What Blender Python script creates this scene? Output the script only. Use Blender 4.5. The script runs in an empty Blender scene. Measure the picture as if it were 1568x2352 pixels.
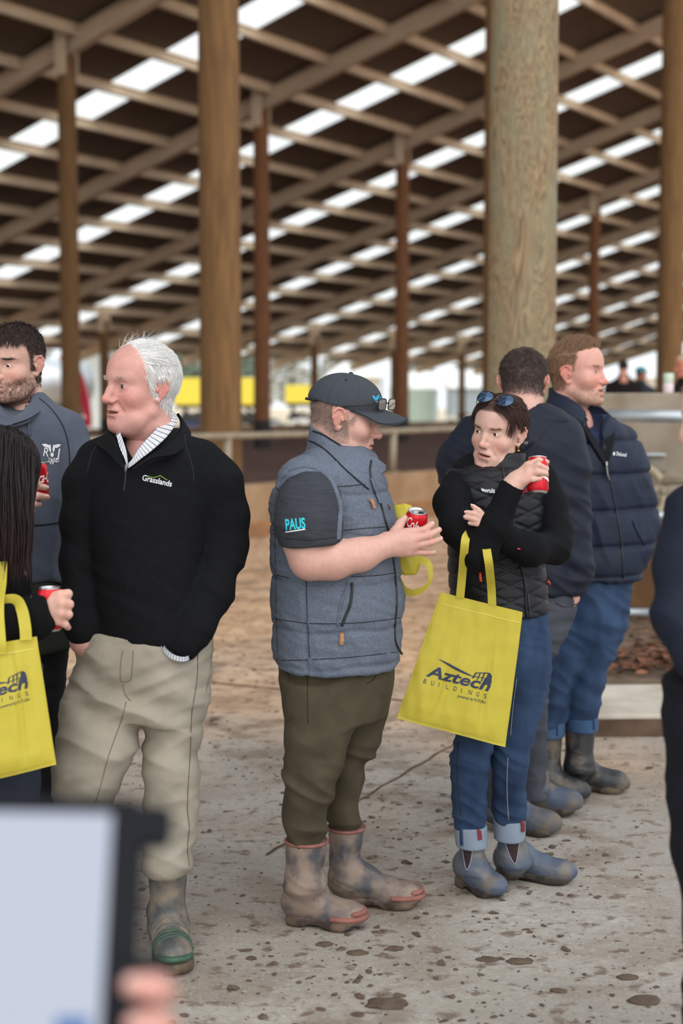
import bpy, bmesh, math, random
import numpy as np
from mathutils import Vector, Matrix
from mathutils.bvhtree import BVHTree

random.seed(7)
rng = np.random.default_rng(7)
SC = bpy.context.scene
COL = SC.collection

# ------------------------------------------------------------------ camera
F = 50.0 / 36.0 * 2352.0            # focal length in pixels of the 1568x2352 frame
TH = math.atan(251.0 / F)           # the camera looks a little down
EYE = 1.6
SN, CS = math.sin(TH), math.cos(TH)
cam = bpy.data.cameras.new('camera')
cam.lens = 50.0
cam.sensor_width = 36.0
cam.sensor_fit = 'AUTO'
cam.dof.use_dof = True
cam.dof.focus_distance = 4.42
cam.dof.aperture_fstop = 2.0
cam.clip_end = 2000
camo = bpy.data.objects.new('camera', cam)
COL.objects.link(camo)
camo.location = (0, 0, EYE)
camo.rotation_euler = (math.pi / 2 - TH, 0, 0)
SC.camera = camo

# ------------------------------------------------------------------ light
SC.view_settings.view_transform = 'Standard'
SC.view_settings.look = 'None'
SC.view_settings.gamma = 1.0
SC.view_settings.use_curve_mapping = False
SC.view_settings.exposure = -0.2
world = bpy.data.worlds.new('bright_sky')
SC.world = world
world.use_nodes = True
bg = world.node_tree.nodes['Background']
bg.inputs['Color'].default_value = (0.90, 0.955, 1.0, 1)
bg.inputs['Strength'].default_value = 1.55
sun = bpy.data.lights.new('sun', 'SUN')
sun.energy = 1.9
sun.angle = math.radians(75)
sun.color = (1.0, 0.93, 0.84)
suno = bpy.data.objects.new('sun', sun)
COL.objects.link(suno)
suno.rotation_euler = (math.radians(54), 0, math.radians(14))   # veiled sun, very soft, from behind the camera
SC.cycles.use_denoising = True
SC.cycles.max_bounces = 8
SC.cycles.sample_clamp_indirect = 6

# ------------------------------------------------------------------ helpers
def srgb(r, g, b):
    f = lambda c: c / 12.92 if c <= 0.04045 else ((c + 0.055) / 1.055) ** 2.4
    return (f(r / 255), f(g / 255), f(b / 255), 1.0)

def W(px, py, d):
    """point seen at pixel (px, py), d metres in front of the camera"""
    xn = (px - 784.0) / F
    yn = (1176.0 - py) / F
    return np.array([xn * d, d * (CS + yn * SN), EYE + d * (-SN + yn * CS)])

def proj(P):
    P = np.asarray(P, float)
    y = P[..., 1]; z = P[..., 2] - EYE
    d = y * CS - z * SN
    u = y * SN + z * CS
    return 784 + F * P[..., 0] / d, 1176 - F * u / d

def G(px, py):
    yn = (1176.0 - py) / F
    return W(px, py, EYE / (SN - yn * CS))

def tag(o, label=None, cat=None, group=None, kind=None):
    if label: o['label'] = label
    if cat: o['category'] = cat
    if group: o['group'] = group
    if kind: o['kind'] = kind
    return o

def empty(name, loc=(0, 0, 0), **k):
    o = bpy.data.objects.new(name, None)
    COL.objects.link(o)
    o.location = loc
    o.empty_display_size = 0.1
    return tag(o, **k)

def mesh_np(name, V, Fc, m, parent=None, smooth=True, cols=None):
    """V (n,3) world coordinates, Fc list of faces or (m,4)/(m,3) array"""
    me = bpy.data.meshes.new(name)
    V = np.asarray(V, np.float32)
    off = np.zeros(3, np.float32)
    if parent is not None:
        q = parent
        while q is not None:
            off = off + np.array(q.location[:], np.float32)
            q = q.parent
    if isinstance(Fc, np.ndarray):
        n, k = Fc.shape
        me.vertices.add(len(V)); me.vertices.foreach_set('co', (V - off).ravel())
        me.loops.add(n * k); me.loops.foreach_set('vertex_index', Fc.astype(np.int32).ravel())
        me.polygons.add(n)
        me.polygons.foreach_set('loop_start', np.arange(0, n * k, k, dtype=np.int32))
        me.polygons.foreach_set('loop_total', np.full(n, k, dtype=np.int32))
        me.update(calc_edges=True)
    else:
        me.from_pydata((V - off).tolist(), [], Fc)
        me.update()
    if smooth and len(me.polygons):
        me.polygons.foreach_set('use_smooth', np.ones(len(me.polygons), bool))
    if cols is not None:
        ca = me.color_attributes.new('Col', 'FLOAT_COLOR', 'POINT')
        c4 = np.ones((len(V), 4), np.float32); c4[:, :3] = cols
        ca.data.foreach_set('color', c4.ravel())
    if m is not None:
        me.materials.append(m)
    o = bpy.data.objects.new(name, me)
    COL.objects.link(o)
    if parent is not None:
        o.parent = parent
    return o

class MB:
    """collects plain shapes and links them as one mesh"""
    def __init__(s): s.v = []; s.f = []
    def add(s, V, Fc):
        n = len(s.v); s.v += [tuple(map(float, p)) for p in V]; s.f += [tuple(n + i for i in q) for q in Fc]
    def box(s, c, sz, ax=None, bev=0.0):
        c = np.asarray(c, float); h = np.asarray(sz, float) / 2
        A = np.eye(3) if ax is None else np.asarray(ax, float)
        if bev <= 0:
            V = [c + A.T @ (h * np.array(q)) for q in
                 [(-1,-1,-1),(1,-1,-1),(1,1,-1),(-1,1,-1),(-1,-1,1),(1,-1,1),(1,1,1),(-1,1,1)]]
            s.add(V, [(0,3,2,1),(4,5,6,7),(0,1,5,4),(1,2,6,5),(2,3,7,6),(3,0,4,7)])
        else:
            bm = bmesh.new(); bmesh.ops.create_cube(bm, size=1.0)
            for v in bm.verts: v.co = Vector((v.co.x * h[0] * 2, v.co.y * h[1] * 2, v.co.z * h[2] * 2))
            bmesh.ops.bevel(bm, geom=bm.edges[:], offset=bev, segments=2, affect='EDGES', profile=0.5)
            bm.verts.index_update()
            V = [c + A.T @ np.array(v.co[:]) for v in bm.verts]
            s.add(V, [tuple(v.index for v in q.verts) for q in bm.faces]); bm.free()
    def tube(s, pts, rad, n=10, cap=True):
        pts = [np.asarray(p, float) for p in pts]; m = len(pts)
        if np.isscalar(rad): rad = [rad] * m
        up = None; V = []; Fc = []
        for i, p in enumerate(pts):
            t = pts[min(i + 1, m - 1)] - pts[max(i - 1, 0)]
            t = t / (np.linalg.norm(t) + 1e-12)
            if up is None:
                a = np.array([0, 0, 1.0]) if abs(t[2]) < 0.9 else np.array([1.0, 0, 0])
                up = np.cross(t, a)
            up = up - t * (up @ t); up = up / (np.linalg.norm(up) + 1e-12)
            b = np.cross(t, up)
            for k in range(n):
                q = 2 * math.pi * k / n
                V.append(p + rad[i] * (math.cos(q) * up + math.sin(q) * b))
        for i in range(m - 1):
            for k in range(n):
                Fc.append((i*n+k, i*n+(k+1) % n, (i+1)*n+(k+1) % n, (i+1)*n+k))
        if cap:
            Fc.append(tuple(range(n))[::-1]); Fc.append(tuple((m-1)*n+k for k in range(n)))
        s.add(V, Fc)
    def lathe(s, prof, c, axis=(0, 0, 1), n=32):
        """prof: (radius, height) pairs along axis from c"""
        ax = np.asarray(axis, float); ax = ax / np.linalg.norm(ax)
        a = np.array([1.0, 0, 0]) if abs(ax[0]) < 0.9 else np.array([0, 1.0, 0])
        u = np.cross(ax, a); u /= np.linalg.norm(u); w = np.cross(ax, u)
        V = []; Fc = []
        for r, h in prof:
            for k in range(n):
                q = 2 * math.pi * k / n
                V.append(np.asarray(c) + ax * h + r * (math.cos(q) * u + math.sin(q) * w))
        for i in range(len(prof) - 1):
            for k in range(n):
                Fc.append((i*n+k, i*n+(k+1) % n, (i+1)*n+(k+1) % n, (i+1)*n+k))
        s.add(V, Fc)
    def build(s, name, m, parent=None, smooth=False):
        return mesh_np(name, np.array(s.v, np.float32).reshape(-1, 3), s.f, m, parent, smooth)

def spline(pts, n=6):
    """Catmull-Rom through points"""
    P = [np.asarray(p, float) for p in pts]
    P = [2*P[0]-P[1]] + P + [2*P[-1]-P[-2]]
    out = []
    for i in range(1, len(P) - 2):
        for k in range(n):
            t = k / n
            out.append(0.5*((2*P[i]) + (-P[i-1]+P[i+1])*t + (2*P[i-1]-5*P[i]+4*P[i+1]-P[i+2])*t*t + (-P[i-1]+3*P[i]-3*P[i+1]+P[i+2])*t**3))
    out.append(P[-2])
    return out

# ------------------------------------------------------------------ materials
def mat(name, col=(0.5, 0.5, 0.5, 1), rough=0.7, metal=0.0, var=0.0, scale=8.0, col2=None, bump=0.0, bscale=60.0,
        stretch=None, attr=False, sss=0.0, emit=None, estr=1.0, trans=0.0, alpha=1.0, sheen=0.0, spec=0.5, detail=4.0, thr=None, bdist=0.002):
    m = bpy.data.materials.new(name); m.use_nodes = True
    nt = m.node_tree; N = nt.nodes; L = nt.links
    b = N['Principled BSDF']
    b.inputs['Base Color'].default_value = col
    b.inputs['Roughness'].default_value = rough
    b.inputs['Metallic'].default_value = metal
    b.inputs['Specular IOR Level'].default_value = spec
    tc = N.new('ShaderNodeTexCoord'); src = tc.outputs['Object']
    mp = N.new('ShaderNodeMapping')
    if stretch: mp.inputs['Scale'].default_value = stretch
    L.new(src, mp.inputs['Vector'])
    base = None
    if attr:
        at = N.new('ShaderNodeAttribute'); at.attribute_name = 'Col'; base = at.outputs['Color']
    if var or col2:
        no = N.new('ShaderNodeTexNoise'); no.inputs['Scale'].default_value = scale; no.inputs['Detail'].default_value = detail
        L.new(mp.outputs[0], no.inputs['Vector'])
        rp = N.new('ShaderNodeValToRGB')
        lo, hi = thr if thr else (0.3, 0.7)
        rp.color_ramp.elements[0].position = lo; rp.color_ramp.elements[1].position = hi
        L.new(no.outputs['Fac'], rp.inputs['Fac'])
        if attr:
            rp.color_ramp.elements[0].color = (1-var, 1-var, 1-var, 1); rp.color_ramp.elements[1].color = (1+var*0.6, 1+var*0.6, 1+var*0.6, 1)
            mx = N.new('ShaderNodeMix'); mx.data_type = 'RGBA'; mx.blend_type = 'MULTIPLY'; mx.inputs['Factor'].default_value = 1
            L.new(base, mx.inputs['A']); L.new(rp.outputs['Color'], mx.inputs['B']); base = mx.outputs['Result']
        else:
            c2 = col2 if col2 else tuple(min(1, x * (1 + var)) for x in col[:3]) + (1,)
            c1 = col if col2 else tuple(x * (1 - var) for x in col[:3]) + (1,)
            rp.color_ramp.elements[0].color = c1; rp.color_ramp.elements[1].color = c2
            base = rp.outputs['Color']
    if base is not None: L.new(base, b.inputs['Base Color'])
    if bump:
        nb = N.new('ShaderNodeTexNoise'); nb.inputs['Scale'].default_value = bscale; nb.inputs['Detail'].default_value = 3
        L.new(mp.outputs[0], nb.inputs['Vector'])
        bp = N.new('ShaderNodeBump'); bp.inputs['Strength'].default_value = bump; bp.inputs['Distance'].default_value = bdist
        L.new(nb.outputs['Fac'], bp.inputs['Height']); L.new(bp.outputs[0], b.inputs['Normal'])
    if sss:
        b.inputs['Subsurface Weight'].default_value = sss; b.inputs['Subsurface Radius'].default_value = (0.012, 0.004, 0.002); b.inputs['Subsurface Scale'].default_value = 1.0
    if emit:
        b.inputs['Emission Color'].default_value = emit; b.inputs['Emission Strength'].default_value = estr
    if trans: b.inputs['Transmission Weight'].default_value = trans
    if alpha < 1: b.inputs['Alpha'].default_value = alpha
    if sheen: b.inputs['Sheen Weight'].default_value = sheen
    return m

def translucent_mix(m, col, fac):
    """adds light passing through a thin sheet"""
    nt = m.node_tree; N = nt.nodes; L = nt.links
    t = N.new('ShaderNodeBsdfTranslucent'); t.inputs['Color'].default_value = col
    mx = N.new('ShaderNodeMixShader'); mx.inputs[0].default_value = fac
    L.new(N['Principled BSDF'].outputs[0], mx.inputs[1]); L.new(t.outputs[0], mx.inputs[2])
    L.new(mx.outputs[0], N['Material Output'].inputs['Surface'])
    return m
# ------------------------------------------------------------------ the barn
PA = math.radians(34)
PD = np.array([math.sin(PA), math.cos(PA), 0.0])      # along the barn
RD = np.array([math.cos(PA), -math.sin(PA), 0.0])     # across it, up the roof slope
PITCH = 0.285
BAY = 7.7
def PR(p, r, z): return PD * p + RD * r + np.array([0, 0, z])
def raft_z(r): return 9.87 + PITCH * (r + 24.96)       # underside of the rafters
SL = np.array([RD[0], RD[1], PITCH]); SL = SL / np.linalg.norm(SL)
NRM = np.cross(PD, SL); NRM = NRM / np.linalg.norm(NRM)
if NRM[2] < 0: NRM = -NRM
FR = [25.2 + BAY * k for k in range(-4, 11)]
R0, R1 = -47.5, -3.2

m_sheet = mat('dark_roof_sheet', srgb(104, 88, 76), 0.6, 0.0, var=0.12, scale=0.6)
m_purlin = mat('galvanised_purlin', srgb(220, 198, 170), 0.5, 0.0, var=0.1, scale=1.5)
m_rafter = mat('grey_rafter_steel', srgb(202, 180, 154), 0.55, 0.0, var=0.1, scale=0.8)
m_sky = translucent_mix(mat('translucent_sheet', srgb(240, 240, 236), 0.5), (0.95, 0.95, 0.92, 1), 0.85)
m_post = mat('tan_timber_post', srgb(104, 74, 44), 0.85, col2=srgb(134, 100, 62), scale=3.0, stretch=(6, 6, 0.6), bump=0.4, bscale=14, detail=6)
m_post_red = mat('reddish_timber_post', srgb(106, 68, 42), 0.85, col2=srgb(140, 92, 58), scale=3.0, stretch=(6, 6, 0.6), bump=0.4, bscale=14, detail=6)

def wood_pillar_mat():
    m = mat('weathered_pine_pole', srgb(150, 128, 96), 0.8, bump=0.35, bscale=10)
    nt = m.node_tree; N = nt.nodes; L = nt.links; b = N['Principled BSDF']
    tc = N.new('ShaderNodeTexCoord')
    mp = N.new('ShaderNodeMapping'); mp.inputs['Scale'].default_value = (5, 5, 0.75); L.new(tc.outputs['Object'], mp.inputs[0])
    wv = N.new('ShaderNodeTexNoise'); wv.inputs['Scale'].default_value = 1.3; wv.inputs['Detail'].default_value = 2; wv.inputs['Distortion'].default_value = 2.2
    L.new(mp.outputs[0], wv.inputs[0])
    sn = N.new('ShaderNodeMath'); sn.operation = 'MULTIPLY'; sn.inputs[1].default_value = 70; L.new(wv.outputs['Fac'], sn.inputs[0])
    si = N.new('ShaderNodeMath'); si.operation = 'SINE'; L.new(sn.outputs[0], si.inputs[0])
    r1 = N.new('ShaderNodeValToRGB'); r1.color_ramp.elements[0].position = 0.0; r1.color_ramp.elements[1].position = 1.0
    ma = N.new('ShaderNodeMapRange'); ma.inputs[1].default_value = -1; ma.inputs[2].default_value = 1; L.new(si.outputs[0], ma.inputs[0])
    r1.color_ramp.elements[0].color = srgb(112, 90, 66); r1.color_ramp.elements[1].color = srgb(158, 136, 104); L.new(ma.outputs[0], r1.inputs[0])
    n2 = N.new('ShaderNodeTexNoise'); n2.inputs['Scale'].default_value = 2.4; n2.inputs['Detail'].default_value = 3
    mp2 = N.new('ShaderNodeMapping'); mp2.inputs['Scale'].default_value = (2, 2, 0.8); L.new(tc.outputs['Object'], mp2.inputs[0]); L.new(mp2.outputs[0], n2.inputs[0])
    r2 = N.new('ShaderNodeValToRGB'); r2.color_ramp.elements[0].position = 0.42; r2.color_ramp.elements[1].position = 0.75
    r2.color_ramp.elements[0].color = (0, 0, 0, 1); r2.color_ramp.elements[1].color = (0.75, 0.75, 0.75, 1); L.new(n2.outputs['Fac'], r2.inputs[0])
    mx = N.new('ShaderNodeMix'); mx.data_type = 'RGBA'; L.new(r2.outputs[0], mx.inputs['Factor']); L.new(r1.outputs[0], mx.inputs['A']); mx.inputs['B'].default_value = srgb(132, 134, 108)
    vo = N.new('ShaderNodeTexVoronoi'); vo.inputs['Scale'].default_value = 1.9; mp3 = N.new('ShaderNodeMapping'); mp3.inputs['Scale'].default_value = (1.6, 1.6, 1.0); L.new(tc.outputs['Object'], mp3.inputs[0]); L.new(mp3.outputs[0], vo.inputs[0])
    r3 = N.new('ShaderNodeValToRGB'); r3.color_ramp.elements[0].position = 0.03; r3.color_ramp.elements[1].position = 0.10
    r3.color_ramp.elements[0].color = (1, 1, 1, 1); r3.color_ramp.elements[1].color = (0, 0, 0, 1); L.new(vo.outputs['Distance'], r3.inputs[0])
    mx2 = N.new('ShaderNodeMix'); mx2.data_type = 'RGBA'; L.new(r3.outputs[0], mx2.inputs['Factor']); L.new(mx.outputs['Result'], mx2.inputs['A']); mx2.inputs['B'].default_value = srgb(104, 72, 48)
    L.new(mx2.outputs['Result'], b.inputs['Base Color'])
    return m
m_pillar = wood_pillar_mat()

# roof sheets: corrugated, one object per bay half, translucent strip at mid bay
roof = empty('roof', PR(25.2, -25, 9.9), kind='structure')
STRIP = 0.66
def corrugated(p0, p1, r0, r1, off, pitch_w, amp, name, m):
    n = max(2, int(round((p1 - p0) / (pitch_w / 4))))
    ps = np.linspace(p0, p1, n + 1)
    V = []
    for r in (r0, r1):
        for i, p in enumerate(ps):
            w = (0, 1, 0, -1)[i % 4] * amp
            V.append(PR(p, r, raft_z(r)) + NRM * (off + w))
    Fc = [(i, i + 1, n + 1 + i + 1, n + 1 + i) for i in range(n)]
    return mesh_np(name, np.array(V), Fc, m, roof, smooth=False)
OFF = 0.62
for k, p in enumerate(FR):
    mid = p + BAY / 2
    far = p > 60
    pw = 0.9 if far else 0.28
    corrugated(p - BAY / 2 + STRIP, mid - STRIP, R0, R1, OFF, pw, 0.022, 'roof_sheet', m_sheet)
    corrugated(mid - STRIP, mid + STRIP, R0, R1, OFF + 0.004, pw, 0.022, 'skylight_sheet', m_sky)

# rafters: welded I beams under the sheets, one per frame
def ibeam(a, b, up, side, hgt, wid, tf=0.03, tw=0.03):
    mb = MB(); a = np.asarray(a); b = np.asarray(b); ax = (b - a) / np.linalg.norm(b - a); L_ = np.linalg.norm(b - a); c = (a + b) / 2
    A = np.array([ax, side, up])
    mb.box(c + up * tf / 2, (L_, wid, tf), A); mb.box(c + up * (hgt - tf / 2), (L_, wid, tf), A); mb.box(c + up * hgt / 2, (L_, tw, hgt), A)
    return mb
for p in FR:
    ibeam(PR(p, R0, raft_z(R0)), PR(p, R1, raft_z(R1)), NRM, PD, 0.46, 0.24).build('rafter', m_rafter, roof)
# purlins between the rafters: C sections, one object per bay
PUR = [-26.4 + 1.93 * k for k in range(-10, 13)]
def purlin(p0, p1, r):
    o = PR(0, r, raft_z(r)) + NRM * 0.28
    prof = [(0, 0), (0.09, 0), (0.09, 0.015), (0.015, 0.015), (0.015, 0.285), (0.09, 0.285), (0.09, 0.30), (0, 0.30)]
    V = [o + PD * p + SL * u + NRM * w for p in (p0, p1) for u, w in prof]
    n = len(prof)
    Fc = [(i, (i + 1) % n, n + (i + 1) % n, n + i) for i in range(n)] + [tuple(range(n))[::-1], tuple(range(n, 2 * n))]
    return V, Fc
cnt = 0
far_mb = MB()
for p in FR[:-1]:
    for r in PUR:
        V, Fc = purlin(p + 0.02, p + BAY - 0.02, r)
        if p < 82 and cnt < 300 and not (p < 18 and r < -20):
            mesh_np('purlin', np.array(V), Fc, m_purlin, roof, smooth=False); cnt += 1
        else: far_mb.add(V, Fc)
if far_mb.v:
    o = far_mb.build('purlins_far_off', m_purlin, roof); o['kind'] = 'stuff'

# timber posts
def post(px, p_pt, r_pt, dia, ztop, m, label, cap=True, z0=0.0, group=None, seg=18, dark=False, kn=0.02):
    base = PR(p_pt, r_pt, z0)
    root = empty('timber_post', base, label=label, cat='post', group=group or 'timber posts of the barn')
    rr = random.Random(int(p_pt * 31 + r_pt * 7))
    V = []; Fc = []; lv = 14; ph = rr.random() * 6
    for i in range(lv + 1):
        t = i / lv
        for k in range(seg):
            q = 2 * math.pi * k / seg
            rad = dia / 2 * (1.07 - 0.12 * t) * (1 + kn * math.sin(3 * q + ph + 2.5 * t) + kn * 0.6 * math.sin(7 * q - 5 * t * 3 + ph))
            V.append(base + np.array([rad * math.cos(q), rad * math.sin(q), t * (ztop - z0)]))
    for i in range(lv):
        for k in range(seg): Fc.append((i*seg+k, i*seg+(k+1) % seg, (i+1)*seg+(k+1) % seg, (i+1)*seg+k))
    Fc.append(tuple(lv*seg+k for k in range(seg)))
    mesh_np('pole', np.array(V), Fc, m, root, smooth=True)
    if dark:      # tarred wrap on the foot of the pole
        mb = MB(); mb.lathe([(dia*0.545, 0), (dia*0.552, 0.02), (dia*0.548, dark)], base, n=20); mb.build('dark_foot_wrap', mat('black_foot_wrap', srgb(34, 30, 28), 0.7), root, True)
    if cap:       # steel saddle plates that hold the rafter
        for sgn in (-1, 1):
            mb = MB(); mb.box(base + PD * sgn * (dia / 2 - 0.02) + np.array([0, 0, ztop - z0 + 0.10]), (0.34, 0.03, 1.15), np.array([RD, PD, [0, 0, 1.0]]))
            mb.build('saddle_plate', m_purlin, root)
    return root
m_posts = [m_post, m_post_red]
# row that carries the lower half of the roof
rows1 = [(25.2, 'tan timber post behind the bearded man with a steel saddle at its top'),
         (32.9, 'thin reddish timber post just right of the thick tan post'),
         (40.6, 'reddish timber post standing behind the peak of the dark cap'),
         (48.3, 'timber post hidden mostly behind the big weathered pole'),
         (56.0, 'far slim timber post seen between the big weathered pole and the frame edge post')]
for p, lb in rows1:
    post(0, p, -24.96, 0.46, raft_z(-24.96) + 0.02, m_post if p == 25.2 else m_post_red, lb, dark=1.1)
rows2 = [(36.5, 'far eave post half hidden behind the head of the bearded man'),
         (44.2, 'far eave post rising behind the white hair of the old man'),
         (51.9, 'far eave post close to the right of the thin reddish post'),
         (59.6, 'far eave post behind the crown of the dark cap'),
         (67.3, 'far eave post between the reddish post and the big weathered pole'),
         (75.0, 'far eave post behind the big weathered pole'),
         (82.7, 'far eave post behind the smiling man'),
         (90.4, 'far eave post beside the dark capped silhouettes')]
for p, lb in rows2:
    post(0, p + 0.2, -42.0, 0.42, raft_z(-42.0) + 0.02, m_post, lb, seg=12, dark=0.9)
# the nearer row that stands on the low concrete wall
A0 = W(509, 1110, 18.1); A0[2] = 0
p_a, r_a = A0 @ PD, A0 @ RD
post(0, p_a, r_a, 0.50, raft_z(r_a) + 0.02, m_post, 'thick tan timber post rising out of frame between the old man and the capped man', dark=0.0, seg=28)
post(0, p_a + 7.45, r_a, 0.50, raft_z(r_a) + 0.02, m_post, 'dark tan post peeping out along the left edge of the big weathered pole', seg=24)
post(0, p_a + 15.35, r_a, 0.54, raft_z(r_a) + 0.02, m_post, 'thick brown post cut by the right frame edge', seg=24)
# the big weathered pole
Bp = W(1196, 1000, 10.2); Bp[2] = 0
post(0, Bp @ PD, Bp @ RD, 0.455, raft_z(Bp @ RD), m_pillar, 'big weathered greenish grey pole with knots behind the standing men', seg=40, kn=0.008)

# ------------------------------------------------------------------ ground
def ground_mat():
    m = mat('dirty_concrete_yard', srgb(180, 172, 160), 0.8)
    nt = m.node_tree; N = nt.nodes; L = nt.links; b = N['Principled BSDF']
    tc = N.new('ShaderNodeTexCoord'); geo = tc.outputs['Object']
    def noise(sc, det, st=(1, 1, 1), dist=0.0):
        mp = N.new('ShaderNodeMapping'); mp.inputs['Scale'].default_value = st; L.new(geo, mp.inputs[0])
        n = N.new('ShaderNodeTexNoise'); n.inputs['Scale'].default_value = sc; n.inputs['Detail'].default_value = det; n.inputs['Distortion'].default_value = dist
        L.new(mp.outputs[0], n.inputs[0]); return n.outputs['Fac']
    def ramp(src, lo, hi, a=(0, 0, 0, 1), c=(1, 1, 1, 1)):
        r = N.new('ShaderNodeValToRGB'); r.color_ramp.elements[0].position = lo; r.color_ramp.elements[1].position = hi
        r.color_ramp.elements[0].color = a; r.color_ramp.elements[1].color = c; L.new(src, r.inputs[0]); return r.outputs[0]
    def mix(fac, A, B, mode='MIX'):
        x = N.new('ShaderNodeMix'); x.data_type = 'RGBA'; x.blend_type = mode
        if isinstance(fac, float): x.inputs['Factor'].default_value = fac
        else: L.new(fac, x.inputs['Factor'])
        for k, s in (('A', A), ('B', B)):
            if isinstance(s, tuple): x.inputs[k].default_value = s
            else: L.new(s, x.inputs[k])
        return x.outputs['Result']
    def math_(op, a, c):
        x = N.new('ShaderNodeMath'); x.operation = op
        for i, s in enumerate((a, c)):
            if isinstance(s, (int, float)): x.inputs[i].default_value = s
            else: L.new(s, x.inputs[i])
        return x.outputs[0]
    sep = N.new('ShaderNodeSeparateXYZ'); L.new(geo, sep.inputs[0])
    # distance into the barn (dirt is carried out of it and thins towards the yard; its tan also holds painted light)
    dist = N.new('ShaderNodeMapRange'); dist.inputs[1].default_value = 4.2; dist.inputs[2].default_value = 13.0; L.new(sep.outputs['Y'], dist.inputs[0])
    base = mix(ramp(noise(1.3, 6), 0.3, 0.7), srgb(150, 144, 137), srgb(182, 177, 170))
    base = mix(ramp(noise(28, 4), 0.35, 0.75), base, srgb(158, 149, 137))
    tan = mix(ramp(noise(2.2, 5), 0.3, 0.72), srgb(208, 166, 130), srgb(238, 202, 166))  # dirt tan lightened to imitate brighter light deeper in
    tan = mix(ramp(noise(9, 5), 0.45, 0.7), tan, srgb(170, 126, 92))
    f1 = math_('ADD', dist.outputs[0], math_('MULTIPLY', math_('SUBTRACT', noise(0.9, 5), 0.5), 0.7))
    base = mix(ramp(f1, 0.16, 0.62), base, tan)
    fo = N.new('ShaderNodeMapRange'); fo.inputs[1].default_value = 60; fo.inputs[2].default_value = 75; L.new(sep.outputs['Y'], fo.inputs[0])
    base = mix(fo.outputs[0], base, srgb(228, 208, 172))  # ground past the barn painted paler to bounce light under the roof
    # smeared dung and mud, dragged along the yard
    sm = noise(2.6, 9, (1.0, 1.35, 1), 0.5)
    patch = ramp(noise(0.55, 3), 0.34, 0.6)
    mudmask = math_('MULTIPLY', ramp(sm, 0.50, 0.60), patch)
    base = mix(math_('MULTIPLY', mudmask, 0.72), base, srgb(112, 88, 68))
    sp = noise(13, 6, (1, 1.2, 1))
    base = mix(math_('MULTIPLY', ramp(sp, 0.57, 0.66), 0.75), base, srgb(98, 76, 60))
    sp2 = noise(42, 3, (1, 1.1, 1))
    base = mix(math_('MULTIPLY', ramp(sp2, 0.63, 0.70), 0.8), base, srgb(74, 58, 48))
    sp3 = noise(110, 2, (1, 1.5, 1))
    base = mix(math_('MULTIPLY', ramp(sp3, 0.62, 0.70), 0.6), base, srgb(88, 74, 64))
    base = mix(math_('MULTIPLY', ramp(noise(70, 3), 0.30, 0.42, (1, 1, 1, 1), (0, 0, 0, 1)), 0.35), base, srgb(214, 208, 200))
    L.new(base, b.inputs['Base Color'])
    rr = ramp(noise(1.1, 4), 0.4, 0.65, (0.45, 0.45, 0.45, 1), (0.85, 0.85, 0.85, 1)); L.new(rr, b.inputs['Roughness'])
    bp = N.new('ShaderNodeBump'); bp.inputs['Strength'].default_value = 0.6; bp.inputs['Distance'].default_value = 0.02
    hh = math_('ADD', math_('MULTIPLY', sm, 0.6), math_('MULTIPLY', sp, 0.5)); L.new(hh, bp.inputs['Height']); L.new(bp.outputs[0], b.inputs['Normal'])
    return m
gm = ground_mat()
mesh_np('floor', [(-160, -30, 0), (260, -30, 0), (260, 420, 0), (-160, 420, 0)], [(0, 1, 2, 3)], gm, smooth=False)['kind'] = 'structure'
# cut joints in the slab
for i, (a, b_) in enumerate([((612, 1965), (1075, 1690)), ((480, 1568), (940, 1612)), ((900, 1606), (1200, 1640)), ((60, 1556), (330, 1565))]):
    A, B = G(*a), G(*b_); d = B - A; nrm = np.array([-d[1], d[0], 0]) / np.linalg.norm(d)
    V = []; n = 24
    for k in range(n + 1):
        c = A + d * k / n + nrm * 0.006 * math.sin(k * 1.7 + i)
        w = (0.006 if i == 0 else 0.011) * (0.7 + 0.5 * rng.random())
        V += [c - nrm * w, c + nrm * w]
    V = np.array(V); V[:, 2] = 0.003
    mesh_np('trim_%d' % (i + 1), V, [(2*k, 2*k+1, 2*k+3, 2*k+2) for k in range(n)], mat('joint_dirt', srgb(92, 66, 48), 0.95), smooth=False)['kind'] = 'structure'
# ------------------------------------------------------------------ sculpting helpers: solids blended on a grid, skinned with quads
def nz(v): return v / (np.linalg.norm(v) + 1e-12)

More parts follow.
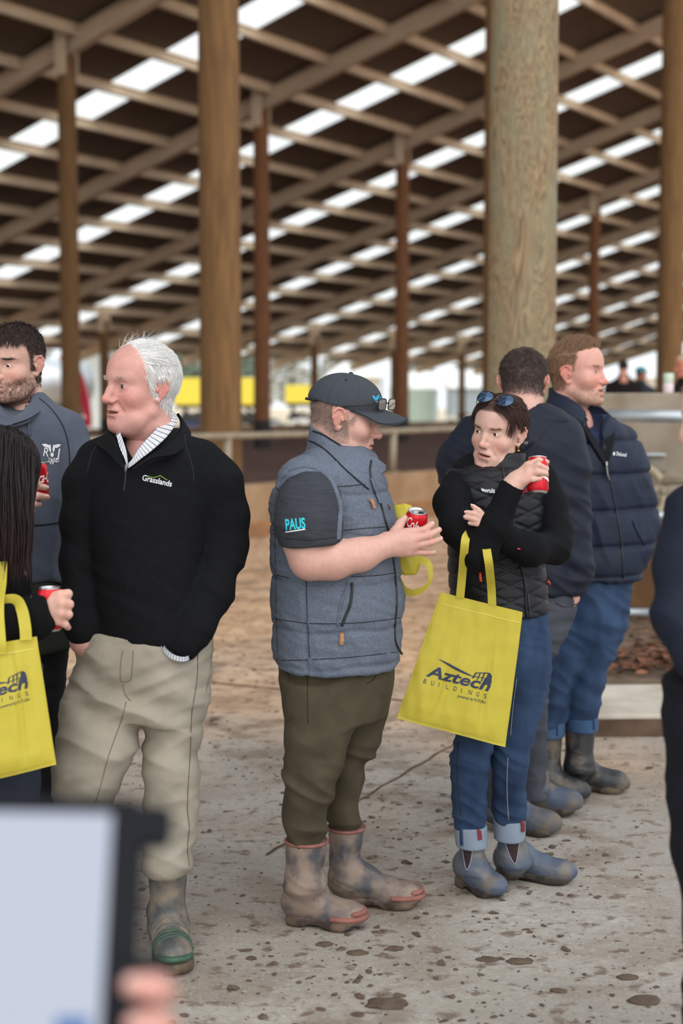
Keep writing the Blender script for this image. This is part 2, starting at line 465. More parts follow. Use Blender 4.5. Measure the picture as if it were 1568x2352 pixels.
class Sculpt:
    """collects rounded solids, blends them smoothly, returns a skin"""
    def __init__(s): s.ops = []
    def _b(s, lo, hi, fn, k, sub, pad): s.ops.append((np.asarray(lo, float) - pad, np.asarray(hi, float) + pad, fn, k, sub))
    def cap(s, a, b, ra, rb=None, k=0.02, sub=False):
        a = np.asarray(a, float); b = np.asarray(b, float); rb = ra if rb is None else rb
        ab = b - a; L2 = float(ab @ ab) + 1e-12
        def fn(x, y, z):
            dx, dy, dz = x - a[0], y - a[1], z - a[2]
            t = np.clip((dx * ab[0] + dy * ab[1] + dz * ab[2]) / L2, 0, 1)
            return np.sqrt((dx - t * ab[0]) ** 2 + (dy - t * ab[1]) ** 2 + (dz - t * ab[2]) ** 2) - (ra + (rb - ra) * t)
        R = max(ra, rb)
        s._b(np.minimum(a, b) - R, np.maximum(a, b) + R, fn, k, sub, k + 0.012)
    def chain(s, pts, rad, k=0.02, sub=False):
        for i in range(len(pts) - 1): s.cap(pts[i], pts[i + 1], rad[i], rad[i + 1], k, sub)
    def ell(s, c, r, M=None, k=0.02, sub=False):
        c = np.asarray(c, float); r = np.asarray(r, float)
        M = None if M is None else np.asarray(M, float)
        def fn(x, y, z):
            dx, dy, dz = x - c[0], y - c[1], z - c[2]
            if M is not None:
                dx, dy, dz = (M[0,0]*dx + M[0,1]*dy + M[0,2]*dz), (M[1,0]*dx + M[1,1]*dy + M[1,2]*dz), (M[2,0]*dx + M[2,1]*dy + M[2,2]*dz)
            k0 = np.sqrt((dx/r[0])**2 + (dy/r[1])**2 + (dz/r[2])**2)
            k1 = np.sqrt((dx/r[0]**2)**2 + (dy/r[1]**2)**2 + (dz/r[2]**2)**2) + 1e-9
            return k0 * (k0 - 1.0) / k1
        R = r if M is None else np.full(3, r.max())
        s._b(c - R, c + R, fn, k, sub, k + 0.012)
    def box(s, c, h, A=None, rnd=0.01, k=0.01, sub=False):
        c = np.asarray(c, float); h = np.asarray(h, float); A = np.eye(3) if A is None else np.asarray(A, float)
        def fn(x, y, z):
            dx, dy, dz = x - c[0], y - c[1], z - c[2]
            q = [np.abs(A[i,0]*dx + A[i,1]*dy + A[i,2]*dz) - h[i] + rnd for i in range(3)]
            o = np.sqrt(np.maximum(q[0],0)**2 + np.maximum(q[1],0)**2 + np.maximum(q[2],0)**2)
            return o + np.minimum(np.maximum(q[0], np.maximum(q[1], q[2])), 0) - rnd
        R = np.abs(A.T) @ h
        s._b(c - R, c + R, fn, k, sub, k + 0.012)
    def loft(s, rows, k=0.02, sub=False, sq=0.0, tilt=None, ext=0.0):
        """rows (z, cx, cy, a, b, yaw): elliptical sections stacked by height; tilt = (top plane point, normal) cuts"""
        rows = sorted(rows, key=lambda q: q[0])
        R = np.array(rows, float)
        zz = R[:, 0]; n = max(40, len(zz) * 6)
        zs = np.linspace(zz[0], zz[-1], n)
        cols = [pchip(zz, R[:, i], zs) for i in range(1, 6)]
        def fn(x, y, z):
            z1 = z.ravel()
            cx, cy, a, b, yw = [np.interp(z1, zs, c).astype(np.float32).reshape(1, 1, -1) for c in cols]
            dx, dy = x - cx, y - cy
            cw, sw = np.cos(yw), np.sin(yw)
            u = (dx * cw + dy * sw) / a; v = (-dx * sw + dy * cw) / b
            u2, v2 = u * u, v * v
            r = np.sqrt(u2 + v2)
            if sq: r = (1 - sq) * r + sq * np.sqrt(np.sqrt(u2 * u2 + v2 * v2))
            d = (r - 1) * np.minimum(a, b)
            return np.maximum(d, np.maximum(zz[0] - z, z - zz[-1]))
        m = max(R[:, 3].max(), R[:, 4].max())
        lo = np.array([R[:, 1].min() - m, R[:, 2].min() - m, zz[0]]); hi = np.array([R[:, 1].max() + m, R[:, 2].max() + m, zz[-1]])
        s._b(lo, hi, fn, k, sub, k + 0.012)
    def plane(s, p, n, k=0.004):
        """cut away everything on the side the normal points to"""
        p = np.asarray(p, float); n = nz(np.asarray(n, float))
        def fn(x, y, z): return -((x - p[0]) * n[0] + (y - p[1]) * n[1] + (z - p[2]) * n[2])
        s.ops.append((None, None, fn, k, True))
    def skin(s, h, mirror=False, smooth=1):
        adds = [o for o in s.ops if not o[4]]
        lo = np.min([o[0] for o in adds], axis=0); hi = np.max([o[1] for o in adds], axis=0)
        if mirror: lo[0] = 0.0
        n = np.ceil((hi - lo) / h).astype(int) + 2
        ax = [(lo[i] + h * np.arange(n[i])).astype(np.float32) for i in range(3)]
        D = np.full(tuple(n), 0.05, np.float32)
        for l, u, fn, k, sub in s.ops:
            if l is None: sl = (slice(0, n[0]), slice(0, n[1]), slice(0, n[2]))
            else:
                i0 = np.maximum(np.floor((l - lo) / h).astype(int), 0); i1 = np.minimum(np.ceil((u - lo) / h).astype(int) + 1, n)
                if (i1 <= i0).any(): continue
                sl = tuple(slice(i0[i], i1[i]) for i in range(3))
            d = fn(ax[0][sl[0]][:, None, None], ax[1][sl[1]][None, :, None], ax[2][sl[2]][None, None, :]).astype(np.float32)
            A = D[sl]
            if sub:
                d = -d
                q = np.maximum(k - np.abs(A - d), 0) / k
                D[sl] = np.maximum(A, d) + q * q * k * 0.25
            else:
                q = np.maximum(k - np.abs(A - d), 0) / k
                D[sl] = np.minimum(A, d) - q * q * k * 0.25
        if mirror:
            D = np.concatenate([D[:0:-1], D], axis=0); lo = lo.copy(); lo[0] = -h * (n[0] - 1)
        V, Q = surface_nets(D, lo, h)
        if smooth: V = relax(V, Q, smooth)
        return V, Q

def pchip(x, y, q):
    """monotone-ish cubic through the rows"""
    n = len(x)
    if n < 3: return np.interp(q, x, y)
    hh = np.diff(x); dl = np.diff(y) / hh
    m = np.zeros(n)
    for i in range(1, n - 1):
        if dl[i-1] * dl[i] > 0:
            w1, w2 = 2*hh[i] + hh[i-1], hh[i] + 2*hh[i-1]
            m[i] = (w1 + w2) / (w1 / dl[i-1] + w2 / dl[i])
    m[0], m[-1] = dl[0], dl[-1]
    i = np.clip(np.searchsorted(x, q) - 1, 0, n - 2)
    t = (q - x[i]) / hh[i]
    return ((1+2*t)*(1-t)**2)*y[i] + t*(1-t)**2*hh[i]*m[i] + t*t*(3-2*t)*y[i+1] + t*t*(t-1)*hh[i]*m[i+1]

def surface_nets(D, lo, h):
    S = D < 0
    nx, ny, nzz = D.shape
    c = np.zeros((nx-1, ny-1, nzz-1), np.uint8)
    for i in (0, 1):
        for j in (0, 1):
            for k in (0, 1): c += S[i:nx-1+i, j:ny-1+j, k:nzz-1+k]
    mask = (c > 0) & (c < 8)
    cells = np.argwhere(mask)
    idx = np.full(mask.shape, -1, np.int32); idx[mask] = np.arange(len(cells))
    acc = np.zeros((len(cells), 3), np.float32); cnt = np.zeros(len(cells), np.float32)
    for ax in range(3):
        o = [a for a in range(3) if a != ax]
        for p in (0, 1):
            for q in (0, 1):
                a = np.zeros(3, int); a[o[0]] = p; a[o[1]] = q
                b = a.copy(); b[ax] = 1
                A = cells + a; B = cells + b
                da = D[A[:,0], A[:,1], A[:,2]]; db = D[B[:,0], B[:,1], B[:,2]]
                cr = (da < 0) != (db < 0)
                t = np.where(cr, da / np.where(da - db == 0, 1, da - db), 0)
                pos = np.tile(a.astype(np.float32), (len(cells), 1)); pos[:, ax] += t
                acc += pos * cr[:, None]; cnt += cr
    V = lo + h * (cells + acc / np.maximum(cnt, 1)[:, None])
    Q = []
    for ax in range(3):
        o = [(ax + 1) % 3, (ax + 2) % 3]
        sa = [slice(0, n) for n in D.shape]; sb = list(sa); sa[ax] = slice(0, D.shape[ax]-1); sb[ax] = slice(1, D.shape[ax])
        for d in o:
            sa[d] = slice(1, D.shape[d]-1); sb[d] = slice(1, D.shape[d]-1)
        s0, s1 = S[tuple(sa)], S[tuple(sb)]
        e = np.argwhere(s0 != s1)
        if not len(e): continue
        fl = s0[e[:,0], e[:,1], e[:,2]]
        base = e.copy()
        for d in o: base[:, d] += 1
        def cell(du, dv):
            cc = base.copy(); cc[:, o[0]] += du; cc[:, o[1]] += dv
            return idx[cc[:,0], cc[:,1], cc[:,2]]
        q = np.stack([cell(-1,-1), cell(0,-1), cell(0,0), cell(-1,0)], 1)
        q[~fl] = q[~fl][:, ::-1]
        Q.append(q)
    Q = np.concatenate(Q); Q = Q[(Q >= 0).all(1)]
    return V.astype(np.float32), Q

def relax(V, Q, it=1, f=0.5):
    E = np.concatenate([Q[:, [0, 1]], Q[:, [1, 2]], Q[:, [2, 3]], Q[:, [3, 0]]])
    n = len(V)
    cnt = np.bincount(E[:, 0], minlength=n) + np.bincount(E[:, 1], minlength=n)
    for _ in range(it):
        S = np.zeros_like(V)
        for a in range(3):
            S[:, a] = np.bincount(E[:, 0], V[E[:, 1], a], n) + np.bincount(E[:, 1], V[E[:, 0], a], n)
        V = V + f * (S / np.maximum(cnt, 1)[:, None] - V)
    return V.astype(np.float32)

def vnormals(V, Q):
    a, b, c, d = (V[Q[:, i]] for i in range(4))
    n = np.cross(c - a, d - b)
    N = np.zeros_like(V)
    for i in range(4):
        for k in range(3): N[:, k] += np.bincount(Q[:, i], n[:, k], len(V))
    return N / (np.linalg.norm(N, axis=1, keepdims=True) + 1e-12)

_pt = np.random.default_rng(3).permutation(256).astype(np.int64); _pt = np.concatenate([_pt, _pt, _pt])
_gr = np.random.default_rng(4).normal(size=(256, 3)); _gr /= np.linalg.norm(_gr, axis=1, keepdims=True)
def noise3(P):
    """gradient noise, about -0.7..0.7"""
    P = np.asarray(P, float); I = np.floor(P).astype(np.int64); Fq = P - I; I &= 255
    u = Fq * Fq * Fq * (Fq * (Fq * 6 - 15) + 10)
    r = 0
    for i in (0, 1):
        wx = u[:, 0] if i else 1 - u[:, 0]
        for j in (0, 1):
            wy = u[:, 1] if j else 1 - u[:, 1]
            for k in (0, 1):
                wz = u[:, 2] if k else 1 - u[:, 2]
                hsh = _pt[_pt[_pt[I[:, 0] + i] + I[:, 1] + j] + I[:, 2] + k]
                g = _gr[hsh]
                r = r + wx * wy * wz * (g[:, 0] * (Fq[:, 0] - i) + g[:, 1] * (Fq[:, 1] - j) + g[:, 2] * (Fq[:, 2] - k))
    return r

def sstep(a, b, x):
    t = np.clip((x - a) / (b - a), 0, 1); return t * t * (3 - 2 * t)

def folds(V, N, fast, ff, fs, amp, mask=None, seed=0.0, warp=0.35):
    """cloth folds: ridges that alternate quickly along 'fast' and run long across it"""
    fast = nz(np.asarray(fast, float))
    w = V + 0.03 * np.stack([noise3(V * 6 + seed), noise3(V * 6 + 31 + seed), noise3(V * 6 + 57 + seed)], 1) * warp * 3
    t = w @ fast
    P = w * fs + np.outer(t * (ff - fs), fast) + seed
    n = noise3(P)
    rid = np.clip(1 - np.abs(n) * 3.2, -1, 1)
    d = amp * rid
    if mask is not None: d = d * mask
    return V + N * d[:, None].astype(np.float32)

def seg_t(V, a, b):
    """distance to segment and parameter"""
    a = np.asarray(a); b = np.asarray(b); ab = b - a
    t = np.clip(((V - a) @ ab) / (ab @ ab), 0, 1)
    return np.linalg.norm(V - a - t[:, None] * ab, axis=1), t

class Cloth:
    """mesh kept for later casting of seams, prints, zips onto it"""
    def __init__(s, V, Q): s.V, s.Q = V, Q; s._t = None
    @property
    def tree(s):
        if s._t is None: s._t = BVHTree.FromPolygons(s.V.tolist(), s.Q.tolist())
        return s._t
    def hit(s, px, py, lift=0.001):
        o = Vector((0, 0, EYE)); d = (Vector(W(px, py, 1.0)) - o).normalized()
        p, n, i, t = s.tree.ray_cast(o, d)
        if p is None:
            P0 = None
            for rad in range(1, 14):
                for q in range(8):
                    d2 = (Vector(W(px + rad * math.cos(q * .785), py + rad * math.sin(q * .785), 1.0)) - o).normalized()
                    p, n, i, t = s.tree.ray_cast(o, d2)
                    if p is not None:
                        P0 = np.array(o + d * t); nn = np.array(n); return P0 + nn * lift, nn
            return None, None
        n = np.array(n)
        if n @ np.array(d) > 0: n = -n
        return np.array(p) + n * lift, n

def surf_tube(cl, pts, rad, name, m, parent, n=6, lift=0.0, sub=6, flat=1.0):
    """a cord, zip or seam lying on a garment, through pixels"""
    S = spline([np.array(p, float) for p in pts], sub)
    P = []
    for q in S:
        h, nn = cl.hit(q[0], q[1], lift)
        if h is not None: P.append(h)
    if len(P) < 2: return None
    mb = MB(); mb.tube(P, rad, n); return mb.build(name, m, parent, True)

def surf_band(cl, pts, wid, name, m, parent, lift=0.002, sub=6, thick=0.0015):
    """a flat tape lying on a garment along pixels, wid in metres"""
    S = spline([np.array(p, float) for p in pts], sub); P = []; Nn = []
    for q in S:
        h, nn = cl.hit(q[0], q[1], lift)
        if h is not None: P.append(h); Nn.append(nn)
    V = []; n = len(P)
    for i in range(n):
        t = nz(P[min(i+1, n-1)] - P[max(i-1, 0)]); sd = nz(np.cross(t, Nn[i]))
        V += [P[i] - sd * wid / 2, P[i] + sd * wid / 2, P[i] + sd * wid / 2 + Nn[i] * thick, P[i] - sd * wid / 2 + Nn[i] * thick]
    Fc = []
    for i in range(n - 1):
        for k in range(4): Fc.append((4*i+k, 4*i+(k+1) % 4, 4*i+4+(k+1) % 4, 4*i+4+k))
    return mesh_np(name, np.array(V), Fc, m, parent)

def text_mesh(s, bold=0.0, shear=0.0):
    cu = bpy.data.curves.new('t', 'FONT'); cu.body = s; cu.size = 1.0; cu.offset = bold; cu.shear = shear; cu.resolution_u = 3
    o = bpy.data.objects.new('t', cu); COL.objects.link(o)
    dg = bpy.context.evaluated_depsgraph_get(); dg.update()
    me = o.evaluated_get(dg).to_mesh()
    V = np.array([v.co[:2] for v in me.vertices]).reshape(-1, 2); Fc = [tuple(p.vertices) for p in me.polygons]
    bpy.data.objects.remove(o); bpy.data.curves.remove(cu)
    return V, Fc

def print_on(cl, V2, Fc, name, m, parent, lift=0.0015):
    """flat print (pixel coordinates) pressed on a garment"""
    bm = bmesh.new(); vs = [bm.verts.new((float(x), float(y), 0)) for x, y in V2]
    for f in Fc:
        try: bm.faces.new([vs[i] for i in f])
        except ValueError: pass
    bmesh.ops.triangulate(bm, faces=bm.faces[:])
    for _ in range(4):
        lg = [ed for ed in bm.edges if (ed.verts[0].co - ed.verts[1].co).length > 4.0]
        if not lg or len(bm.verts) > 2500: break
        bmesh.ops.subdivide_edges(bm, edges=lg, cuts=1); bmesh.ops.triangulate(bm, faces=[f for f in bm.faces if len(f.verts) > 3])
    bm.verts.index_update(); V2 = [(v.co.x, v.co.y) for v in bm.verts]; Fc = [tuple(v.index for v in f.verts) for f in bm.faces]; bm.free()
    V = []; last = None
    for x, y in V2:
        h, nn = cl.hit(x, y, lift)
        if h is None: h = last if last is not None else W(x, y, 4.4)
        V.append(h); last = h
    return mesh_np(name, np.array(V), Fc, m, parent, smooth=False)

def text_on(cl, s, x0, y0, x1, y1, hpx, name, m, parent, bold=0.0, shear=0.0, lift=0.0015, xs=None, tall=1.0, bend=0.0):
    """text with its baseline from (x0,y0) to (x1,y1) px, capitals hpx high"""
    V, Fc = text_mesh(s, bold, shear)
    w = V[:, 0].max() - V[:, 0].min(); u = (V[:, 0] - V[:, 0].min()) / w; v = V[:, 1] / 0.70
    L_ = math.hypot(x1 - x0, y1 - y0); dx, dy = (x1 - x0) / L_, (y1 - y0) / L_
    X = x0 + (x1 - x0) * u + dy * v * hpx; Y = y0 + (y1 - y0) * u - dx * v * hpx + bend * 4 * u * (1 - u)
    return print_on(cl, np.stack([X, Y], 1), Fc, name, m, parent, lift)

def poly_on(cl, polys, name, m, parent, lift=0.0015, cell=6):
    """filled outlines given in pixels, cut into strips so that they follow the cloth"""
    V2 = []; Fc = []
    for poly in polys:
        bm = bmesh.new(); vs = [bm.verts.new((x, y, 0)) for x, y in poly]
        f = bm.faces.new(vs); bmesh.ops.triangulate(bm, faces=[f])
        bm.verts.index_update(); n = len(V2)
        V2 += [(v.co.x, v.co.y) for v in bm.verts]; Fc += [tuple(n + v.index for v in q.verts) for q in bm.faces]; bm.free()
    return print_on(cl, V2, Fc, name, m, parent, lift)

def rot(yaw=0, pitch=0, roll=0):
    """head frame: columns = the person's left, forward, up; yaw 0 looks at the camera, + turns to image right"""
    y = math.radians(yaw); f = np.array([math.sin(y), -math.cos(y), 0]); l = np.array([math.cos(y), math.sin(y), 0]); u = np.array([0, 0, 1.0])
    p = math.radians(pitch); f2 = f * math.cos(p) - u * math.sin(p); u2 = u * math.cos(p) + f * math.sin(p)
    r = math.radians(roll); l2 = l * math.cos(r) - u2 * math.sin(r); u3 = u2 * math.cos(r) + l * math.sin(r)
    return np.stack([l2, f2, u3], 1)

# ------------------------------------------------------------------ heads
def head_skin(h=0.0022, wide=1.0, jaw=1.0, nose=1.0, nose_w=1.0, cheek=0.0, open_=0.0, chin=0.0, neck=0.054, neck_len=0.12, neck_b=-0.02, brow=1.0,
              eye_open=1.0, double=0.0, lips=1.0, ear=1.0, smile=0.0, forehead=0.0, fold=1.0, mouth_w=1.0, sock=0.0):
    s = Sculpt(); w = wide
    s.ell((0, 0.0, 0.028), (0.077*w, 0.1, 0.09), k=0.01)
    s.ell((0, 0.03 + forehead, 0.045), (0.066*w, 0.064, 0.055), k=0.03)
    s.ell((0, 0.034, -0.034), (0.063*w, 0.065, 0.078), k=0.025)
    s.chain([(0.052*w*jaw, 0.012, -0.066), (0.040*jaw, 0.05, -0.088), (0.016, 0.078, -0.100)], [0.016, 0.018, 0.017], k=0.025)
    s.ell((0, 0.086 + chin, -0.101), (0.021, 0.014, 0.015), k=0.014)
    s.ell((0.044*w, 0.062, -0.030), (0.023 + cheek, 0.024 + cheek, 0.024 + cheek), k=0.02)
    if double: s.ell((0, 0.035, -0.112), (0.045, 0.048, 0.022 + double), k=0.03)
    s.cap((0.008, 0.090, 0.0215), (0.046*w, 0.070, 0.021), 0.0105*brow, 0.009*brow, k=0.014)
    s.ell((0.0315, 0.103 - sock, -0.002), (0.020, 0.017, 0.0135), k=0.012, sub=True)
    s.ell((0.0315, 0.0765, -0.0005), (0.0155, 0.0138, 0.0135), k=0.005)
    # nose
    s.chain([(0, 0.0895, 0.010), (0, 0.101*nose + 0.0, -0.012), (0, 0.1135*nose, -0.034)], [0.0075*nose_w, 0.0085*nose_w, 0.0100*nose_w], k=0.011)
    s.ell((0, 0.1145*nose, -0.0375), (0.0110*nose_w, 0.0105, 0.0095), k=0.008)
    s.ell((0.0130*nose_w, 0.1005*nose, -0.0405), (0.0075*nose_w, 0.0120, 0.0080), k=0.007)
    s.ell((0.0068*nose_w, 0.1075*nose, -0.0487), (0.0040, 0.0065, 0.0032), k=0.003, sub=True)
    # mouth
    s.ell((0, 0.072, -0.070), (0.037, 0.030, 0.030), k=0.018)
    mx = 0.023 * mouth_w + 0.006 * smile; my = 0.006 * smile
    s.chain([(0, 0.1005, -0.0640 + open_*0.3), (0.010, 0.0985, -0.0632 + open_*0.3), (mx, 0.0865, -0.0685 + my)], [0.0052*lips, 0.0055*lips, 0.0030], k=0.005)
    s.chain([(0, 0.0985, -0.0755 - open_), (0.011, 0.0960, -0.0750 - open_), (mx, 0.0865, -0.0700 + my)], [0.0066*lips, 0.0060*lips, 0.0030], k=0.005)
    if open_ > 0:
        s.ell((0, 0.098, -0.0695 - open_*0.4 + my*0.4), (mx*0.86, 0.018, 0.0018 + open_*0.62), k=0.003, sub=True)
    s.chain([(0, 0.1075, -0.0693 - open_*0.35), (0.012, 0.104, -0.0690 - open_*0.25), (mx + 0.002, 0.090, -0.0690 + my*1.1)], [0.0014, 0.0014, 0.0012], k=0.003, sub=True)
    s.cap((0, 0.104, -0.088 - open_*0.5), (0.012, 0.100, -0.088 - open_*0.5), 0.004, 0.003, k=0.010, sub=True)
    fb = 0.0035 * max(0.0, fold - 1)
    s.cap((0.0215, 0.1005 - fb, -0.046), (0.034 + 0.004*smile, 0.0885 - fb, -0.066), (0.0016 + 0.0012*smile)*fold, 0.0010*fold, k=0.012, sub=True)
    # almond eye openings
    s.ell((0.0315, 0.0925, -0.0008), (0.0140, 0.0095, 0.0052*eye_open), k=0.0022, sub=True)
    s.cap((0.020, 0.0950, 0.0085), (0.044, 0.0830, 0.0075), 0.0010, 0.0010, k=0.004, sub=True)   # lid crease
    # ear
    er = [(0.0765*w, 0.010, 0.000), (0.0800*w, 0.012, 0.013), (0.0835*w, 0.004, 0.0225), (0.0875*w, -0.009, 0.0235), (0.0905*w, -0.0185, 0.012), (0.0890*w, -0.0185, -0.006), (0.0815*w, -0.0105, -0.023), (0.0745*w, -0.001, -0.034), (0.0705*w, 0.007, -0.030)]; er = [np.array(p) - np.array([0.0035, 0, 0]) for p in er]
    ce = np.array([0.08*w, -0.004, -0.006]); er = [ce + (np.array(p) - ce) * ear for p in er]
    s.ell((0.0765*w, -0.006, -0.003), (0.0055, 0.0145*ear, 0.024*ear), M=np.array([[0.93, 0.36, 0], [-0.36, 0.93, 0], [0, 0, 1]]), k=0.006)
    s.chain(er, [0.0032, 0.0036, 0.0038, 0.0038, 0.0036, 0.0034, 0.0036, 0.0052, 0.0042], k=0.004)
    s.ell((0.0840*w, 0.000, -0.009), (0.0055, 0.0075*ear, 0.0115*ear), k=0.003, sub=True)
    s.chain([(0.0820*w, -0.010, 0.012), (0.0825*w, -0.012, 0.000), (0.0800*w, -0.006, -0.014)], [0.0022, 0.0024, 0.0022], k=0.004)
    s.ell((0.0790*w, 0.0095, -0.008), (0.0040, 0.0045, 0.0070), k=0.004)
    # neck
    s.chain([(0, -0.022, -0.050), (0, neck_b - 0.005, -0.12), (0, neck_b - 0.022, -0.10 - neck_len)], [neck, neck, neck * 1.10], k=0.028)
    s.ell((0, neck_b - 0.03, -0.10 - neck_len - 0.03), (0.080, 0.065, 0.05), k=0.05)
    return s.skin(h, mirror=True, smooth=1)

def gauss(V, c, r): return np.exp(-(((V - np.asarray(c)) / np.asarray(r)) ** 2).sum(1))

def face_paint(V, skin, lip, scalp=None, scalp_mask=None, stubble=None, stub_mask=None, red=0.35, brow=None, mouth_open=0.0, lines=True, mouth_y=-0.0695):
    """skin colour in linear rgb, with shade painted into mouth slit and nostrils"""
    A = np.abs(V * np.array([1, 1, 1])); X = np.abs(V[:, 0]); Y = V[:, 1]; Z = V[:, 2]
    C = np.tile(np.array(skin[:3], np.float32), (len(V), 1))
    def lay(mask, col, f=1.0):
        m = np.clip(mask * f, 0, 1)[:, None]; C[:] = C * (1 - m) + np.array(col[:3]) * m
    S = np.stack([X, Y, Z], 1)
    n = noise3(V * 45); n2 = noise3(V * 120 + 7)
    redc = np.array(skin[:3]) * np.array([1.0, 0.66, 0.62])
    lay(gauss(S, (0.042, 0.075, -0.035), (0.022, 0.03, 0.022)), redc, red * 1.2)
    lay(gauss(S, (0, 0.116, -0.038), (0.016, 0.02, 0.014)), redc, red * 1.3)
    lay(sstep(0.074, 0.082, X) * sstep(0.03, 0.01, Y) * sstep(-0.07, -0.05, Z), redc, red * 1.1)
    lay(gauss(S, (0, 0.09, -0.103), (0.02, 0.02, 0.014)), redc, red * 0.7)
    C *= (1 + 0.10 * n + 0.05 * n2)[:, None]
    if scalp is not None: lay(scalp_mask, scalp)
    if stubble is not None: lay(stub_mask * np.clip(0.75 + 0.8 * n2, 0, 1), stubble)
    lz = mouth_y
    dl = np.exp(-((X / 0.0235) ** 4)) * np.exp(-(((Z - lz + 0.0022) / 0.0088) ** 4)) * sstep(0.078, 0.086, Y)
    lay(dl, lip, 0.7)
    slit = np.exp(-((X / 0.022) ** 4)) * np.exp(-(((Z - lz) / 0.0022) ** 2)) * sstep(0.082, 0.09, Y)
    lay(slit, np.array(lip[:3]) * 0.35, 0.6)  # painted shade between the lips
    lay(gauss(S, (0.0068, 0.107, -0.0475), (0.004, 0.007, 0.0025)), np.array(skin[:3]) * 0.28, 0.8)  # painted shade of the nostril hollows
    lay(gauss(S, (0.0315, 0.088, 0.004), (0.013, 0.012, 0.0022)), np.array(skin[:3]) * 0.35, 0.55)
    lay(gauss(S, (0.0315, 0.088, -0.0055), (0.012, 0.012, 0.0022)), redc * 0.75, 0.5)
    return C

SKIN_MATS = {}
def skin_mat(key='skin'):
    if key not in SKIN_MATS:
        SKIN_MATS[key] = mat(key, (0.6, 0.4, 0.3, 1), 0.48, attr=True, var=0.06, scale=90, bump=0.12, bscale=260, sss=0.12, spec=0.4, bdist=0.0006)
    return SKIN_MATS[key]

class Head:
    """places a sculpted head: origin at eye level between the ears"""
    def __init__(s, o, R, sc): s.o, s.R, s.sc = np.asarray(o, float), R, sc
    def w(s, p): return s.o + (np.asarray(p, float) * s.sc) @ s.R.T
    def loc(s, P): return ((np.asarray(P, float) - s.o) @ s.R) / s.sc

def eyes(hd, parent, look=(0, 0), iris=(0.10, 0.055, 0.025), name='eye', r=0.0121, b=0.0772):
    m_w = MATS['eye_white']; m_i = mat('iris', tuple(iris) + (1,), 0.2); m_p = MATS['pupil']
    for sg in (-1, 1):
        c = np.array([0.0315 * sg, b, -0.0006])
        g = nz(np.array([look[0], 1.0, look[1]]))
        mb = MB()
        prof = [(r * math.sin(q), r * math.cos(q)) for q in np.linspace(0, math.pi, 13)]
        mb.lathe(prof, hd.w(c), hd.R @ g, 18); mb.v = [tuple(hd.w(c) + (np.array(p) - hd.w(c)) * hd.sc) for p in mb.v]
        e = mb.build(name, m_w, parent, True)
        for nm, rr, lf, mm in (('iris', 0.0058, 0.0004, m_i), ('pupil', 0.0026, 0.0007, m_p)):
            mb = MB(); pr = []
            for q in np.linspace(0, math.asin(rr / r), 5): pr.append(((r + lf) * math.sin(q), (r + lf) * math.cos(q)))
            mb.lathe(pr, hd.w(c), hd.R @ g, 16); mb.v = [tuple(hd.w(c) + (np.array(p) - hd.w(c)) * hd.sc) for p in mb.v]
            mb.build(nm, mm, e, True)

def strands(hd, V, N, mask, n, dirf, length, name, m, parent, r0=0.0008, lift=0.35, curl=0.15, seg=5, grav=0.0, seed=1, ellc=(0, 0, 0.028), ellr=(0.077, 0.1, 0.09), push=1.03, col=None, cvar=0.25, extra=None, sides=3):
    """locks of hair combed over the head, one mesh; V, N local"""
    g = np.random.default_rng(seed)
    w = mask / mask.sum(); pick = g.choice(len(V), size=n, p=w)
    P = V[pick] + g.normal(scale=0.0012, size=(n, 3)); Nn = N[pick].copy()
    L_ = length(V[pick]) if callable(length) else np.full(n, length)
    L_ = L_ * g.uniform(0.7, 1.2, n)
    pts = [P.copy()]; ec, er = np.array(ellc), np.array(ellr)
    J = g.normal(scale=curl, size=(n, 3))
    for i in range(seg):
        t = i / seg
        D = dirf(P, Nn); D = D + J + g.normal(scale=curl * 0.5, size=(n, 3)); D[:, 2] -= grav * t
        D = D - Nn * np.minimum((D * Nn).sum(1), 0)[:, None] * 0.9
        D = D / (np.linalg.norm(D, axis=1, keepdims=True) + 1e-9)
        lf = lift * (1 - t) ** 1.5
        D = D * (1 - lf) + Nn * lf
        D = D / (np.linalg.norm(D, axis=1, keepdims=True) + 1e-9)
        P = P + D * (L_ / seg)[:, None]
        q = (P - ec) / er; k = np.sqrt((q ** 2).sum(1)); ins = k < push
        P[ins] = ec + (q[ins] / k[ins][:, None]) * push * er
        Nn = (P - ec) / er ** 2; Nn = Nn / np.linalg.norm(Nn, axis=1, keepdims=True)
        pts.append(P.copy())
    A = np.stack(pts, 1)                       # n, seg+1, 3
    T = np.gradient(A, axis=1); T /= np.linalg.norm(T, axis=2, keepdims=True) + 1e-9
    ref = g.normal(size=(n, 1, 3)); U = np.cross(T, ref); U /= np.linalg.norm(U, axis=2, keepdims=True) + 1e-9
    Bv = np.cross(T, U)
    rad = r0 * (1 - 0.85 * (np.arange(seg + 1) / seg) ** 1.6)
    ring = []
    for k in range(sides):
        q = 2 * math.pi * k / sides
        ring.append(A + (math.cos(q) * U + math.sin(q) * Bv) * rad[None, :, None])
    M = np.stack(ring, 2).reshape(-1, 3)       # n*(seg+1)*sides
    idx = np.arange(n * (seg + 1) * sides).reshape(n, seg + 1, sides)
    q = np.stack([idx[:, :-1, :], np.roll(idx, -1, 2)[:, :-1, :], np.roll(idx, -1, 2)[:, 1:, :], idx[:, 1:, :]], -1).reshape(-1, 4)
    cols = None
    if col is not None:
        cc = np.array(col[:3])[None] * (1 + g.uniform(-cvar, cvar, (n, 1))) if not callable(col) else col(V[pick], g)
        cols = np.repeat(cc, (seg + 1) * sides, axis=0)
    return tag(mesh_np(name, hd.w(M), q, m, parent, True, cols), kind='stuff')

def not_ear(X, Y, Z):
    return ~((X > 0.0735) & (Z < 0.0265) & (Z > -0.05) & (Y > -0.026) & (Y < 0.020))

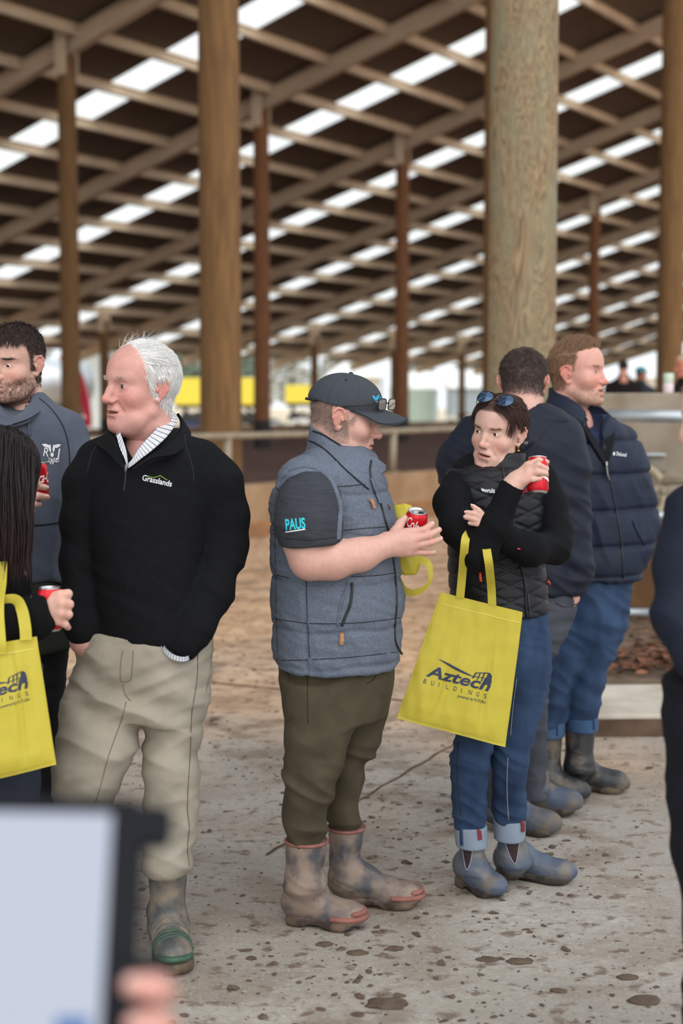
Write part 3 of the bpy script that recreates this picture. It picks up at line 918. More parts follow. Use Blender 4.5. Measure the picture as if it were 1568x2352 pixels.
def flow(vec):
    v = np.asarray(vec, float)
    def f(P, N):
        D = np.tile(v, (len(P), 1)); D = D - N * (D * N).sum(1)[:, None]
        return D / (np.linalg.norm(D, axis=1, keepdims=True) + 1e-9)
    return f

MATS = {}
MATS['eye_white'] = mat('eye_white', srgb(226, 218, 210), 0.15)
MATS['pupil'] = mat('pupil', (0.004, 0.004, 0.004, 1), 0.08)
MATS['hair'] = mat('hair', (0.1, 0.1, 0.1, 1), 0.5, attr=True, spec=0.35)
# ------------------------------------------------------------------ dressing helpers
def rowsf(rows, d, bdef=None, dd=0.0):
    """(py, xl, xr[, b[, dd]]) in pixels -> loft sections"""
    out = []
    for q in rows:
        py, xl, xr = q[:3]; a = (xr - xl) / 2 / F * d
        b = q[3] if len(q) > 3 and q[3] else (bdef if bdef else a)
        o = q[4] if len(q) > 4 else dd
        p = W((xl + xr) / 2, py, d + o)
        out.append((p[2], p[0], p[1], a, b, 0.0))
    return out

def Wd(px, py, d, dd=0.0):
    """pixel at figure depth d, then pushed dd metres straight back (keeps height and lateral place)"""
    p = W(px, py, d + dd); return p

def hand_skin(s, wrist, knuckles, fingers, thumb, rw=0.030, k=0.008, kf=0.004):
    """wrist point, list of 4 knuckle points, fingers = lists of (point) beyond each knuckle with radii, thumb chain"""
    kn = [np.asarray(p) for p in knuckles]
    for i, p in enumerate(kn):
        s.cap(wrist + (kn[i] - sum(kn) / len(kn)) * 0.35, p, rw * 0.62, 0.0118, k=0.014)
    for i in range(len(kn) - 1): s.cap(kn[i] * 0.92 + wrist * 0.08, kn[i+1] * 0.92 + wrist * 0.08, 0.0105, k=0.010)
    for p, ch in zip(kn, fingers):
        P = [p] + [np.asarray(q) for q in ch[0]]; r = ch[1]
        s.chain(P, r, k=kf)
    if thumb: s.chain([np.asarray(q) for q in thumb[0]], thumb[1], k=0.007)

def nails(tips, m, parent):
    """tips: (point, outward normal, along dir, size)"""
    for c, n, t, r in tips:
        n = nz(np.asarray(n)); t = nz(np.asarray(t) - n * (np.asarray(t) @ n)); u = np.cross(n, t)
        mb = MB(); V = []; Fc = []
        for j in range(5):
            for i in range(5):
                a = (i - 2) / 2; b = (j - 2) / 2
                V.append(np.asarray(c) + u * a * r * 0.75 * (1 - 0.25 * b * b) + t * b * r + n * (-0.35 * r * a * a + 0.0006))
        for j in range(4):
            for i in range(4): Fc.append((j*5+i, j*5+i+1, j*5+i+6, j*5+i+5))
        mesh_np('nail', np.array(V), Fc, m, parent)

def garment(name, s, h, m, parent, fold=(), smooth=2, extra=None, cols=None):
    V, Q = s.skin(h, smooth=smooth)
    N = vnormals(V, Q)
    for f in fold:
        V = folds(V, N, *f[:-1], mask=f[-1](V) if f[-1] else None) if not isinstance(f, dict) else folds(V, N, **{k: (v(V) if k == 'mask' else v) for k, v in f.items()})
    if extra is not None: V = V + N * extra(V)[:, None]
    V = V.astype(np.float32)
    c = cols(V) if cols else None
    o = mesh_np(name, V, Q, m, parent, True, c)
    return o, Cloth(V, Q)

def near(p, r):
    p = np.asarray(p)
    return lambda V: np.exp(-(((V - p) ** 2).sum(1)) / r ** 2)

def zmask(z0, z1, soft=0.04):
    return lambda V: sstep(z0 - soft, z0 + soft, V[:, 2]) * (1 - sstep(z1 - soft, z1 + soft, V[:, 2]))

def seam_lines(zs, w=0.012, depth=0.006, puff=0.006):
    """horizontal quilting: valleys at heights zs (numbers or functions of V), bulging between"""
    def f(V):
        z = V[:, 2]; Z = np.stack([q(V) if callable(q) else np.full(len(V), q) for q in zs], 1)
        dm = np.abs(z[:, None] - Z).min(1)
        return puff * np.clip(dm / 0.05, 0, 1) ** 0.6 - depth * np.exp(-(dm / w) ** 2)
    return f

def boot(parent, heel, toe, rows, d, m, m_sole, name='boot', width=0.050, rim=None, rim_m=None, rise=0.0, tip=None, h=0.005, solez=0.026, ankle_dd=0.0, fold=0.003, cols=None, label=None, toe_h=0.047, shaft_b=None, toelift=0.0):
    """heel, toe: ground pixels; rows: the leg of the boot in pixels"""
    H = G(*heel); T = G(*toe)
    H = H + np.array([0, 0, rise]); T = T + np.array([0, 0, rise + toelift])
    L_ = np.linalg.norm(T - H); t = (T - H) / L_; sd = nz(np.cross(t, [0, 0, 1.0])); up = np.cross(sd, t)
    s = Sculpt(); A = np.array([t, sd, up])
    P = lambda a, z, o=0: H + t * a * L_ + up * z + sd * o
    s.ell(P(0.16, solez + 0.036), (0.055, width * 0.80, 0.052), A, k=0.03)
    s.cap(P(0.22, solez + 0.055), P(0.58, solez + 0.030), width * 0.80, width * 0.80, k=0.03)
    s.ell(P(0.74, solez + 0.016), (0.085, width, toe_h * 0.84), A, k=0.03)
    s.ell(P(0.86, solez + 0.014), (0.048, width * 0.88, toe_h * 0.78), A, k=0.02)
    R = rowsf(rows, d, shaft_b, dd=ankle_dd)
    s.loft(R, k=0.035)
    s.cap(np.array([R[-1][1], R[-1][2], R[-1][0]]) if R[-1][0] < R[0][0] else np.array([R[0][1], R[0][2], R[0][0]]), P(0.30, solez + 0.06), min(R[-1][3], R[-1][4]) * 0.92, width * 0.86, k=0.04)
    s.plane(P(0.5, solez * 0.6), -up, k=0.004)
    zmx = max(q[0] for q in R)
    V, Q = s.skin(h, smooth=2); N = vnormals(V, Q)
    V = folds(V, N, (0.3, 0, 1), 34, 8, fold, np.exp(-((V[:, 2] - 0.13 - rise) / 0.07) ** 2), seed=float(heel[0]))
    o = mesh_np(name, V, Q, m, parent, True, cols(V) if cols else None)
    if label: o['label'] = label
    # sole: an outline with a waist and a heel
    out = []
    for q in np.linspace(0, 2 * math.pi, 40, endpoint=False):
        a = 0.5 - 0.5 * math.cos(q)
        wv = np.interp(a, [0, 0.04, 0.15, 0.4, 0.55, 0.74, 0.9, 0.97, 1], [0, 0.62, 0.86, 0.74, 0.84, 1.06, 0.92, 0.55, 0]) * width
        out.append((a * 1.02 - 0.01, math.copysign(wv, math.sin(q))))
    mb = MB(); n = len(out); V = []
    for z, g_ in ((0.0, 0.97), (solez * 0.5, 1.03), (solez, 1.0), (solez + 0.008, 0.95)):
        for a, o_ in out:
            zz = z + (0.012 if (z == 0 and 0.34 < a < 0.52) else 0.0) + (0.010 * max(0, (a - 0.85) / 0.15) if z == 0 else 0)
            V.append(P(0.5 + (a - 0.5) * (1.0 + (g_ - 1) * 0.4), zz, o_ * g_))
    Fc = [(i*n+k, i*n+(k+1) % n, (i+1)*n+(k+1) % n, (i+1)*n+k) for i in range(3) for k in range(n)]
    Fc += [tuple(range(n))[::-1], tuple(3*n+k for k in range(n))]
    mb.add(V, Fc); mb.build('sole', m_sole, o, True)
    if rim_m is not None:
        top = max(R, key=lambda q: q[0]); mb = MB()
        ring = []
        for q in np.linspace(0, 2 * math.pi, 28):
            ring.append(np.array([top[1] + (top[3] - 0.001) * math.cos(q), top[2] + (top[4] - 0.001) * math.sin(q), top[0] - 0.004]))
        mb.tube(ring, 0.0058, 6); mb.build('rim_band', rim_m, o, True)
    return o

def cuff_ring(rows, d, dd, m, parent, name='rolled_cuff', grow=0.006, b=None, label=None):
    s = Sculpt(); s.loft([(z, x, y, a + grow, bb + grow, w) for z, x, y, a, bb, w in rowsf(rows, d, b, dd)], k=0.005)
    V, Q = s.skin(0.005, smooth=2)
    o = mesh_np(name, V, Q, m, parent)
    if label: o['label'] = label
    return o, Cloth(V, Q)

def can(root_pt, axis, ang=0.0, label='', group='red drink cans in the hands', script=True, up_=0.0):
    """a 330 ml drinks can, base at root_pt"""
    c = np.asarray(root_pt, float); ax = nz(np.asarray(axis, float))
    r = empty('drink_can', c, label=label, cat='can', group=group)
    body = [(0.0, 0.004), (0.020, 0.004), (0.0235, 0.0), (0.0255, 0.0015), (0.0290, 0.0058), (0.0330, 0.013), (0.0331, 0.097), (0.0318, 0.1035), (0.0285, 0.1095), (0.0272, 0.1125)]
    mb = MB(); mb.lathe(body, c, ax, 40); mb.build('can_body', MATS['can_red'], r, True)
    mb = MB(); mb.lathe([(0.0292, 0.0060), (0.0255, 0.0013), (0.0236, -0.0004), (0.019, 0.003), (0.0001, 0.003)], c, ax, 40); mb.build('can_base', MATS['alu'], r, True)
    mb = MB(); mb.lathe([(0.0272, 0.1118), (0.0283, 0.1140), (0.0277, 0.1155), (0.0262, 0.1150), (0.0252, 0.1105), (0.0240, 0.1098), (0.0001, 0.1098)], c, ax, 40)
    lid = mb.build('can_lid', MATS['alu'], r, True)
    a = np.array([1.0, 0, 0]) if abs(ax[0]) < 0.9 else np.array([0, 1.0, 0]); u = nz(np.cross(ax, a)); w = np.cross(ax, u)
    tc = np.array([0, 0, EYE]) - c; fa = math.atan2(tc @ w, tc @ u)      # print turned ang away from the yard side
    def cyl(th, hh, lift=0.0004):
        q = th + ang + fa; return c + ax * hh + (0.0331 + lift) * (math.cos(q) * u + math.sin(q) * w)
    def top(x, y, z): return c + ax * (0.1102 + z) + u * x + w * y
    t1 = []; 
    for q in np.linspace(0, 2 * math.pi, 24, endpoint=False): t1.append((0.0065 * math.cos(q), 0.006 + 0.010 * math.sin(q)))
    V = [top(x, y, 0.0009) for x, y in t1] + [top(x, y, 0.0022) for x, y in t1]; n = 24
    Fc = [(k, (k+1) % n, n+(k+1) % n, n+k) for k in range(n)] + [tuple(range(n, 2*n))]
    mesh_np('ring_pull', np.array(V), Fc, MATS['alu'], lid)
    V = [top(0.0085 * math.cos(q), -0.0115 + 0.0085 * math.sin(q), 0.0003) for q in np.linspace(0, 2 * math.pi, 24, endpoint=False)]
    mesh_np('mouth_hole', np.array(V), [tuple(range(24))], MATS['dark'], lid)
    if script:
        V2, Fc = text_mesh('Coca-Cola', 0.012, 0.45)
        V2 = V2 - V2.min(0); wd = V2[:, 0].max(); up = V2[:, 1] / V2[:, 1].max()
        sc = 0.040
        # lettering climbs the can from the base, the way it is printed on one
        V = [cyl((x / wd - 0.5) * 2.9, 0.040 + up_ + y * 0.034 + 0.016 * math.sin((x / wd) * 3.1)) for x, y in zip(V2[:, 0], up)]
        mesh_np('lettering', np.array(V), Fc, MATS['print_white'], r, False)
        V = []; Fc = []
        for i, t in enumerate(np.linspace(0, 1, 26)):
            hh = 0.034 + 0.010 * math.sin(t * 6.0) + 0.020 * t; wdt = 0.0042 * math.sin(math.pi * t) ** 0.7 + 0.0003
            V += [cyl((t - 0.5) * 3.4, hh - wdt), cyl((t - 0.5) * 3.4, hh + wdt)]
            if i: Fc.append((2*i-2, 2*i-1, 2*i+1, 2*i))
        mesh_np('wave_print', np.array(V), Fc, MATS['print_white'], r, False)
        V = []; Fc = []
        for k in range(7):
            n0 = len(V); h0 = 0.030 + k * 0.0075
            V += [cyl(2.35, h0), cyl(2.85, h0), cyl(2.85, h0 + 0.0028), cyl(2.35, h0 + 0.0028)]; Fc.append((n0, n0+1, n0+2, n0+3))
        mesh_np('small_print', np.array(V), Fc, MATS['print_white'], r, False)
    return r

MATS['can_red'] = mat('red_can_paint', srgb(205, 22, 38), 0.25, 0.35)
MATS['alu'] = mat('bare_aluminium', srgb(205, 207, 210), 0.28, 0.9)
MATS['print_white'] = mat('white_print', srgb(235, 235, 235), 0.6)
MATS['dark'] = mat('black_opening', (0.006, 0.006, 0.006, 1), 0.6)
MATS['cloth_white'] = mat('white_embroidery', srgb(222, 224, 228), 0.8)
MATS['nail'] = mat('finger_nail', srgb(226, 182, 172), 0.25)
MATS['metal_zip'] = mat('zip_metal', srgb(150, 150, 150), 0.35, 0.8)
MATS['black_zip'] = mat('black_zip', srgb(24, 25, 28), 0.5)
MATS['thread'] = mat('dark_thread', srgb(30, 32, 38), 0.9)

def fabric(name, col, var=0.10, scale=40, bump=0.25, bscale=700, rough=0.9, sheen=0.0, col2=None, stretch=None, spec=0.25, bdist=0.0015):
    return mat(name, col, rough, var=var, scale=scale, bump=bump, bscale=bscale, sheen=sheen, col2=col2, stretch=stretch, spec=spec, bdist=bdist)
M_YELLOW = None
def yellow_mat():
    global M_YELLOW
    if M_YELLOW is None:
        m = mat('yellow_nonwoven', srgb(224, 210, 84), 0.5, var=0.04, scale=30, bump=0.15, bscale=500, spec=0.35)
        M_YELLOW = translucent_mix(m, srgb(230, 216, 88), 0.38)
    return M_YELLOW

def mud_boot_mat(name, rubber, mud, thr=(0.42, 0.6), rough=0.6, scale=14):
    m = mat(name, rubber, rough, col2=mud, scale=scale, thr=thr, detail=9, bump=0.4, bscale=60, bdist=0.003)
    return m

def core(parts):
    """the hidden rest of a body under the clothes: capsules"""
    s = Sculpt()
    for pts, rad in parts: s.chain(pts, rad, k=0.04)
    return s.skin(0.014, smooth=1)

def body_mesh(parent, bits, name='body'):
    Vs, Qs, Cs = [], [], []; n = 0
    for V, Q, C in bits:
        Vs.append(V); Qs.append(Q + n); Cs.append(C if getattr(C, 'ndim', 1) == 2 else np.tile(np.asarray(C)[:3], (len(V), 1))); n += len(V)
    return mesh_np(name, np.concatenate(Vs), np.concatenate(Qs), skin_mat(), parent, True, np.concatenate(Cs))

def hand_paint(V, skin, red=0.25, knuckles=()):
    n = noise3(V * 60); n2 = noise3(V * 25 + 3)
    C = np.array(skin[:3])[None] * (1 + 0.08 * n + 0.10 * n2)[:, None]
    rd = np.array(skin[:3]) * np.array([1.0, 0.62, 0.58])
    for k in knuckles:
        m = np.clip(np.exp(-(((V - np.asarray(k)) ** 2).sum(1)) / 0.012 ** 2) * red * 1.6, 0, 1)[:, None]
        C = C * (1 - m) + rd * m
    return C

def check_mat(name):
    m = mat(name, srgb(228, 230, 234), 0.8)
    nt = m.node_tree; N = nt.nodes; L = nt.links; b = N['Principled BSDF']
    at = N.new('ShaderNodeAttribute'); at.attribute_name = 'Col'
    sp = N.new('ShaderNodeSeparateColor'); L.new(at.outputs['Color'], sp.inputs[0])
    def line(src, n):
        a = N.new('ShaderNodeMath'); a.operation = 'MULTIPLY'; a.inputs[1].default_value = n; L.new(src, a.inputs[0])
        f = N.new('ShaderNodeMath'); f.operation = 'FRACT'; L.new(a.outputs[0], f.inputs[0])
        g = N.new('ShaderNodeMath'); g.operation = 'LESS_THAN'; g.inputs[1].default_value = 0.17; L.new(f.outputs[0], g.inputs[0]); return g.outputs[0]
    mx = N.new('ShaderNodeMath'); mx.operation = 'MAXIMUM'; L.new(line(sp.outputs[0], 1.0), mx.inputs[0]); L.new(line(sp.outputs[1], 1.0), mx.inputs[1])
    mi = N.new('ShaderNodeMix'); mi.data_type = 'RGBA'; L.new(mx.outputs[0], mi.inputs['Factor']); mi.inputs['A'].default_value = srgb(226, 229, 234); mi.inputs['B'].default_value = srgb(58, 66, 92)
    L.new(mi.outputs['Result'], b.inputs['Base Color'])
    return m

def sheet(name, A, B, m, parent, thick=0.0025, uv=None):
    """a strip of cloth between two 3D polylines, with thickness; uv gives check counts"""
    n = len(A); k = 6; V = []; C = []
    A = np.array(A); B = np.array(B)
    G_ = np.stack([A + (B - A) * (j / k) for j in range(k + 1)], 1)
    du = np.gradient(G_, axis=0); dv = np.gradient(G_, axis=1)
    Nn = np.cross(du, dv); Nn /= np.linalg.norm(Nn, axis=2, keepdims=True) + 1e-12
    top = G_ + Nn * thick / 2; bot = G_ - Nn * thick / 2
    V = np.concatenate([top.reshape(-1, 3), bot.reshape(-1, 3)]); o = n * (k + 1); Fc = []
    for i in range(n - 1):
        for j in range(k):
            a = i*(k+1)+j; Fc += [(a, a+1, a+k+2, a+k+1), (o+a, o+a+k+1, o+a+k+2, o+a+1)]
        for j in (0, k):
            a = i*(k+1)+j; Fc.append((a, a+k+1, o+a+k+1, o+a))
    for i in (0, n - 1):
        for j in range(k): a = i*(k+1)+j; Fc.append((a, a+1, o+a+1, o+a))
    cols = None
    if uv:
        u = np.repeat(np.linspace(0, uv[0], n), k + 1); v = np.tile(np.linspace(0, uv[1], k + 1), n)
        cols = np.tile(np.stack([u, v, u * 0], 1), (2, 1))
    return mesh_np(name, V, Fc, m, parent, True, cols)

def denim(name, c1, c2, fade=None):
    m = mat(name, c1, 0.85, col2=c2, scale=7, thr=(0.3, 0.75), detail=6, bump=0.3, bscale=800, stretch=(1.4, 1.4, 0.6), spec=0.25)
    return m
def tote(corners, d, dds, bulge, label, logo=None, straps=(), name='tote_bag', nx=64, ny=40, seed=1.0, thick=0.03):
    """corners px: top-left, top-right, bottom-right, bottom-left; dds: depth of each corner"""
    c3 = [W(x, y, d + dd) for (x, y), dd in zip(corners, dds)]
    root = empty(name, (np.mean([c[0] for c in c3]), np.mean([c[1] for c in c3]), min(c[2] for c in c3)), label=label, cat='bag')
    nrm = nz(np.cross(c3[1] - c3[0], c3[3] - c3[0]));
    if nrm[1] > 0: nrm = -nrm
    V = []
    for sgn in (1, -1):
        for j in range(ny + 1):
            v = j / ny
            for i in range(nx + 1):
                u = i / nx
                p = (c3[0] * (1-u) + c3[1] * u) * (1-v) + (c3[3] * (1-u) + c3[2] * u) * v
                e = min(1, 4 * u * (1 - u) * 1.6) ** 0.6 * (0.35 + 0.65 * min(1, v * 2)) * min(1, (1 - v) * 8) ** 0.5
                w = bulge(u, v) if sgn > 0 else 0.4 * bulge(u, v)
                for u0, k_, a_ in ((0.30, 0.05, 0.010), (0.66, 0.10, 0.012), (0.44, -0.12, 0.007), (0.80, 0.02, 0.007), (0.16, -0.04, 0.006)): w -= sgn * a_ * math.exp(-((u - u0 - k_ * v + 0.02 * math.sin(5 * v + seed)) / 0.035) ** 2) * math.sin(math.pi * min(1, v * 1.05)) ** 0.7
                V.append(p + nrm * sgn * (thick * e * 0.5 + w * e) + nrm * 0.0012 * sgn)
    V = np.array(V); n1 = (nx + 1) * (ny + 1)
    fl = noise3(np.stack([V[:, 0] * 14 + seed, V[:, 2] * 3.2, V[:, 1] * 2], 1)) * 0.015 + noise3(np.stack([V[:, 0] * 34 + seed, V[:, 2] * 7, V[:, 1] * 2], 1)) * 0.005 + noise3(V * 22 + seed) * 0.0025
    V[:n1] += nrm * fl[:n1, None]; V[n1:] += nrm * fl[n1:, None]
    Fc = []
    for j in range(ny):
        for i in range(nx):
            a = j*(nx+1)+i; Fc.append((a, a+nx+1, a+nx+2, a+1)); Fc.append((n1+a, n1+a+1, n1+a+nx+2, n1+a+nx+1))
    for j in range(ny):
        for i in (0, nx):
            a = j*(nx+1)+i; Fc.append((a, a+nx+1, n1+a+nx+1, n1+a))
    for i in range(nx):
        a = ny*(nx+1)+i; Fc.append((a, a+1, n1+a+1, n1+a))
    o = mesh_np('bag_body', V, Fc, yellow_mat(), root)
    cl = Cloth(V[:n1].astype(np.float32), np.array([f for f in Fc if max(f) < n1]))
    for k, st in enumerate(straps):
        pts = spline([W(x, y, d + dd) for x, y, dd in st[0]], 6); V2 = []; F2 = []
        for i, p in enumerate(pts):
            t = nz(pts[min(i+1, len(pts)-1)] - pts[max(i-1, 0)]); sd = nz(np.cross(t, st[2] if len(st) > 2 else np.array([0, 1.0, 0]))) * st[1] / 2; th = nz(np.cross(sd, t)) * 0.0015
            V2 += [p - sd - th, p + sd - th, p + sd + th, p - sd + th]
            if i:
                for q in range(4): F2.append((4*i-4+q, 4*i-4+(q+1) % 4, 4*i+(q+1) % 4, 4*i+q))
        mesh_np('bag_strap', np.array(V2), F2, yellow_mat(), root, False)
    surf_tube(cl, [(corners[0][0] * (1 - u) + corners[1][0] * u + 1, corners[0][1] * (1 - u) + corners[1][1] * u + 27) for u in (0.02, 0.25, 0.5, 0.75, 0.96)], 0.0009, 'hem_stitch', MATS['bag_hem'], root, lift=0.0008)
    return root, cl

MATS['bag_hem'] = mat('pale_yellow_thread', srgb(238, 230, 130), 0.7)
MATS['bag_print'] = mat('dark_blue_print', srgb(44, 54, 78), 0.6)
def bag_logo(cl, root, F_):
    """the printed sign on the bags; F_ maps sheet coordinates (0..1 across, down) to pixels"""
    m = MATS['bag_print']
    def tx(s, x0, x1, y, cap, bold, shear, nm, wide=None):
        V, Fc = text_mesh(s, bold, shear); V = V.copy(); V[:, 0] -= V[:, 0].min(); wd = V[:, 0].max()
        if wide: # space letters apart
            pass
        pts = [F_(x0 + (x1 - x0) * a / wd, y - cap * b / 0.70) for a, b in V]
        return print_on(cl, pts, Fc, nm, m, root, 0.0012)
    tx('Aztech', 0.0, 1.0, 0.51, 0.27, 0.026, 0.22, 'bag_lettering')
    for i, ch in enumerate('BUILDINGS'):
        V, Fc = text_mesh(ch, 0.0, 0.0); V = V.copy(); V[:, 0] -= V[:, 0].min(); w = max(V[:, 0].max(), 1e-3); cw = 0.046 if ch != 'I' else 0.008
        x0 = -0.01 + i * 0.1175
        print_on(cl, [F_(x0 + cw * a / w, 0.70 - 0.115 * b / 0.70) for a, b in V], Fc, 'bag_lettering', m, root, 0.0012)
    tx('powered by FUTURA', 0.545, 0.985, 0.83, 0.075, 0.004, 0.0, 'bag_lettering')
    # sweeping roof line and the shed with its frames
    sw = [(0.14 + 0.60 * t, 0.04 + 0.02 * math.sin(t * 3) + 0.22 * t ** 1.4) for t in np.linspace(0, 1, 14)]
    up = [(x, y - 0.002) for x, y in sw]; lo = [(x, y + 0.005 + 0.055 * math.sin(math.pi * min(1, i / 13 * 1.05)) ** 0.8) for i, (x, y) in enumerate(sw)]
    V = [F_(*p) for p in up] + [F_(*p) for p in lo]; n = len(up)
    print_on(cl, V, [(i, i+1, n+i+1, n+i) for i in range(n-1)], 'roof_sweep_print', m, root, 0.0018)
    shed = [(0.70, 0.24), (0.74, 0.14), (0.93, 0.07), (0.98, 0.12), (1.0, 0.34), (0.72, 0.34)]
    def stroke(pl, w):
        V = []; Fc = []
        for k in range(len(pl) - 1):
            a, b = np.array(pl[k], float), np.array(pl[k+1], float); dd_ = b - a; nn = np.array([-dd_[1], dd_[0] * 0.3]); nn = nn / (np.linalg.norm(nn) + 1e-9) * w
            n0 = len(V); V += [F_(*(a - nn)), F_(*(a + nn)), F_(*(b + nn)), F_(*(b - nn))]; Fc.append((n0, n0+1, n0+2, n0+3))
        print_on(cl, V, Fc, 'shed_print', m, root, 0.0012)
    stroke([(0.70, 0.30), (0.735, 0.15), (0.925, 0.08), (0.90, 0.33)], 0.012)
    stroke([(0.80, 0.13), (0.775, 0.31)], 0.010); stroke([(0.86, 0.11), (0.84, 0.32)], 0.010); stroke([(0.70, 0.25), (0.91, 0.22)], 0.008)
    V = [F_(0.925, 0.07), F_(0.96, 0.09), F_(0.985, 0.14), F_(1.0, 0.33), F_(0.905, 0.33)]
    print_on(cl, V, [(0, 1, 2, 3, 4)], 'shed_print', m, root, 0.0012)

# ------------------------------------------------------------------ low concrete wall, rails, right hand wall, kerb, bedding
def conc(name, c1, c2, scale=3.0, rough=0.9):
    return mat(name, c1, rough, col2=c2, scale=scale, detail=8, bump=0.35, bscale=30, thr=(0.35, 0.68), bdist=0.006)
m_wall_low = conc('stained_concrete', srgb(150, 118, 88), srgb(176, 146, 114), 2.0)
m_wall_r = conc('grey_concrete', srgb(146, 132, 114), srgb(186, 174, 158), 2.6)
m_wall_rb = conc('brown_stained_concrete', srgb(108, 78, 50), srgb(152, 116, 80), 2.6)
m_pipe = mat('galvanised_pipe', srgb(176, 184, 190), 0.42, 0.55, var=0.12, scale=9, bump=0.1, bscale=120)
m_pipe_old = mat('weathered_pipe', srgb(158, 146, 126), 0.6, 0.25, var=0.2, scale=6)
m_bed = mat('dark_bedding', srgb(74, 50, 34), 1.0, col2=srgb(104, 72, 67), scale=5, detail=9, bump=0.9, bscale=22, bdist=0.04)

# wall_low follows the near row of posts
w0, w1 = p_a - 14.0, p_a + 60.0
mb = MB(); cz = 0.29
mb.box(PR((w0 + w1) / 2, r_a + 0.46, cz), (w1 - w0, 0.22, 2 * cz), np.array([PD, RD, [0, 0, 1.0]]), bev=0.02)
mb.build('wall_low', m_wall_low)['kind'] = 'structure'
# soil drifted against its foot
V = []; Fc = []; n = 60
for i in range(n + 1):
    p = w0 + (w1 - w0) * (i / n) ** 1.3; a = 0.10 + 0.07 * math.sin(i * 1.3) * math.sin(i * 0.37)
    V += [PR(p, r_a + 0.50, a + 0.05), PR(p, r_a + 0.68, a * 0.6), PR(p, r_a + 1.2 + 0.2 * math.sin(i), 0.004)]
    if i: Fc += [(3*i-3, 3*i-2, 3*i+1, 3*i), (3*i-2, 3*i-1, 3*i+2, 3*i+1)]
mesh_np('soil_drift', np.array(V), Fc, mat('orange_straw_soil', srgb(140, 96, 60), 1.0, col2=srgb(176, 128, 84), scale=9, bump=0.6, bscale=40, bdist=0.02))['kind'] = 'structure'
# bedding floor behind it, raised and lumpy
V = []; Fc = []; nu, nv = 90, 44; g_ = np.random.default_rng(5)
for j in range(nv + 1):
    r = r_a + 0.28 - 30.8 * (j / nv) ** 1.5
    for i in range(nu + 1):
        p = w0 + (110 - w0) * (i / nu)
        V.append(PR(p, r, 0.30 + (0.16 * noise3(np.array([[p * 0.5, r * 0.5, 0.0]]))[0] + 0.05 * g_.normal()) * (1 if 0 < j < nv else 0)))
for j in range(nv):
    for i in range(nu): a = j*(nu+1)+i; Fc.append((a, a+1, a+nu+2, a+nu+1))
mesh_np('floor_bedding', np.array(V), Fc, m_bed)['kind'] = 'structure'

# far low wall at the eave row, pale in the light
mb = MB(); mb.box(PR(50, -42.6, 0.25), (130, 0.25, 0.5), np.array([PD, RD, [0, 0, 1.0]])); mb.build('wall_far', m_wall_low)['kind'] = 'structure'

# pipe rail on the low wall
rail = empty('pipe_rail', PR(p_a, r_a + 0.42, 0.58), label='weathered pipe rail on short posts along the low concrete wall', cat='rail')
mb = MB(); mb.tube([PR(p, r_a + 0.44, 1.19 + 0.015 * math.sin(p)) for p in np.linspace(w0, w1, 24)], 0.045, 10); mb.build('top_rail', m_pipe_old, rail, True)
for k in range(-4, 14):
    p = p_a + 3.45 + 3.85 * k
    if p < w0 or p > w1: continue
    mb = MB(); mb.tube([PR(p, r_a + 0.40, 0.58), PR(p, r_a + 0.42, 1.16)], 0.055, 10); mb.build('rail_post', m_pipe_old, rail, True)
    mb = MB(); mb.box(PR(p, r_a + 0.40, 0.59), (0.2, 0.16, 0.02), np.array([PD, RD, [0, 0, 1.0]])); mb.build('base_plate', m_pipe_old, rail)

# right hand concrete wall behind the smiling man
XA, XB = W(1352, 1300, 10.35), W(1760, 1300, 9.6)
ax_ = XB - XA; ax_[2] = 0; axn = nz(ax_); pn = np.array([axn[1], -axn[0], 0])
Lw = np.linalg.norm(ax_) ; cw = (XA + XB) / 2; cw[2] = 0
ztop = W(1450, 903, 10.2)[2]; zmid = 0.92
mb = MB(); mb.box(cw - pn * 0.1 + np.array([0, 0, (ztop + zmid) / 2]), (Lw, 0.2, ztop - zmid), np.array([axn, -pn, [0, 0, 1.0]]), bev=0.012); mb.build('wall_right', m_wall_r)['kind'] = 'structure'
mb = MB(); mb.box(cw - pn * 0.13 + np.array([0, 0, zmid / 2]), (Lw, 0.26, zmid), np.array([axn, -pn, [0, 0, 1.0]]), bev=0.012); mb.build('wall_base', m_wall_rb)['kind'] = 'structure'
tg = empty('pipe_gate', cw + pn * 0.15, label='galvanised pipe gate with a round hoop before the grey concrete wall', cat='gate')
dg = 9.55
def pipe(pts, r, nm, m=None):
    mb = MB(); mb.tube(pts, r, 12); return mb.build(nm, m or m_pipe, tg, True)
pipe([W(1395, 954, dg), W(1640, 958, dg - 0.15)], 0.042, 'top_bar')
pipe([W(1330, 1180, dg), W(1700, 1190, dg - 0.2)], 0.030, 'middle_bar')
pipe([W(1330, 1405, dg), W(1502, 1407, dg), ], 0.028, 'bottom_bar')
pipe([W(1520, 1106, dg + 0.1), W(1700, 1100, dg - 0.15)], 0.026, 'short_bar', m_pipe_old)
hoop = [W(1470 + 55 * math.cos(q), 1138 + 66 * math.sin(q), dg + 0.12) for q in np.linspace(0, 2 * math.pi, 33)]
pipe(hoop, 0.030, 'hoop', m_pipe_old); pipe([W(1522, 1112, dg + 0.12), W(1428, 1178, dg + 0.12)], 0.024, 'hoop_spoke', m_pipe_old); pipe([W(1460, 1080, dg + 0.12), W(1470, 1198, dg + 0.12)], 0.022, 'hoop_spoke', m_pipe_old)
pipe([W(1404, 954, dg), W(1404, 1405, dg), W(1404, 1450, dg)], 0.030, 'gate_post')
tb = empty('water_trough_valve', W(1478, 1082, dg + 0.2), label='grey metal box with an open end above the pipe hoop', cat='box')
mb = MB(); mb.box(W(1500, 1062, dg + 0.25), (0.16, 0.12, 0.13), bev=0.01); mb.build('housing', mat('dull_grey_metal', srgb(138, 130, 118), 0.6, 0.3), tb)
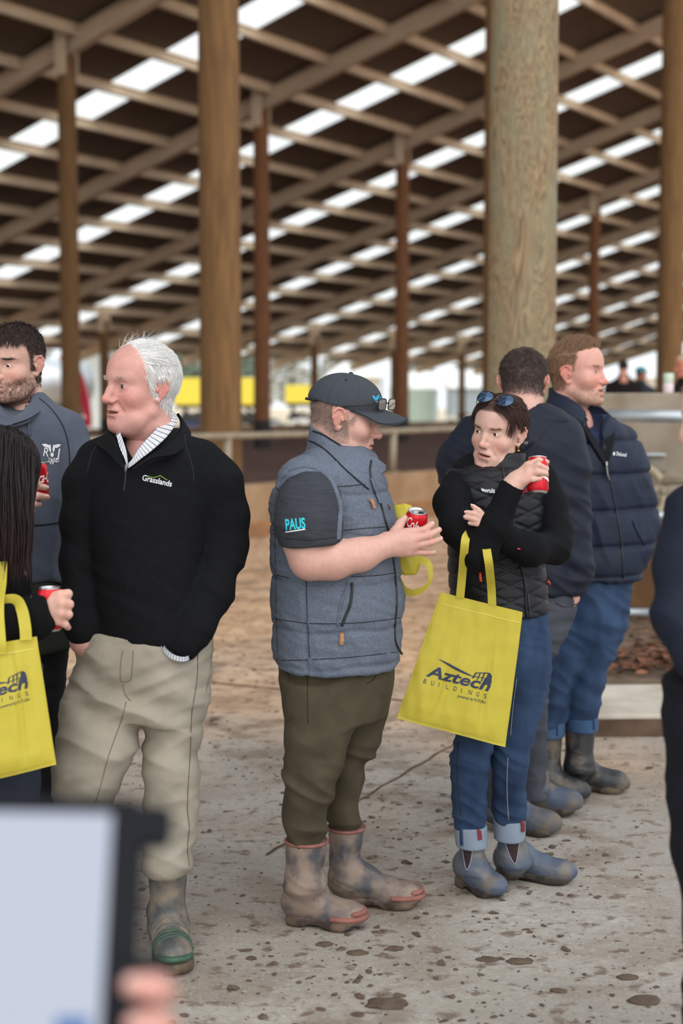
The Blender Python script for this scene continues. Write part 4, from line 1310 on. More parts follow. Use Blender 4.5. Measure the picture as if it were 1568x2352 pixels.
mb = MB(); mb.box(W(1467, 1062, dg + 0.2), (0.10, 0.10, 0.10)); mb.build('dark_opening', mat('rusty_dark_metal', srgb(52, 44, 36), 0.8), tb)
mb = MB(); mb.box(W(1480, 1043, dg + 0.2), (0.26, 0.14, 0.015)); mb.build('lid', m_pipe, tb)
mug = empty('tumbler', W(1530, 903, 10.0), label='pale pastel tumbler standing on top of the grey concrete wall', cat='cup')
wp = cw - pn * 0.1; q_ = W(1530, 903, 10.0); tt = (q_ - wp) @ axn; bp_ = wp + axn * tt; bp_[2] = ztop; mug.location = tuple(bp_)
for nm, z0, z1, c in (('lower_half', 0.0, 0.068, srgb(226, 206, 216)), ('upper_half', 0.068, 0.138, srgb(196, 214, 196))):
    mb = MB(); mb.lathe([(0.0001, z0), (0.033, z0), (0.036, z0 + 0.006), (0.037, z1 - 0.006), (0.034, z1), (0.0001, z1)], bp_, n=24); mb.build(nm, mat('pastel_' + nm, c, 0.5), mug, True)

# raised kerb slab by the wall
ks = [G(1372, 1692), G(1600, 1690)]; kd = nz(ks[1] - ks[0]); kp = np.array([-kd[1], kd[0], 0])
L_ = 5.0; mid = ks[0] + kd * (L_ / 2 - 0.1)
mb = MB(); mb.box(mid + kp * 0.36 + np.array([0, 0, 0.055]), (L_, 0.72, 0.11), np.array([kd, kp, [0, 0, 1.0]]), bev=0.015)
kerb = mb.build('trim_5', conc('pale_kerb_concrete', srgb(176, 166, 152), srgb(204, 197, 186), 4)); kerb['kind'] = 'structure'
mb = MB(); mb.box(mid - kp * 0.004 + np.array([0, 0, 0.043]), (L_, 0.012, 0.084), np.array([kd, kp, [0, 0, 1.0]])); o = mb.build('trim_6', conc('dirty_kerb_face', srgb(76, 58, 46), srgb(112, 90, 72), 6)); o['kind'] = 'structure'
# soil shelf behind the kerb with fallen leaves
V = []; Fc = []; n, m_ = 30, 14; g_ = np.random.default_rng(8)
for j in range(m_ + 1):
    for i in range(n + 1):
        P_ = ks[0] + kd * (-0.05 + 4.5 * i / n) + kp * (0.66 + 3.0 * j / m_); h_ = 0.10 + 0.06 * (j / m_) + 0.035 * noise3(P_[None] * 3)[0]
        V.append(P_ + np.array([0, 0, h_]))
for j in range(m_):
    for i in range(n): a = j*(n+1)+i; Fc.append((a, a+1, a+n+2, a+n+1))
mesh_np('soil_shelf', np.array(V), Fc, mat('damp_soil', srgb(88, 72, 58), 1.0, col2=srgb(122, 102, 84), scale=6, bump=0.6, bscale=30, bdist=0.02))['kind'] = 'structure'
soil_v = np.array(V)
m_leaf = mat('brown_leaf', srgb(118, 74, 50), 0.7, var=0.3, scale=3)
m_leaf2 = mat('rust_leaf', srgb(92, 58, 42), 0.75, var=0.3, scale=3)
leafroot = empty('leaf_litter', tuple(ks[0] + kp * 1.2), label='heap of fallen brown leaves against the foot of the concrete wall', cat='leaves', kind='stuff')
def leaf(c, s, g):
    yaw = g.uniform(0, 6.28); t = np.array([math.cos(yaw), math.sin(yaw), g.uniform(-0.4, 0.4)]); b = nz(np.cross(t, [g.normal(0, .3), g.normal(0, .3), 1.0])); nn = nz(np.cross(b, t))
    if nn[2] < 0: nn = -nn
    pr = [(-1, 0, 0), (-0.45, 0.42, 0.12), (0.2, 0.46, 0.14), (1, 0, 0.05), (0.2, -0.46, 0.14), (-0.45, -0.42, 0.12), (0, 0, -0.08)]
    V = [c + s * (a * t + q * b + w * nn) for a, q, w in pr]
    return V, [(6, 0, 5), (6, 5, 4), (6, 4, 3), (6, 3, 2), (6, 2, 1), (6, 1, 0)]
mbl = [MB(), MB()]
g_ = np.random.default_rng(12)
for i in range(1500):
    u = g_.uniform(0.0, 3.6); v = 0.95 + abs(g_.normal(0, 0.85)) if i % 3 else g_.normal(1.15, 0.14)
    if v < 0.5 or v > 3.4: continue
    P_ = ks[0] + kd * u + kp * v; hz = 0.13 + 0.06 * max(0, v - 0.66) / 3 + (0.05 * math.exp(-((v - 1.15) / 0.2) ** 2)) * g_.uniform(0, 1.4)
    V, Fc = leaf(P_ + np.array([0, 0, hz]), g_.uniform(0.028, 0.05), g_); mbl[i % 2].add(V, Fc)
for k in range(2): mbl[k].build('leaves', (m_leaf, m_leaf2)[k], leafroot)

# clods and crumbs of mud over the yard
g_ = np.random.default_rng(21); mbd = MB()
ico = bmesh.new(); bmesh.ops.create_icosphere(ico, subdivisions=1, radius=1.0); iv = np.array([v.co[:] for v in ico.verts]); ifc = [tuple(v.index for v in f.verts) for f in ico.faces]; ico.free()
cnt_ = 0
while cnt_ < 2600:
    y = 2.6 + 9.0 * g_.uniform() ** 1.4; x = g_.uniform(-0.27, 0.27) * (y + 0.5)
    if noise3(np.array([[x * 1.1, y * 0.8, 4.0]]))[0] < -0.05 and g_.uniform() < 0.75: continue
    s = g_.gamma(1.6, 0.0026) + 0.0018
    if s > 0.017 or (y > 8.2 and x > 1.2): continue
    v = iv * (1 + 0.35 * g_.normal(size=(len(iv), 1))) * np.array([s * g_.uniform(0.8, 1.7), s, s * g_.uniform(0.25, 0.6)])
    a = g_.uniform(0, 6.28); Rm = np.array([[math.cos(a), -math.sin(a), 0], [math.sin(a), math.cos(a), 0], [0, 0, 1]])
    mbd.add(v @ Rm.T + np.array([x, y, s * 0.15]), ifc); cnt_ += 1
o = mbd.build('mud_crumbs', mat('dark_mud', srgb(92, 76, 64), 0.9, var=0.25, scale=30, bump=0.4, bscale=90)); tag(o, 'scattered crumbs and clods of dark mud over the concrete yard', 'mud', kind='stuff')
for px, py, s in ((890, 2308, 0.055), (650, 2105, 0.0), (820, 2190, 0.03), (905, 2180, 0.028), (1120, 2205, 0.03), (1128, 2205, 0.02), (1195, 2210, 0.036), (1480, 2300, 0.045), (745, 2170, 0.026), (1440, 2246, 0.03)):
    if not s: continue
    c = G(px, py); bm = bmesh.new(); bmesh.ops.create_icosphere(bm, subdivisions=3, radius=1.0)
    v = np.array([q.co[:] for q in bm.verts]); nn = noise3(v * 1.7 + px); v = v * (1 + 0.6 * nn)[:, None] * np.array([s * 1.0, s * 0.6, s * 0.22]) + c + np.array([0, 0, s * 0.05])
    o = mesh_np('mud_clod', v, [tuple(q.index for q in f.verts) for f in bm.faces], bpy.data.materials['dark_mud']); bm.free()
    tag(o, {890: 'broad flat pat of mud nearest the bottom frame edge', 820: 'dark mud clod just in front of the toe of the near rubber boot', 905: 'small dark mud clod on pale concrete right of the pink toed boot', 1120: 'mud clod below the blue grey ankle boots', 1128: 'small mud clod touching a larger clod below the ankle boots', 1195: 'wide mud clod right below the right ankle boot', 1480: 'mud clod near the bottom right frame corner', 745: 'mud clod below the near rubber boot of the man in the vest', 1440: 'small mud clod toward the right frame edge'}[px], 'mud clod', 'larger mud clods on the concrete')

# ------------------------------------------------------------------ beyond the barn
def far(px, py, d): return W(px, py, d)
g_ = np.random.default_rng(31)
m_tree = mat('hazy_conifer_green', srgb(112, 126, 112), 0.9, var=0.3, scale=0.8)  # green paled to imitate distance haze
m_tree2 = mat('hazy_bare_twigs', srgb(178, 180, 174), 0.9, var=0.2, scale=0.8)  # twig colour paled too, haze put into the paint
m_trunk = mat('grey_bark', srgb(86, 72, 60), 0.9)
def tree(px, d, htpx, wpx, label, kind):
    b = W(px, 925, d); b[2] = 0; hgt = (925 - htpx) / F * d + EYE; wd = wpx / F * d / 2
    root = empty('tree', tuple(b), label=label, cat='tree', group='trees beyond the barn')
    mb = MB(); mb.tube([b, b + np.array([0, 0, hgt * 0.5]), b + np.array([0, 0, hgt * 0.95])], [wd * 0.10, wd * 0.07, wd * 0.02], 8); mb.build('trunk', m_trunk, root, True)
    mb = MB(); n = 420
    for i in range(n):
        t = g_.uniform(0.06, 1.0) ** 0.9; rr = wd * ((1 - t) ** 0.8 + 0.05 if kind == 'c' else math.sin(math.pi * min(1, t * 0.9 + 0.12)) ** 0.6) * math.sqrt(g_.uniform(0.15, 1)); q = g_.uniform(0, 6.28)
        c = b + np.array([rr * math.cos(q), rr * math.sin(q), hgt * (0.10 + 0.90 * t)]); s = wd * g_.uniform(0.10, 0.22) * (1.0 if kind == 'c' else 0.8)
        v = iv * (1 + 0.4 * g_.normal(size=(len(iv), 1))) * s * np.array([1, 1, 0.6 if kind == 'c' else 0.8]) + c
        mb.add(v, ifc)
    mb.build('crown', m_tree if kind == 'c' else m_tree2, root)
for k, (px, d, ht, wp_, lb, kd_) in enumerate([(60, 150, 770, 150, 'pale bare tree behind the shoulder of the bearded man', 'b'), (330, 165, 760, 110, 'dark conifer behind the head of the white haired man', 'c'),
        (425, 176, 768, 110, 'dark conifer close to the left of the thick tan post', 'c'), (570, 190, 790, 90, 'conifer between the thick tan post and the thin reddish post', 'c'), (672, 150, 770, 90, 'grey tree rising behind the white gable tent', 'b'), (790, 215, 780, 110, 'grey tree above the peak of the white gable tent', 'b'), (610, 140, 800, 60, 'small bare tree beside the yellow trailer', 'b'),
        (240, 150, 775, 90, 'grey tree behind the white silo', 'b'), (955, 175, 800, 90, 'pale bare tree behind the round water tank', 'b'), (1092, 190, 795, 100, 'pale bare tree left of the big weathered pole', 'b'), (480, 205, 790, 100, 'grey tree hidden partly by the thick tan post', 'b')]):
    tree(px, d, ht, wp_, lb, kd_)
def boxat(root, nm, x0, y0, x1, y1, d, depth, m, bev=0.05):
    a, b = W(x0, y1, d), W(x1, y0, d); c = (a + b) / 2 + np.array([0, depth / 2, 0]); mb = MB(); mb.box(c, (abs(b[0] - a[0]), depth, abs(b[2] - a[2])), bev=bev); return mb.build(nm, m, root)
m_yel = mat('yellow_paint', srgb(228, 206, 70), 0.6); m_white = mat('white_paint', srgb(236, 236, 234), 0.5); m_gry = mat('blue_grey_sheet', srgb(150, 162, 170), 0.6); m_drk = mat('tyre_black', srgb(34, 34, 36), 0.7)
m_silv = mat('silver_tank', srgb(196, 202, 206), 0.35, 0.6); m_red = mat('red_flag_cloth', srgb(208, 34, 67), 0.7)
def wheel(root, c, r):
    mb = MB(); mb.lathe([(0.0001, -0.1), (r * 0.55, -0.1), (r, -0.09), (r, 0.09), (r * 0.55, 0.1), (0.0001, 0.1)], c, (0, 1, 0), 20); mb.build('wheel', m_drk, root, True)
def trailer(x0, y0, x1, y1, d, label):
    root = empty('truck_trailer', tuple(W((x0 + x1) / 2, 960, d) * np.array([1, 1, 0])), label=label, cat='trailer')
    boxat(root, 'curtain_side', x0, y0, x1, y1, d, 2.4, m_yel); boxat(root, 'chassis', x0, y1, x1, y1 + 8, d + 0.3, 1.8, m_drk)
    zz = W(x0, y1, d)[2]
    for f in (0.15, 0.28, 0.8, 0.92):
        c = W(x0 + (x1 - x0) * f, y1, d); c[2] = 0.5; wheel(root, c, 0.5)
trailer(400, 868, 590, 930, 100, 'long yellow curtain sided trailer glimpsed either side of the thick tan post')
trailer(655, 884, 800, 926, 98, 'yellow trailer seen between the reddish post and the dark cap')
def tent(x0, x1, ytop, yeave, ybase, d, label, dome=False):
    b = W((x0 + x1) / 2, ybase, d); root = empty('marquee', (b[0], b[1], 0), label=label, cat='tent')
    a, c = W(x0, yeave, d), W(x1, yeave, d); t = W((x0 + x1) / 2, ytop, d + 4); dep = np.array([0, 8.0, 0])
    V = [a, c, c + dep, a + dep, t - np.array([(c - a)[0] * 0.18, 0, 0]), t + np.array([(c - a)[0] * 0.18, 0, 0])]
    mesh_np('roof_canopy', np.array(V), [(0, 1, 5, 4), (1, 2, 5), (2, 3, 4, 5), (3, 0, 4), (3, 2, 1, 0)], m_white, root, False)
    for q in (a, c, a + dep, c + dep):
        mb = MB(); mb.tube([np.array([q[0], q[1], 0]), q], 0.06, 8); mb.build('leg', m_gry, root, True)
    mb = MB(); mb.box((a + c) / 2 * np.array([1, 1, 0]) + dep * 0.95 + np.array([0, 0, a[2] / 2]), (abs((c - a)[0]) * 0.96, 0.1, a[2])); mb.build('back_panel', m_white, root)
tent(742, 882, 832, 866, 950, 105, 'white pyramid marquee standing beyond the barn above the dark cap')
tent(1290, 1400, 838, 876, 950, 140, 'white marquee behind the head of the smiling man')
tent(1450, 1560, 832, 868, 950, 140, 'white marquee glowing behind the teal capped man')
def shed(x0, x1, y0, y1, d, label, m1, m2):
    root = empty('shed', tuple(W((x0 + x1) / 2, 960, d) * np.array([1, 1, 0])), label=label, cat='shed')
    a, b = W(x0, y1, d), W(x1, y0, d); zt = W(x0, y0, d)[2]; ze = W(x0, (y0 + y1) / 2, d)[2]
    mb = MB(); mb.box(np.array([(a[0] + b[0]) / 2, a[1] + 4, ze / 2]), (b[0] - a[0], 8, ze)); mb.build('walls', m2, root)
    V = [(a[0] - .3, a[1] - .4, ze), (b[0] + .3, a[1] - .4, ze), (b[0] + .3, a[1] + 8.4, ze), (a[0] - .3, a[1] + 8.4, ze), (a[0] - .3, a[1] + 4, zt), (b[0] + .3, a[1] + 4, zt)]
    mesh_np('roof_slope', np.array(V), [(0, 1, 5, 4), (2, 3, 4, 5), (0, 4, 3), (1, 2, 5), (3, 2, 1, 0)], m1, root, False)
shed(915, 1006, 852, 935, 130, 'white roofed shed behind the round water tank', m_white, m_gry)
shed(1040, 1130, 848, 935, 112, 'white roofed shed left of the big weathered pole', m_white, m_gry)
def tank(px, py0, py1, w, d, label, m, dome=True, vert=True):
    b = W(px, py1, d); b[2] = 0.0; zt = W(px, py0, d)[2]; r = w / F * d / 2
    root = empty('storage_tank', tuple(b), label=label, cat='tank')
    zc = zt - r * 0.5
    mb = MB(); mb.lathe([(r, 0), (r, zc), (r * 1.02, zc + 0.02)], b, n=28); mb.build('barrel', m, root, True)
    mb = MB(); mb.lathe([(r * 1.03, zc), (r * 0.92, zc + r * 0.22), (r * 0.6, zc + r * 0.42), (r * 0.2, zc + r * 0.5), (0.0001, zc + r * 0.5)], b, n=28); mb.build('domed_lid', m_white, root, True)
tank(962, 876, 960, 70, 100, 'pale green round tank with a white domed lid', mat('pale_green_tank', srgb(176, 196, 188), 0.6))
tank(216, 800, 965, 62, 82, 'tall pale silo right of the leftmost tan post', mat('pale_silo', srgb(196, 202, 204), 0.5))
tank(905, 884, 950, 26, 96, 'small white tank close to the reddish post behind the cap', m_white)
# horizontal milk tank behind the bearded man
mt_root = empty('milk_tanker', tuple(W(120, 960, 70) * np.array([1, 1, 0])), label='silver milk tanker behind the shoulder of the bearded man', cat='tanker')
c0, c1 = W(70, 880, 70), W(190, 884, 72); axv = nz(c1 - c0); L_ = np.linalg.norm(c1 - c0); r = 1.25
mb = MB(); mb.lathe([(0.0001, -0.2), (r * 0.6, -0.12), (r, 0.1), (r, L_ - 0.1), (r * 0.6, L_ + 0.12), (0.0001, L_ + 0.2)], c0, axv, 28); mb.build('barrel', m_silv, mt_root, True)
mb = MB(); mb.box((c0 + c1) / 2 - np.array([0, 0, r + 0.15]), (L_, 0.9, 0.25), np.array([axv, nz(np.cross([0, 0, 1], axv)), [0, 0, 1.0]])); mb.build('chassis', m_drk, mt_root)
for f in (0.15, 0.35, 0.75, 0.9): c = c0 + axv * L_ * f - np.array([0, 0.6, 0]); c[2] = 0.5; wheel(mt_root, c, 0.5)
# red feather flag
fl_ = empty('feather_flag', tuple(W(160, 990, 67) * np.array([1, 1, 0])), label='red feather flag peeking out both sides of the leftmost tan post', cat='flag')
b0 = W(212, 985, 67); b0[2] = 0; pole_pts = spline([b0, W(208, 930, 67), W(190, 860, 67), W(160, 815, 67), W(136, 818, 67)], 6)
mb = MB(); mb.tube(pole_pts, 0.025, 8); mb.build('pole', m_white, fl_, True)
inner = spline([W(196, 982, 67), W(190, 940, 67), W(168, 880, 67), W(148, 845, 67), W(134, 822, 67)], 6); outer = spline([W(212, 980, 67), W(208, 930, 67), W(190, 860, 67), W(160, 815, 67), W(136, 818, 67)], 6)
V = []; Fc = []
for i, (a, b) in enumerate(zip(inner, outer)):
    w_ = np.array([0, 0.12 * math.sin(i * 0.6), 0]); V += [a + w_, (a + b) / 2 - w_, b]
    if i: Fc += [(3*i-3, 3*i-2, 3*i+1, 3*i), (3*i-2, 3*i-1, 3*i+2, 3*i+1)]
mesh_np('banner', np.array(V), Fc, m_red, fl_)
V = [W(150, 866, 66.7), W(166, 864, 66.7), W(172, 888, 66.7), W(156, 890, 66.7)]; mesh_np('white_mark', np.array(V), [(0, 1, 2, 3)], m_white, fl_, False)
def car(px, py, w, d, label, col, name='car'):
    b = W(px, py, d); b[2] = 0; s = w / F * d / 4.3
    root = empty(name, tuple(b), label=label, cat='car'); m = mat(name + '_paint', col, 0.3)
    prof = [(-2.15, 0.3), (-2.15, 0.75), (-2.0, 0.85), (-1.2, 0.95), (-0.6, 1.45), (0.7, 1.48), (1.35, 1.0), (2.05, 0.88), (2.15, 0.6), (2.15, 0.3)]
    V = [b + s * np.array([x, y, z]) for y in (-0.85, 0.85) for x, z in prof]; n = len(prof)
    mesh_np('car_body', np.array(V), [(k, (k+1) % n, n+(k+1) % n, n+k) for k in range(n)] + [tuple(range(n))[::-1], tuple(range(n, 2*n))], m, root, False)
    V = [b + s * np.array([x, -0.86, z]) for x, z in [(-1.05, 0.98), (-0.55, 1.38), (0.6, 1.40), (1.15, 1.02)]]; mesh_np('side_window', np.array(V), [(0, 1, 2, 3)], m_drk, root, False)
    for x in (-1.35, 1.35):
        for y in (-0.75, 0.75): wheel(root, b + s * np.array([x, y, 0.33]), 0.33 * s)
car(715, 955, 100, 88, 'white car parked beyond the rail behind the capped man', srgb(240, 240, 240))
car(455, 950, 90, 78, 'blue car parked left of the thick tan post', srgb(60, 84, 130))
car(1060, 955, 84, 104, 'pale car parked behind the woman with sunglasses', srgb(226, 222, 214))
car(625, 948, 60, 92, 'grey car glimpsed behind the thin reddish post', srgb(160, 166, 172))
# three dark figures behind the wall
def far_person(px, top, bottom_z, d, w, label, jacket, hairc, cap=None, yaw=160, skin=srgb(200, 140, 120)):
    P = lambda x, y, dd=0: W(x, y, d + dd)
    b = P(px, 925); root = empty('person', (b[0], b[1], 0), label=label, cat='person')
    zt = P(px, top)[2]; sc = 1.0; hd = Head(np.array([b[0], b[1], zt - 0.122]), rot(yaw, 5, 0), sc)
    V, Q = head_skin(h=0.006); X, Y, Z = np.abs(V[:, 0]), V[:, 1], V[:, 2]
    hm = np.where(Z > 0.066, 1.0, sstep(0.046, 0.034, Y)) * sstep(-0.060, -0.030, Z)
    C = face_paint(V, skin, srgb(160, 100, 92), hairc, hm)
    bx, by, h0 = b[0], b[1], zt - 0.122
    VC, QC = core([([(bx, by, h0 - 0.2), (bx, by, h0 - 0.4), (bx, by, 0.9)], [0.05, 0.1, 0.1]), ([(bx - .1, by, .9), (bx - .1, by, .1)], [0.06, 0.05]), ([(bx + .1, by, .9), (bx + .1, by, .1)], [0.06, 0.05])])
    body_mesh(root, [(hd.w(V), Q, C), (VC, QC, np.array(skin[:3]))])
    N = vnormals(V, Q)
    strands(hd, V, N, hm * not_ear(X, Y, Z) + 1e-9, 900, flow((0, -0.4, -1)), 0.015, 'hair', MATS['hair'], root, r0=0.0016, lift=0.2, seg=3, seed=int(px), col=hairc)
    s = Sculpt(); z = h0
    s.loft([(z - 0.11, bx, by, 0.080, 0.085, 0), (z - 0.17, bx, by, 0.10, 0.10, 0), (z - 0.23, bx, by, 0.19, 0.11, 0), (z - 0.33, bx, by, w, 0.14, 0), (z - 0.6, bx, by, w, 0.15, 0), (0.85, bx, by, w * 0.95, 0.15, 0)], k=0.03)
    s.chain([(bx - w * 0.9, by, z - 0.32), (bx - w * 1.15, by - 0.02, z - 0.62), (bx - w * 0.9, by - 0.12, z - 0.82)], [0.075, 0.06, 0.05], k=0.03)
    s.chain([(bx + w * 0.9, by, z - 0.32), (bx + w * 1.15, by - 0.02, z - 0.62), (bx + w * 0.9, by - 0.12, z - 0.82)], [0.075, 0.06, 0.05], k=0.03)
    garment('jacket', s, 0.012, jacket, root)
    s = Sculpt()
    for sg in (-1, 1): s.chain([(bx + sg * .1, by, .92), (bx + sg * .11, by, .5), (bx + sg * .11, by, .05)], [0.11, 0.085, 0.07], k=0.03)
    garment('trousers', s, 0.012, jacket, root)
    if cap is not None:
        s = Sculpt(); s.ell((0, -0.002, 0.045), (0.088, 0.111, 0.09), k=0.01); s.ell((0, 0.11, 0.05), (0.07, 0.09, 0.008), k=0.006); s.plane((0, 0, 0.032), (0, 0, -1)); V, Q = s.skin(0.006); mesh_np('cap', hd.w(V), Q, cap, root)
# ================================================================== the man in the cap and padded vest
D1 = 4.42
def man_vest():
    d = D1
    root = empty('person', (0.0, W(780, 2000, d)[1], 0), label='heavyset man in charcoal cap and grey padded vest looking down at his can', cat='person')
    root.location.x = W(770, 2000, d)[0]
    skin = srgb(210, 164, 150); hairc = srgb(98, 84, 76)
    # head
    hd = Head(W(787, 956, d), rot(84, 11, 0), 1.05)
    V, Q = head_skin(cheek=0.004, double=0.014, neck=0.064, wide=1.03, jaw=1.06, neck_b=-0.012, nose_w=1.05, open_=0.0015, eye_open=0.75)
    X, Y, Z = np.abs(V[:, 0]), V[:, 1], V[:, 2]
    hm = sstep(0.030, 0.016, Y + 0.25 * Z + 0.03 * (X < 0.05)) * sstep(-0.055, -0.025, Z + 0.5 * np.clip(Y + 0.05, 0, 0.05)) * not_ear(X, Y, Z)
    hm = np.maximum(hm, sstep(0.052, 0.040, Y) * sstep(-0.028, -0.012, Z) * (X < 0.073) * sstep(0.015, 0.02, Y) * 0.6)
    st = sstep(0.0, 0.03, Y) * sstep(-0.035, -0.06, Z) * sstep(-0.14, -0.11, Z)
    C = face_paint(V, skin, srgb(196, 122, 116), hairc, hm * 0.75, srgb(168, 132, 120), st * 0.35, red=0.5)
    hb = (hd.w(V), Q, C)
    # arm and hand, one surface from under the sleeve to the fingertips
    s = Sculpt(); P = lambda x, y, dd: W(x, y, d + dd)
    s.chain([P(706, 1165, -0.235), P(704, 1240, -0.255), P(713, 1284, -0.262)], [0.066, 0.066, 0.058], k=0.03)
    s.chain([P(713, 1284, -0.262), P(764, 1284, -0.258), P(828, 1274, -0.235), P(886, 1253, -0.205)], [0.059, 0.058, 0.047, 0.036], k=0.025)
    wr = P(893, 1250, -0.20)
    kn = [P(941, 1222, -0.205), P(951, 1238, -0.212), P(953, 1253, -0.207), P(947, 1268, -0.196)]
    fg = [([P(972, 1218, -0.202), P(992, 1203, -0.170)], [0.0125, 0.0112, 0.0092]),
          ([P(984, 1230, -0.202), P(1008, 1217, -0.172)], [0.0125, 0.0112, 0.0092]),
          ([P(988, 1246, -0.196), P(1011, 1238, -0.170)], [0.0120, 0.0107, 0.0088]),
          ([P(976, 1269, -0.186), P(996, 1269, -0.168)], [0.0108, 0.0094, 0.0080])]
    th = ([P(905, 1246, -0.205), P(908, 1222, -0.190), P(918, 1204, -0.176), P(929, 1190, -0.168)], [0.024, 0.0165, 0.0130, 0.0105])
    hand_skin(s, wr, kn, fg, th, rw=0.042)
    s.ell(P(925, 1247, -0.200), (0.034, 0.022, 0.036), k=0.02)
    VA, QA = s.skin(0.0034, smooth=1)
    CA = hand_paint(VA, skin, 0.35, kn + [f[0][0] for f in fg])
    # the other arm, folded behind to carry the bag
    s = Sculpt(); s.chain([P(800, 1120, 0.22), P(800, 1240, 0.24), P(900, 1262, 0.10), P(930, 1262, 0.02)], [0.06, 0.055, 0.045, 0.034], k=0.03)
    VB, QB = s.skin(0.008)
    VC, QC = core([([P(790, 1030, 0), P(775, 1150, 0), P(775, 1450, 0)], [0.07, 0.15, 0.15]), ([P(770, 1450, -0.08), P(715, 1750, -0.1), P(702, 1870, -0.08)], [0.08, 0.05, 0.035]), ([P(800, 1480, 0.08), P(792, 1720, 0.1), P(788, 1830, 0.12)], [0.08, 0.045, 0.035]), ([P(770, 1110, -0.1), P(706, 1165, -0.235)], [0.07, 0.06])])
    body = body_mesh(root, [hb, (VA, QA, CA), (VB, QB, np.array(skin[:3])), (VC, QC, np.array(skin[:3]))])
    eyes(hd, root, look=(0.0, -0.25), iris=(0.12, 0.16, 0.18))
    nm = MATS['nail']
    nails([(P(991, 1201, -0.181), (-0.3, -0.8, 0.6), P(992, 1203, -0.170) - P(972, 1218, -0.202), 0.0062), (P(1007, 1214, -0.182), (-0.3, -0.8, 0.6), P(1008, 1217, -0.172) - P(984, 1230, -0.202), 0.0062),
           (P(1011, 1235, -0.180), (-0.2, -0.85, 0.5), P(1011, 1238, -0.170) - P(988, 1246, -0.196), 0.006), (P(996, 1266, -0.177), (-0.1, -0.9, 0.4), P(996, 1269, -0.168) - P(976, 1269, -0.186), 0.0052)], nm, root)
    # short hair below the cap
    N = vnormals(V, Q)
    fl = flow((0, -0.5, -1.0))
    strands(hd, V, N, hm * not_ear(X, Y, Z) * (Z < 0.045) + 1e-9, 1300, fl, 0.0060, 'hair', MATS['hair'], root, r0=0.0004, lift=0.40, curl=0.2, seg=3, seed=11, col=lambda R, g: np.array(hairc[:3])[None] * g.uniform(0.9, 2.0, (len(R), 1)), push=1.0)
    strands(hd, V, N, gauss(np.stack([X, Y, Z], 1), (0.028, 0.083, 0.021), (0.016, 0.02, 0.003)) * (Z > 0.015), 260, lambda P_, N_: np.stack([np.sign(P_[:, 0]), -0.2 + 0 * P_[:, 0], 0.1 + 0 * P_[:, 0]], 1), 0.008, 'eyebrow', MATS['hair'], root, r0=0.0005, lift=0.2, seg=3, seed=12, col=hairc, push=0.5)
    # cap
    mc = fabric('charcoal_cap_wool', srgb(64, 68, 75), 0.10, 160, 0.35, 900)
    s = Sculpt()
    s.ell((0, -0.004, 0.032), (0.0865, 0.110, 0.096), k=0.01)
    s.ell((0, 0.036, 0.056), (0.064, 0.066, 0.056), k=0.03)
    s.plane((0, 0.0, 0.025), (0, -0.10, -1.0), k=0.003)
    s.ell((0, -0.004, 0.026), (0.0805, 0.1045, 0.085), k=0.004, sub=True)
    Vc, Qc = s.skin(0.0028, mirror=True, smooth=1)
    Nc = vnormals(Vc, Qc)
    ang = np.arctan2(Vc[:, 0], Vc[:, 1] + 0.004)
    seam = np.abs(((ang / (math.pi / 3) + 0.5) % 1) - 0.5) * (math.pi / 3) * np.hypot(Vc[:, 0], Vc[:, 1])
    Vc = Vc - Nc * (0.0018 * np.exp(-(seam / 0.0035) ** 2) * (Vc[:, 2] > 0.035))[:, None]
    cap = mesh_np('cap', hd.w(Vc), Qc, mc, root)
    cap['label'] = 'charcoal baseball cap with blue stitched motif'
    capc = Cloth(hd.w(Vc).astype(np.float32), Qc)
    n, mI = 24, 10; V2 = []; Fc = []
    for layer in (0, 1):
        for j in range(mI + 1):
            for i in range(n + 1):
                q = math.radians(-74 + 148 * i / n); t = j / mI
                xi, yi = 0.085 * math.sin(q), -0.004 + 0.108 * math.cos(q)
                xo, yo = 0.088 * math.sin(q) * 0.98, 0.052 + 0.138 * max(0.0, math.cos(q)) ** 0.62
                x, y = xi + (xo - xi) * t, yi + (yo - yi) * t
                z = 0.026 + 0.016 * (1 - abs(x) / 0.09) - 0.14 * max(0, y - 0.05) * t * 0.75 - 2.9 * x * x * (0.3 + 0.7 * t) + (0.0022 if layer else -0.0022)
                V2.append((x, y, z))
    st_ = (mI + 1) * (n + 1)
    for j in range(mI):
        for i in range(n):
            a = j*(n+1)+i; Fc.append((a, a+n+1, a+n+2, a+1)); Fc.append((st_+a, st_+a+1, st_+a+n+2, st_+a+n+1))
    for j in range(mI):
        for i in (0, n):
            a = j*(n+1)+i; Fc.append((a, a+n+1, st_+a+n+1, st_+a))
    for i in range(n):
        a = mI*(n+1)+i; Fc.append((a, a+1, st_+a+1, st_+a))
    mesh_np('cap_brim', hd.w(np.array(V2)), Fc, mc, cap)
    mb = MB(); bt = hd.w((0, 0.0, 0.129)); mb.lathe([(0.0001, 0.004), (0.005, 0.0035), (0.0075, 0.0005), (0.0075, -0.004)], bt, hd.R @ np.array([0, 0, 1.0]), 14); mb.build('cap_button', mc, cap, True)
    for q in (-1.05, 0.0, 1.05, 2.1, -2.1):     # vent eyelets
        dv = np.array([math.sin(q + 0.52) * 0.055, math.cos(q + 0.52) * 0.072, 0]); c = hd.w((dv[0], dv[1] - 0.004, 0.032 + 0.097 * math.sqrt(max(0, 1 - (dv[0]/0.0865)**2 - (dv[1]/0.111)**2)) + 0.001))
        nn = nz(hd.R @ nz(np.array([dv[0] / 0.0865**2, dv[1] / 0.111**2, (0.07) / 0.098**2])))
        mb = MB(); mb.lathe([(0.0012, 0.001), (0.003, 0.0016), (0.0042, 0.0004)], c, nn, 12); mb.build('eyelet', MATS['thread'], cap, True)
